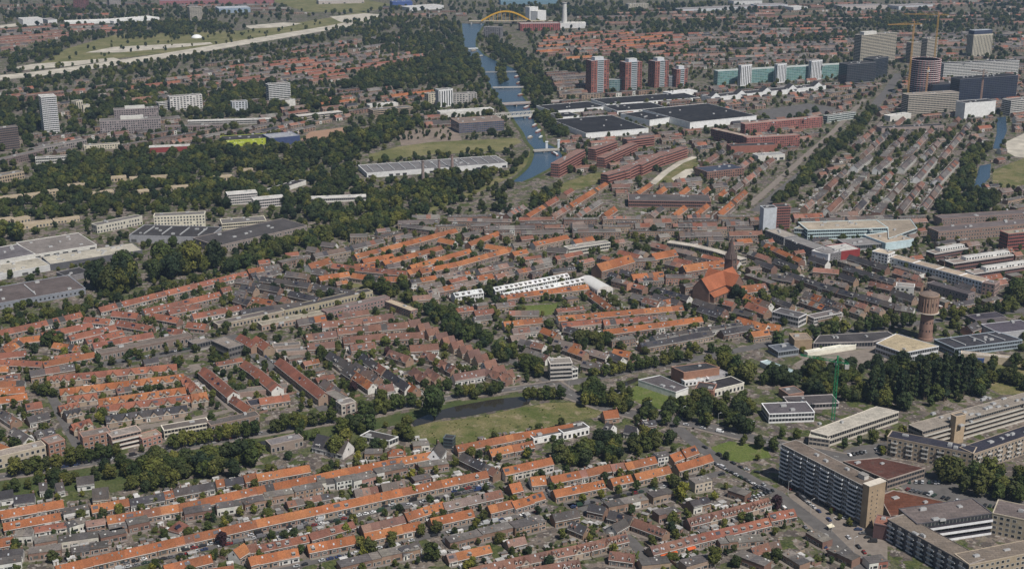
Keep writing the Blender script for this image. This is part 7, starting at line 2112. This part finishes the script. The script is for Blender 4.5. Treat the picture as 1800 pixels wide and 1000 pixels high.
quarter('in the rows at the bottom left', [(0, 880), (180, 868), (420, 840), (560, 800), (450, 1010), (0, 1010)], ((97, 990), (450, 912)), 17, 'gpgpn', (14, 40), w=8, he=3.4, hr=5.8, margin=3.0, skip=0.5)
quarter('in the rows at the bottom middle', [(450, 850), (800, 790), (960, 800), (960, 880), (900, 1010), (450, 1010)], ((450, 912), (850, 828)), 17, 'gpgpn', (12, 36), w=7.5, he=3.4, hr=5.8, margin=3.0, skip=0.5)
quarter('in the streets left of the tall slab flats', [(940, 870), (1130, 850), (1250, 830), (1360, 900), (1420, 1010), (920, 1010)], ((1142, 957), (1350, 900)), 18, 'gdgpn', (12, 34), w=8, he=4.8, hr=7, margin=3.0, skip=0.35)
quarter('beside the main road at the grass strip', [(1050, 735), (1110, 735), (1180, 755), (1190, 770), (1080, 768)], ((1060, 755), (1160, 740)), 14, 'gpd', (12, 24), w=8, he=4.5, hr=7)
quarter('at the far left edge of town', [(0, 8), (300, 8), (620, 12), (820, 18), (820, 40), (700, 34), (620, 20), (480, 30), (340, 14), (200, 34), (0, 34)], ((0, 25), (600, 18)), 110, 'npg', (80, 200), skip=0.35)
quarter('at the far right edge of town', [(1000, 30), (1250, 10), (1830, 4), (1830, 46), (1560, 46), (1300, 44), (1100, 52)], ((1000, 40), (1800, 25)), 85, 'npgb', (80, 200), skip=0.25)
quarter('between the exhibition halls and the office cluster', [(1400, 185), (1470, 160), (1560, 155), (1590, 165), (1560, 205), (1500, 240), (1440, 235), (1420, 215)], ((1420, 205), (1560, 180)), 30, 'npgn', (25, 70), he=6, hr=9)
quarter('behind the exhibition halls', [(980, 175), (1240, 158), (1260, 180), (1200, 200), (1000, 212)], ((980, 195), (1240, 172)), 30, 'gng', (25, 70), he=7, hr=9)
quarter('between the canal and the depot hall', [(700, 205), (760, 200), (800, 200), (800, 222), (700, 232)], ((700, 218), (800, 210)), 30, 'ngp', (25, 60))
quarter('right of the side canal', [(1765, 280), (1830, 250), (1830, 370), (1760, 372), (1745, 340)], ((1765, 330), (1830, 318)), 30, 'npg', (25, 60), skip=0.3)

# whatever room the quarters leave is built up with small streets too
quarter('in the mixed streets at the upper right', [(945, 185), (1240, 160), (1830, 110), (1830, 330), (1640, 376), (1350, 380), (1000, 332)], ((1000, 300), (1300, 270)), 24, 'npgnpbg', (12, 40), w=9, he=5.5, hr=8.2, margin=3.5, skip=0.3)
quarter('in the mixed streets at the upper left', [(0, 175), (600, 110), (800, 110), (760, 190), (600, 215), (300, 262), (0, 300)], ((0, 250), (300, 215)), 40, 'ngpgn', (15, 50), w=10, he=6, hr=9, margin=5, skip=0.45)
quarter('in the mixed streets of the middle distance', [(420, 480), (720, 395), (1340, 385), (1820, 380), (1820, 540), (1360, 600), (1000, 650), (740, 540)], ((900, 470), (1200, 430)), 17, 'npdrgp', (9, 26), w=7.5, he=5, hr=7.6, margin=2.6, skip=0.3)

# labels for the rows, counted from the front within each quarter
for (zone, col), lst in TERRACES.items():
    lst.sort(key=lambda t: -t[1])
    for i, (root, py, px) in enumerate(lst):
        root['label'] = ('%s terrace %s, %s nearest' % (ROOF_WORD[col], zone, ordinal(i + 1))) if len(lst) > 1 else 'only %s terrace %s' % (ROOF_WORD[col], zone)

# ================================================================ TREES
def shown(x, y):
    px, py = px_of(x, y)
    return -50 < px < 1850 and -30 < py < 1060



# street rows
W_CS = 'in the street row along the near canal'
tree_row([(20, 838), (110, 822)], 5, 12, W_CS)
tree_row([(118, 820), (215, 804)], 6, 12.5, W_CS)
tree_row([(300, 790), (455, 764)], 10, 12, W_CS)
tree_row([(478, 762), (590, 742)], 7, 11.5, W_CS)
tree_row([(628, 734), (730, 714)], 7, 12, W_CS)
tree_row([(800, 700), (885, 690)], 7, 10.5, 'in the street row beyond the pond')
tree_row([(920, 704), (990, 702)], 6, 11, 'in the street row beyond the pond')
tree_row([(1030, 708), (1070, 716)], 4, 11, 'along the main road by the lawn')
tree_row([(1078, 728), (1110, 722)], 3, 11, 'along the main road by the lawn')
tree_row([(1120, 738), (1200, 752)], 4, 10, 'along the main road by the lawn')
tree_row([(1040, 667), (1215, 633)], 12, 11, 'in the avenue row behind the community centre')
tree_row([(1358, 612), (1490, 588)], 8, 13, 'in the avenue row left of the water tower')
tree_row([(1500, 586), (1612, 572)], 7, 13, 'in the avenue row left of the water tower')
tree_row([(1650, 566), (1790, 548)], 9, 12, 'in the avenue row right of the water tower')
wood([(1258, 782), (1275, 772), (1360, 786), (1362, 794), (1280, 781)], 9, 8, 'around the round lawn', ('round', 'oval', 'dark'), mark=False)
wood([(1300, 815), (1310, 804), (1362, 798), (1366, 812)], 8, 6.5, 'around the round lawn', ('round', 'broad', 'yellow'), mark=False)
wood([(1272, 808), (1278, 798), (1292, 800), (1292, 810)], 8, 8, 'around the round lawn', ('dark',), mark=False)
tree_row([(1360, 770), (1470, 785)], 4, 9, 'before the unfinished beige block')
tree_row([(1470, 790), (1600, 768)], 5, 9, 'before the unfinished beige block')
tree_row([(1390, 860), (1500, 930)], 7, 5, 'on the square before the slab flats', ('oval', 'round'))
tree_row([(540, 985), (780, 935)], 9, 8, 'in the front street of the bottom orange row', ('oval', 'round'))
tree_row([(790, 930), (930, 895)], 6, 8, 'in the front street of the bottom orange row', ('oval', 'round'))
tree_row([(1010, 888), (1250, 835)], 8, 7.5, 'in the front street of the right orange row', ('oval', 'round', 'yellow'))
tree_row([(345, 660), (365, 700)], 4, 7, 'in the slanting street of red rows', ('oval', 'round'))
tree_row([(440, 625), (560, 700)], 4, 6, 'in the slanting street of red rows', ('oval', 'round'))
tree_row([(185, 645), (350, 610)], 7, 8, 'around the small market place', ('round', 'oval'))
tree_row([(140, 640), (60, 655)], 4, 8, 'around the small market place', ('round', 'oval'))
tree_row([(60, 690), (100, 700)], 4, 9, 'in the left side street', ('round', 'broad'))
tree_row([(1575, 195), (1600, 150)], 5, 12, 'in the row beside the office cluster', ('round', 'oval'))
tree_row([(1280, 178), (1400, 165)], 6, 9, 'before the wave-roofed hall', ('oval', 'copper', 'round'))
tree_row([(1380, 215), (1440, 200)], 4, 13, 'beside the brick courtyard block', DK)
# single trees that stand out
for px, py, h, k, wh in [(764, 735, 26, 'broad', 'single giant round tree at the end of the pond'), (1052, 786, 14, 'dark', 'single dark tree at the right end of the white two-storey row'), (622, 688, 9, 'copper', 'single copper tree beside the small white shops'), (1366, 895, 10, 'copper', 'single copper tree at the corner of the slab flats street'),
                         (392, 958, 9, 'copper', 'single copper tree in the bottom left rows'), (1198, 880, 14, 'yellow', 'single broad yellow-green tree in the streets left of the slab flats'), (174, 742, 8, 'yellow', 'single yellow tree before the dark slate-roofed row'), (90, 845, 9, 'yellow', 'single yellow-green tree among the white villas'),
                         (724, 842, 8, 'yellow', 'single yellow tree in the bottom middle rows'), (848, 888, 9, 'conifer', 'single pointed conifer in the bottom middle rows'), (376, 918, 11, 'conifer', 'single conifer behind the bottom left orange row'), (120, 985, 9, 'conifer', 'single conifer at the bottom left corner'), (210, 905, 8, 'yellow', 'single yellow-green shrub tree in the bottom left gardens'), (629, 808, 7, 'yellow', 'single yellow tree at the long orange row'),
                         (590, 800, 15, 'broad', 'single broad tree before the big barn house'), (680, 625, 8, 'copper', 'single copper tree in the brown quarter'), (900, 582, 11, 'conifer', 'single conifer right of the tree avenue'), (1505, 520, 10, 'conifer', 'single conifer in the dark-roofed quarter'), (1262, 520, 13, 'conifer', 'single conifer before the church'), (1292, 525, 14, 'dark', 'dark tree right of the church front'),
                         (1305, 528, 12, 'round', 'round tree right of the church front'), (860, 522, 12, 'dark', 'dark tree before the long white range'), (870, 535, 9, 'dark', 'smaller dark tree before the long white range'), (960, 528, 8, 'dark', 'dark round tree behind the inner lawn'), (1148, 415, 13, 'dark', 'dark tree among the brick street rows'), (805, 430, 12, 'round', 'round tree in the orange quarter'),
                         (1020, 478, 10, 'round', 'light tree at the end of the long white range'), (1012, 98, 15, 'dark', 'big dark tree in the pink rows'), (1225, 285, 15, 'poplar', 'single poplar beside the navy-roofed workshop'), (1485, 880, 9, 'yellow', 'single pale tree behind the slab flats'), (1550, 800, 7, 'yellow', 'low pale tree between slab and brick flats'), (1730, 812, 8, 'copper', 'single copper tree at the brick flats corner'),
                         (1255, 995, 13, 'round', 'big round tree at the bottom edge'), (1080, 800, 9, 'dark', 'dark tree beside the orange gabled end'), (965, 1000, 9, 'dark', 'dark tree at the bottom edge right of the brown row'), (760, 985, 12, 'round', 'tall round tree in the bottom gardens'), (650, 975, 11, 'round', 'leafy tree in the bottom gardens'), (1185, 858, 10, 'round', 'round tree near the yellow-green tree')]:
    x, y = at(px, py)
    TREES.append((x, y, h, k, '=' + wh))
# garden trees and shrubs behind the rows
SHED = []
HEDGE = []
PLOTS = MB()
PLOT_COL = ((0.055, 0.075, 0.022), (0.08, 0.10, 0.03), (0.045, 0.06, 0.02), (0.10, 0.11, 0.045), (0.17, 0.145, 0.12), (0.12, 0.10, 0.088), (0.22, 0.19, 0.16), (0.06, 0.075, 0.03), (0.26, 0.235, 0.21), (0.13, 0.095, 0.07))
WALK = MB()
for (x, y, ang, hl, hw, zone, s, pitch) in GARDENS:
    c, sn = math.cos(ang), math.sin(ang)
    if s > 1.45:
        zp = R.uniform(0.015, 0.05)
        f_ = lambda u_, v_, z_: (x + u_ * c - v_ * sn, y + u_ * sn + v_ * c, z_)
        for k in range(int(round(2 * hl / pitch))):            # garden plots, part lawn and part paving
            u0, u1 = -hl + k * pitch + 0.1, -hl + (k + 1) * pitch - 0.1
            vm, v1 = hw + R.uniform(2.5, 5.5), hw + R.uniform(8.5, 11.0)
            if shown(x, y) and occ(x - v1 * sn, y + v1 * c) == 0:
                for va, vb, cols in ((hw + 0.1, vm, PLOT_COL[4:]), (vm, v1, PLOT_COL)):
                    PLOTS.face([f_(u0, va, zp), f_(u1, va, zp), f_(u1, vb, zp), f_(u0, vb, zp)], M_PAINT, jit(R.choice(cols), 0.2))
        WALK.face([f_(-hl, -hw - 2.6, zp + 0.12), f_(hl, -hw - 2.6, zp + 0.12), f_(hl, -hw - 0.1, zp + 0.12), f_(-hl, -hw - 0.1, zp + 0.12)], M_PAINT, jit((0.19, 0.165, 0.145), 0.15))
        for k in range(int(2 * hl / pitch) + 1):          # plot boundaries
            u = -hl + k * pitch
            v0, v1 = hw + R.uniform(1.0, 3.5), hw + R.uniform(7.5, 11.5)
            X, Y = x + u * c - v1 * sn, y + u * sn + v1 * c
            if occ(X, Y) == 0:
                HEDGE.append((x + u * c - v0 * sn, y + u * sn + v0 * c, X, Y))
    for sd in (1, -1):
        n = int(hl * 2 / (1.3 if s > 1.7 else (2.2 if s > 1.3 else 6.0)) * (1.0 if sd > 0 else 0.4))
        for _ in range(n):
            u, v = R.uniform(-hl, hl), sd * (hw + R.uniform(4.0 if sd > 0 else 3.0, 13.0 if sd > 0 else 6.0))
            X, Y = x + u * c - v * sn, y + u * sn + v * c
            if occ(X, Y):
                continue
            q = R.random()
            if q < (0.155 if s > 1.3 else 0.38):
                tree(X, Y, R.uniform(3.0, 8.0), R.choice(('round', 'oval', 'round_b', 'dark', 'broad', 'round', 'conifer', 'round_b', 'oval', 'yellow' if R.random() < 0.4 else 'round')), zone)
            elif q < 0.66:
                BUSHES.append((X, Y, R.uniform(1.0, 2.6)))
            elif q < 0.9 and sd > 0 and s > 1.25:
                SHED.append((X, Y, ang, s, zone))
                mark_rect(X, Y, ang, 1.5, 1.2)
for _ in range(150):        # scrub on the rough grass strip
    q = (R.uniform(720, 1060), R.uniform(708, 782))
    X, Y = at(*q)
    if inside([at(*p) for p in [(730, 754), (820, 738), (915, 719), (1010, 711), (1055, 724), (880, 762), (800, 779), (735, 766)]], X, Y):
        BUSHES.append((X, Y, R.uniform(0.4, 1.2)))
wood([(0, 240), (900, 180), (900, 400), (600, 420), (380, 470), (0, 440)], 17, 9, 'scattered through the upper left districts', DK, mark=False, avoid=True)
wood([(940, 110), (1800, 100), (1800, 400), (1400, 380), (1000, 330)], 20, 8, 'scattered through the upper right districts', DEC, mark=False, avoid=True)
wood([(0, 120), (900, 60), (900, 180), (0, 240)], 19, 10, 'scattered through the upper left districts', DK, mark=False, avoid=True)
wood([(920, 40), (1800, 30), (1800, 110), (920, 120)], 24, 10, 'scattered through the upper right districts', DK, mark=False, avoid=True)
wood([(0, 5), (1800, 5), (1800, 40), (920, 50), (0, 70)], 36, 12, 'scattered along the far edge of town', DK, mark=False, avoid=True)
wood([(0, 470), (700, 400), (1800, 400), (1800, 620), (0, 650)], 14, 7, 'scattered through the middle districts', DEC, mark=False, avoid=True)
wood([(0, 650), (700, 600), (960, 640), (960, 700), (0, 830)], 15, 7, 'scattered through the side streets left of centre', DEC, mark=False, avoid=True)
wood([(0, 850), (1000, 760), (1250, 820), (1440, 1010), (0, 1010)], 19, 6, 'scattered through the gardens of the near rows', DEC + ('conifer', 'yellow'), mark=False, avoid=True)

CB = [(min(p[0] for p in c), max(p[0] for p in c), min(p[1] for p in c), max(p[1] for p in c), c) for c in CLEAR]


def cleared(x, y):
    return any(a <= x <= b and c <= y <= d and inside(P, x, y) for a, b, c, d, P in CB)


TREES = [t for t in TREES if shown(t[0], t[1]) and (t[4][0] == '=' or (occ(t[0], t[1]) != 1 and not cleared(t[0], t[1])))]
TREES.sort(key=lambda t: -(t[2] * pxm(t[0], t[1])) - (1e6 if t[4][0] == '=' else 0))
single, rest = TREES[:300], TREES[300:]
groups = {}
KIND_WORD = {'round': 'round leafy tree', 'round_b': 'bushy green tree', 'oval': 'narrow oval tree', 'broad': 'broad spreading tree', 'dark': 'dark green tree', 'poplar': 'tall slim poplar', 'conifer': 'pointed conifer', 'yellow': 'yellow-green tree', 'copper': 'copper-leaved tree'}
for x, y, h, k, wh in single:
    if wh[0] == '=':
        lab = wh[1:]
        r = thing('tree', (x, y, 0), R.uniform(0, 6.28), label=lab, category='tree', group='trees standing singly')
    else:
        r = thing('tree', (x, y, 0), R.uniform(0, 6.28), category='tree', group='trees ' + wh)
        groups.setdefault((k, wh), []).append((px_of(x, y)[0], r))
    r.scale = (h / 10 * R.uniform(0.9, 1.12),) * 2 + (h / 10,)
    if k == 'dark' and h > 20 or k == 'broad' and h > 20:
        r.scale = (h / 10 * 0.78,) * 2 + (h / 10,)
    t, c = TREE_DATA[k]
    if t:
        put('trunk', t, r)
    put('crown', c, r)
for (k, wh), lst in groups.items():
    lst.sort(key=lambda t: t[0])
    for i, (px, r) in enumerate(lst):
        r['label'] = '%s %s%s' % (KIND_WORD[k], wh, ', %s from left' % ordinal(i + 1) if len(lst) > 1 else '')


def scatter(name, pts, label, cat):
    """One mass of planting: a shape per point, chosen by its number."""
    me = bpy.data.meshes.new(name)
    me.from_pydata([(p[0], p[1], p[2]) for p in pts], [], [])
    for nm, tp, idx in (('scl', 'FLOAT_VECTOR', 3), ('spin', 'FLOAT_VECTOR', 4), ('shape', 'INT', 5)):
        a = me.attributes.new(nm, tp, 'POINT')
        if tp == 'INT':
            a.data.foreach_set('value', [p[idx] for p in pts])
        else:
            a.data.foreach_set('vector', np.array([p[idx] for p in pts], np.float32).ravel())
    o = put(name, me, None, kind='stuff', label=label, category=cat)
    ng = bpy.data.node_groups.new(name + '_spread', 'GeometryNodeTree')
    ng.interface.new_socket('Geometry', in_out='INPUT', socket_type='NodeSocketGeometry')
    ng.interface.new_socket('Geometry', in_out='OUTPUT', socket_type='NodeSocketGeometry')
    N, K = ng.nodes, ng.links
    gi, go = N.new('NodeGroupInput'), N.new('NodeGroupOutput')
    iop = N.new('GeometryNodeInstanceOnPoints')
    ci = N.new('GeometryNodeCollectionInfo')
    ci.inputs['Collection'].default_value = PROTO
    ci.inputs['Separate Children'].default_value = True
    ci.inputs['Reset Children'].default_value = True
    iop.inputs['Pick Instance'].default_value = True
    K.new(gi.outputs[0], iop.inputs['Points'])
    K.new(ci.outputs[0], iop.inputs['Instance'])
    for nm, tp, sock in (('scl', 'FLOAT_VECTOR', 'Scale'), ('spin', 'FLOAT_VECTOR', 'Rotation'), ('shape', 'INT', 'Instance Index')):
        na = N.new('GeometryNodeInputNamedAttribute')
        na.data_type = tp
        na.inputs['Name'].default_value = nm
        K.new(na.outputs[0], iop.inputs[sock])
    K.new(iop.outputs[0], go.inputs[0])
    md = o.modifiers.new('spread', 'NODES')
    md.node_group = ng
    return o


def pt(x, y, h, k, wf=1.0):
    w = h / 10 * R.uniform(0.9, 1.15) * wf
    return (x, y, 0.0, (w, w, h / 10), (0, 0, R.uniform(0, 6.28)), PROTO_ORDER.index(k))


scatter('distant_trees', [pt(x, y, h, k, 0.78 if (h > 20 and k != 'poplar') else 1.0) for x, y, h, k, wh in rest], 'green trees and woods spread through the town and its far edge', 'trees')
BUSHES = [b for b in BUSHES if shown(b[0], b[1])]
scatter('garden_shrubs', [pt(x, y, h, 'bush', R.uniform(0.8, 1.3)) for x, y, h in BUSHES], 'low green garden shrubs behind the rows of houses', 'shrubs')

# ---------------------------------------------------------------- garden sheds and walls
SHED = [s for s in SHED if shown(s[0], s[1])]
SHED.sort(key=lambda s: -s[3])
sheds = []
for ci, (wc, rc) in enumerate((((0.34, 0.27, 0.2), (0.28, 0.27, 0.26)), ((0.55, 0.53, 0.5), (0.5, 0.49, 0.48)), ((0.24, 0.15, 0.12), (0.16, 0.15, 0.145)), ((0.3, 0.3, 0.3), (0.36, 0.35, 0.34)))):
    m = MB()
    m.box(-1.5, 1.5, -1.2, 1.2, 0, 2.2, M_PAINT, wc)
    m.box(-1.65, 1.65, -1.35, 1.35, 2.2, 2.34, M_FLAT, rc)
    m.face([(-0.4, -1.23, 0.05), (0.4, -1.23, 0.05), (0.4, -1.23, 1.95), (-0.4, -1.23, 1.95)], M_PAINT, (0.2, 0.16, 0.12))
    sheds.append(m.mesh('garden_shed'))
SW = ('brown wooden', 'white', 'brick', 'grey')
cnt = {}
for k, (x, y, ang, s, zone) in enumerate(SHED[:280]):
    t = R.randrange(4)
    o = put('garden_shed', sheds[t], None, (x, y, 0), ang, (R.uniform(0.8, 1.6), R.uniform(0.8, 1.5), R.uniform(0.9, 1.15)), category='shed', group='garden sheds behind the houses')
    cnt.setdefault((SW[t], zone), []).append((px_of(x, y)[0], o))
for (wd, zone), lst in cnt.items():
    lst.sort(key=lambda q: q[0])
    for i, (px, o) in enumerate(lst):
        o['label'] = '%s shed %s, %s from left' % (wd, zone, ordinal(i + 1))
m = MB()
for x, y, ang, s, zone in SHED[280:]:
    c, sn = math.cos(ang), math.sin(ang)
    hx, hy, hz = R.uniform(1.0, 2.4), R.uniform(1.0, 2.0), R.uniform(2.1, 2.7)
    P = [(x + a * hx * c - b * hy * sn, y + a * hx * sn + b * hy * c) for a, b in ((-1, -1), (1, -1), (1, 1), (-1, 1))]
    wc = R.choice(((0.34, 0.27, 0.2), (0.55, 0.53, 0.5), (0.24, 0.15, 0.12), (0.3, 0.3, 0.3)))
    m.prism(P, 0, hz, M_PAINT, wc, M_FLAT, R.choice(((0.5, 0.49, 0.48), (0.25, 0.24, 0.23), (0.36, 0.35, 0.34), (0.14, 0.13, 0.13))))
m.build('distant_sheds', None, kind='stuff', label='small flat-roofed sheds in the gardens of the farther rows', category='sheds')
PLOTS.build('garden_plots', None, kind='stuff', label='small lawns, beds and patios behind the near rows', category='gardens')
WALK.build('pavement', None, kind='structure')
m = MB()
for x0, y0, x1, y1 in HEDGE:
    if shown(x0, y0):
        q = R.random()
        if q < 0.4:
            m.bar((x0, y0, 0.7), (x1, y1, 0.7), R.uniform(0.4, 0.75), M_LEAF, (R.uniform(0.8, 1.3),) * 3)
        elif q < 0.9:
            l = math.hypot(x1 - x0, y1 - y0)
            nx, ny = -(y1 - y0) / l * 0.08, (x1 - x0) / l * 0.08
            m.prism([(x0 - nx, y0 - ny), (x1 - nx, y1 - ny), (x1 + nx, y1 + ny), (x0 + nx, y0 + ny)], 0, 1.75, M_PAINT, R.choice(((0.2, 0.15, 0.11), (0.3, 0.24, 0.18), (0.24, 0.15, 0.12))))
m.build('garden_fences', None, kind='stuff', label='wooden fences and walls between the near gardens', category='fences')

# ---------------------------------------------------------------- cars
def car_mesh(L, Wd, H, van=False):
    m = MB()
    hw_ = Wd / 2
    zb, zs = 0.32, 0.86 if not van else 1.0
    m.box(-L / 2, L / 2, -hw_, hw_, zb, zs, M_CAR, (1, 1, 1), True)
    if van:
        xa, xb, xc, xd = -L / 2 + 0.02, -L / 2 + 0.1, L * 0.22, L * 0.36
    else:
        xa, xb, xc, xd = -L * 0.42, -L * 0.30, L * 0.10, L * 0.24
    a = [(xa, -hw_ + 0.05, zs), (xd, -hw_ + 0.05, zs), (xd, hw_ - 0.05, zs), (xa, hw_ - 0.05, zs)]
    b = [(xb, -hw_ + 0.22, H), (xc, -hw_ + 0.22, H), (xc, hw_ - 0.22, H), (xb, hw_ - 0.22, H)]
    m.face(b, M_CAR)
    for k in range(4):
        j = (k + 1) % 4
        m.face([a[k], a[j], b[j], b[k]], M_CAR if (van and k != 1) else M_GLASS, (0.03, 0.035, 0.04))
    for sx in (-0.31, 0.31):
        for sy in (-1, 1):
            n = 8
            ring = [(L * sx + 0.32 * math.cos(2 * math.pi * i / n), sy * (hw_ + 0.01), 0.32 + 0.32 * math.sin(2 * math.pi * i / n)) for i in range(n)]
            m.face(ring, M_PAINT, (0.02, 0.02, 0.02))
    return m.mesh('car_body')


CARS = [car_mesh(4.2, 1.75, 1.45), car_mesh(4.6, 1.8, 1.45), car_mesh(3.7, 1.68, 1.5), car_mesh(5.2, 2.0, 2.3, True)]
CAR_COL = [('silver', (0.5, 0.5, 0.52)), ('grey', (0.2, 0.2, 0.21)), ('black', (0.02, 0.02, 0.022)), ('white', (0.75, 0.75, 0.75)), ('dark blue', (0.03, 0.05, 0.13)), ('dark red', (0.2, 0.025, 0.025)), ('grey', (0.13, 0.13, 0.14)), ('black', (0.03, 0.03, 0.033)), ('black', (0.025, 0.025, 0.03)), ('silver', (0.45, 0.46, 0.47)), ('dark green', (0.025, 0.055, 0.035)), ('silver', (0.38, 0.39, 0.4))]
car_groups = {}
n_car = 0


def car(x, y, ang, where):
    global n_car
    if n_car >= 298 or not shown(x, y):
        return
    n_car += 1
    word, col = R.choice(CAR_COL)
    t = R.choice((0, 0, 1, 1, 2, 2, 3))
    o = put('parked_car' if t < 3 else 'parked_van', CARS[t], None, (x, y, 0.2), ang, category='car' if t < 3 else 'van', group='vehicles ' + where)
    o.color = (*col, 1)
    car_groups.setdefault((word, 'car' if t < 3 else 'van', where), []).append((px_of(x, y)[0], o))


def car_line(pts, n, off, where, fill=0.8, ang0=0.0):
    P = [at(*p) for p in pts]
    for a, b in zip(P, P[1:]):
        l = math.hypot(b[0] - a[0], b[1] - a[1])
        ang = math.atan2(b[1] - a[1], b[0] - a[0])
        k = max(1, int(n * l / sum(math.hypot(q[0] - p[0], q[1] - p[1]) for p, q in zip(P, P[1:]))))
        for i in range(k):
            if R.random() < fill:
                t = (i + 0.5) / k
                car(a[0] + (b[0] - a[0]) * t - math.sin(ang) * off, a[1] + (b[1] - a[1]) * t + math.cos(ang) * off, ang + ang0 + R.choice((0, math.pi)), where)


car_line([(1372, 858), (1440, 912), (1500, 968), (1530, 1000)], 20, 5, 'on the square before the slab flats')
car_line([(1385, 858), (1450, 905), (1515, 960)], 16, 9, 'on the square before the slab flats', 0.7, 1.2)
car_line([(1360, 870), (1430, 930), (1490, 990)], 16, -4, 'on the square before the slab flats', 0.7)
car_line([(1250, 808), (1360, 865)], 14, -3, 'in the street below the round lawn')
car_line([(1225, 786), (1300, 828), (1390, 850)], 12, 4, 'in the street below the round lawn', 0.6)
car_line([(1300, 868), (1345, 852)], 8, 0, 'on the small car park by the round lawn', 0.9, 1.4)
car_line([(1310, 880), (1360, 862)], 8, 0, 'on the small car park by the round lawn', 0.9, 1.4)
car_line([(60, 1031), (450, 943), (866, 853)], 60, -2.2, 'across the long bottom-left street', 0.75)
car_line([(60, 1031), (450, 943), (866, 853)], 60, 2.4, 'beside the long bottom-left terrace', 0.5)
car_line([(420, 1015), (700, 953), (960, 893)], 40, -2.2, 'in the street below the bottom orange row', 0.6)
car_line([(1000, 890), (1270, 831)], 26, -2.2, 'in the street below the right orange row', 0.6)
car_line([(0, 845), (187, 813), (450, 767), (720, 717)], 40, 4, 'along the canal street', 0.6)
car_line([(980, 690), (1130, 735), (1340, 778)], 14, 3, 'on the main road', 0.4)
car_line([(440, 612), (500, 660), (568, 715)], 22, 3, 'in the slanting street of red rows', 0.8)
car_line([(430, 612), (490, 662), (555, 715)], 22, -3, 'in the slanting street of red rows', 0.7)
car_line([(190, 642), (340, 614)], 18, 2, 'around the small market place', 0.8)
car_line([(1590, 862), (1700, 888), (1800, 900)], 26, 2, 'on the car park beside the courtyard flats', 0.8, 1.3)
car_line([(1580, 850), (1660, 852)], 14, 2, 'on the car park beside the courtyard flats', 0.7, 1.3)
car_line([(1480, 806), (1560, 790)], 12, 2, 'on the car park behind the slab flats', 0.7, 1.3)
car_line([(1390, 650), (1480, 640)], 14, 2, 'on the school yard', 0.5, 1.2)
car_line([(95, 700), (145, 800)], 14, 3, 'in the left side street', 0.7)
car_line([(345, 650), (405, 715)], 14, 3, 'beside the slanting red rows', 0.6)
car_line([(1000, 668), (1210, 632)], 16, 3, 'along the avenue behind the community centre', 0.5)
car_line([(1340, 205), (1460, 192)], 18, 0, 'on the car park by the exhibition halls', 0.9, 1.3)
car_line([(1345, 209), (1455, 197)], 18, 0, 'on the car park by the exhibition halls', 0.9, 1.3)
for (word, t, where), lst in car_groups.items():
    lst.sort(key=lambda q: q[0])
    for i, (px, o) in enumerate(lst):
        o['label'] = '%s %s %s%s' % (word, t, where, ', %s from the left' % ordinal(i + 1) if len(lst) > 1 else '')

# ================================================================ AIR
hz = MB()
hz.box(-9100, 9100, -100, 16100, -1.0, CAM_H + 12, M_PAINT, (1, 1, 1), True)
me = hz.mesh('haze')
me.materials.clear()
hm = bpy.data.materials.new('haze_air')
hm.use_nodes = True
hn = hm.node_tree
for q in list(hn.nodes):
    if q.type == 'BSDF_PRINCIPLED':
        hn.nodes.remove(q)
pv = hn.nodes.new('ShaderNodeVolumePrincipled')
pv.inputs['Color'].default_value = (0.52, 0.72, 1.0, 1)
pv.inputs['Density'].default_value = 0.000055
pv.inputs['Anisotropy'].default_value = 0.2
hn.links.new(pv.outputs[0], [q for q in hn.nodes if q.type == 'OUTPUT_MATERIAL'][0].inputs['Volume'])
me.materials.append(hm)
put('haze', me, None, kind='stuff')
for o in scene.objects:
    if '_h' in o:
        del o['_h']
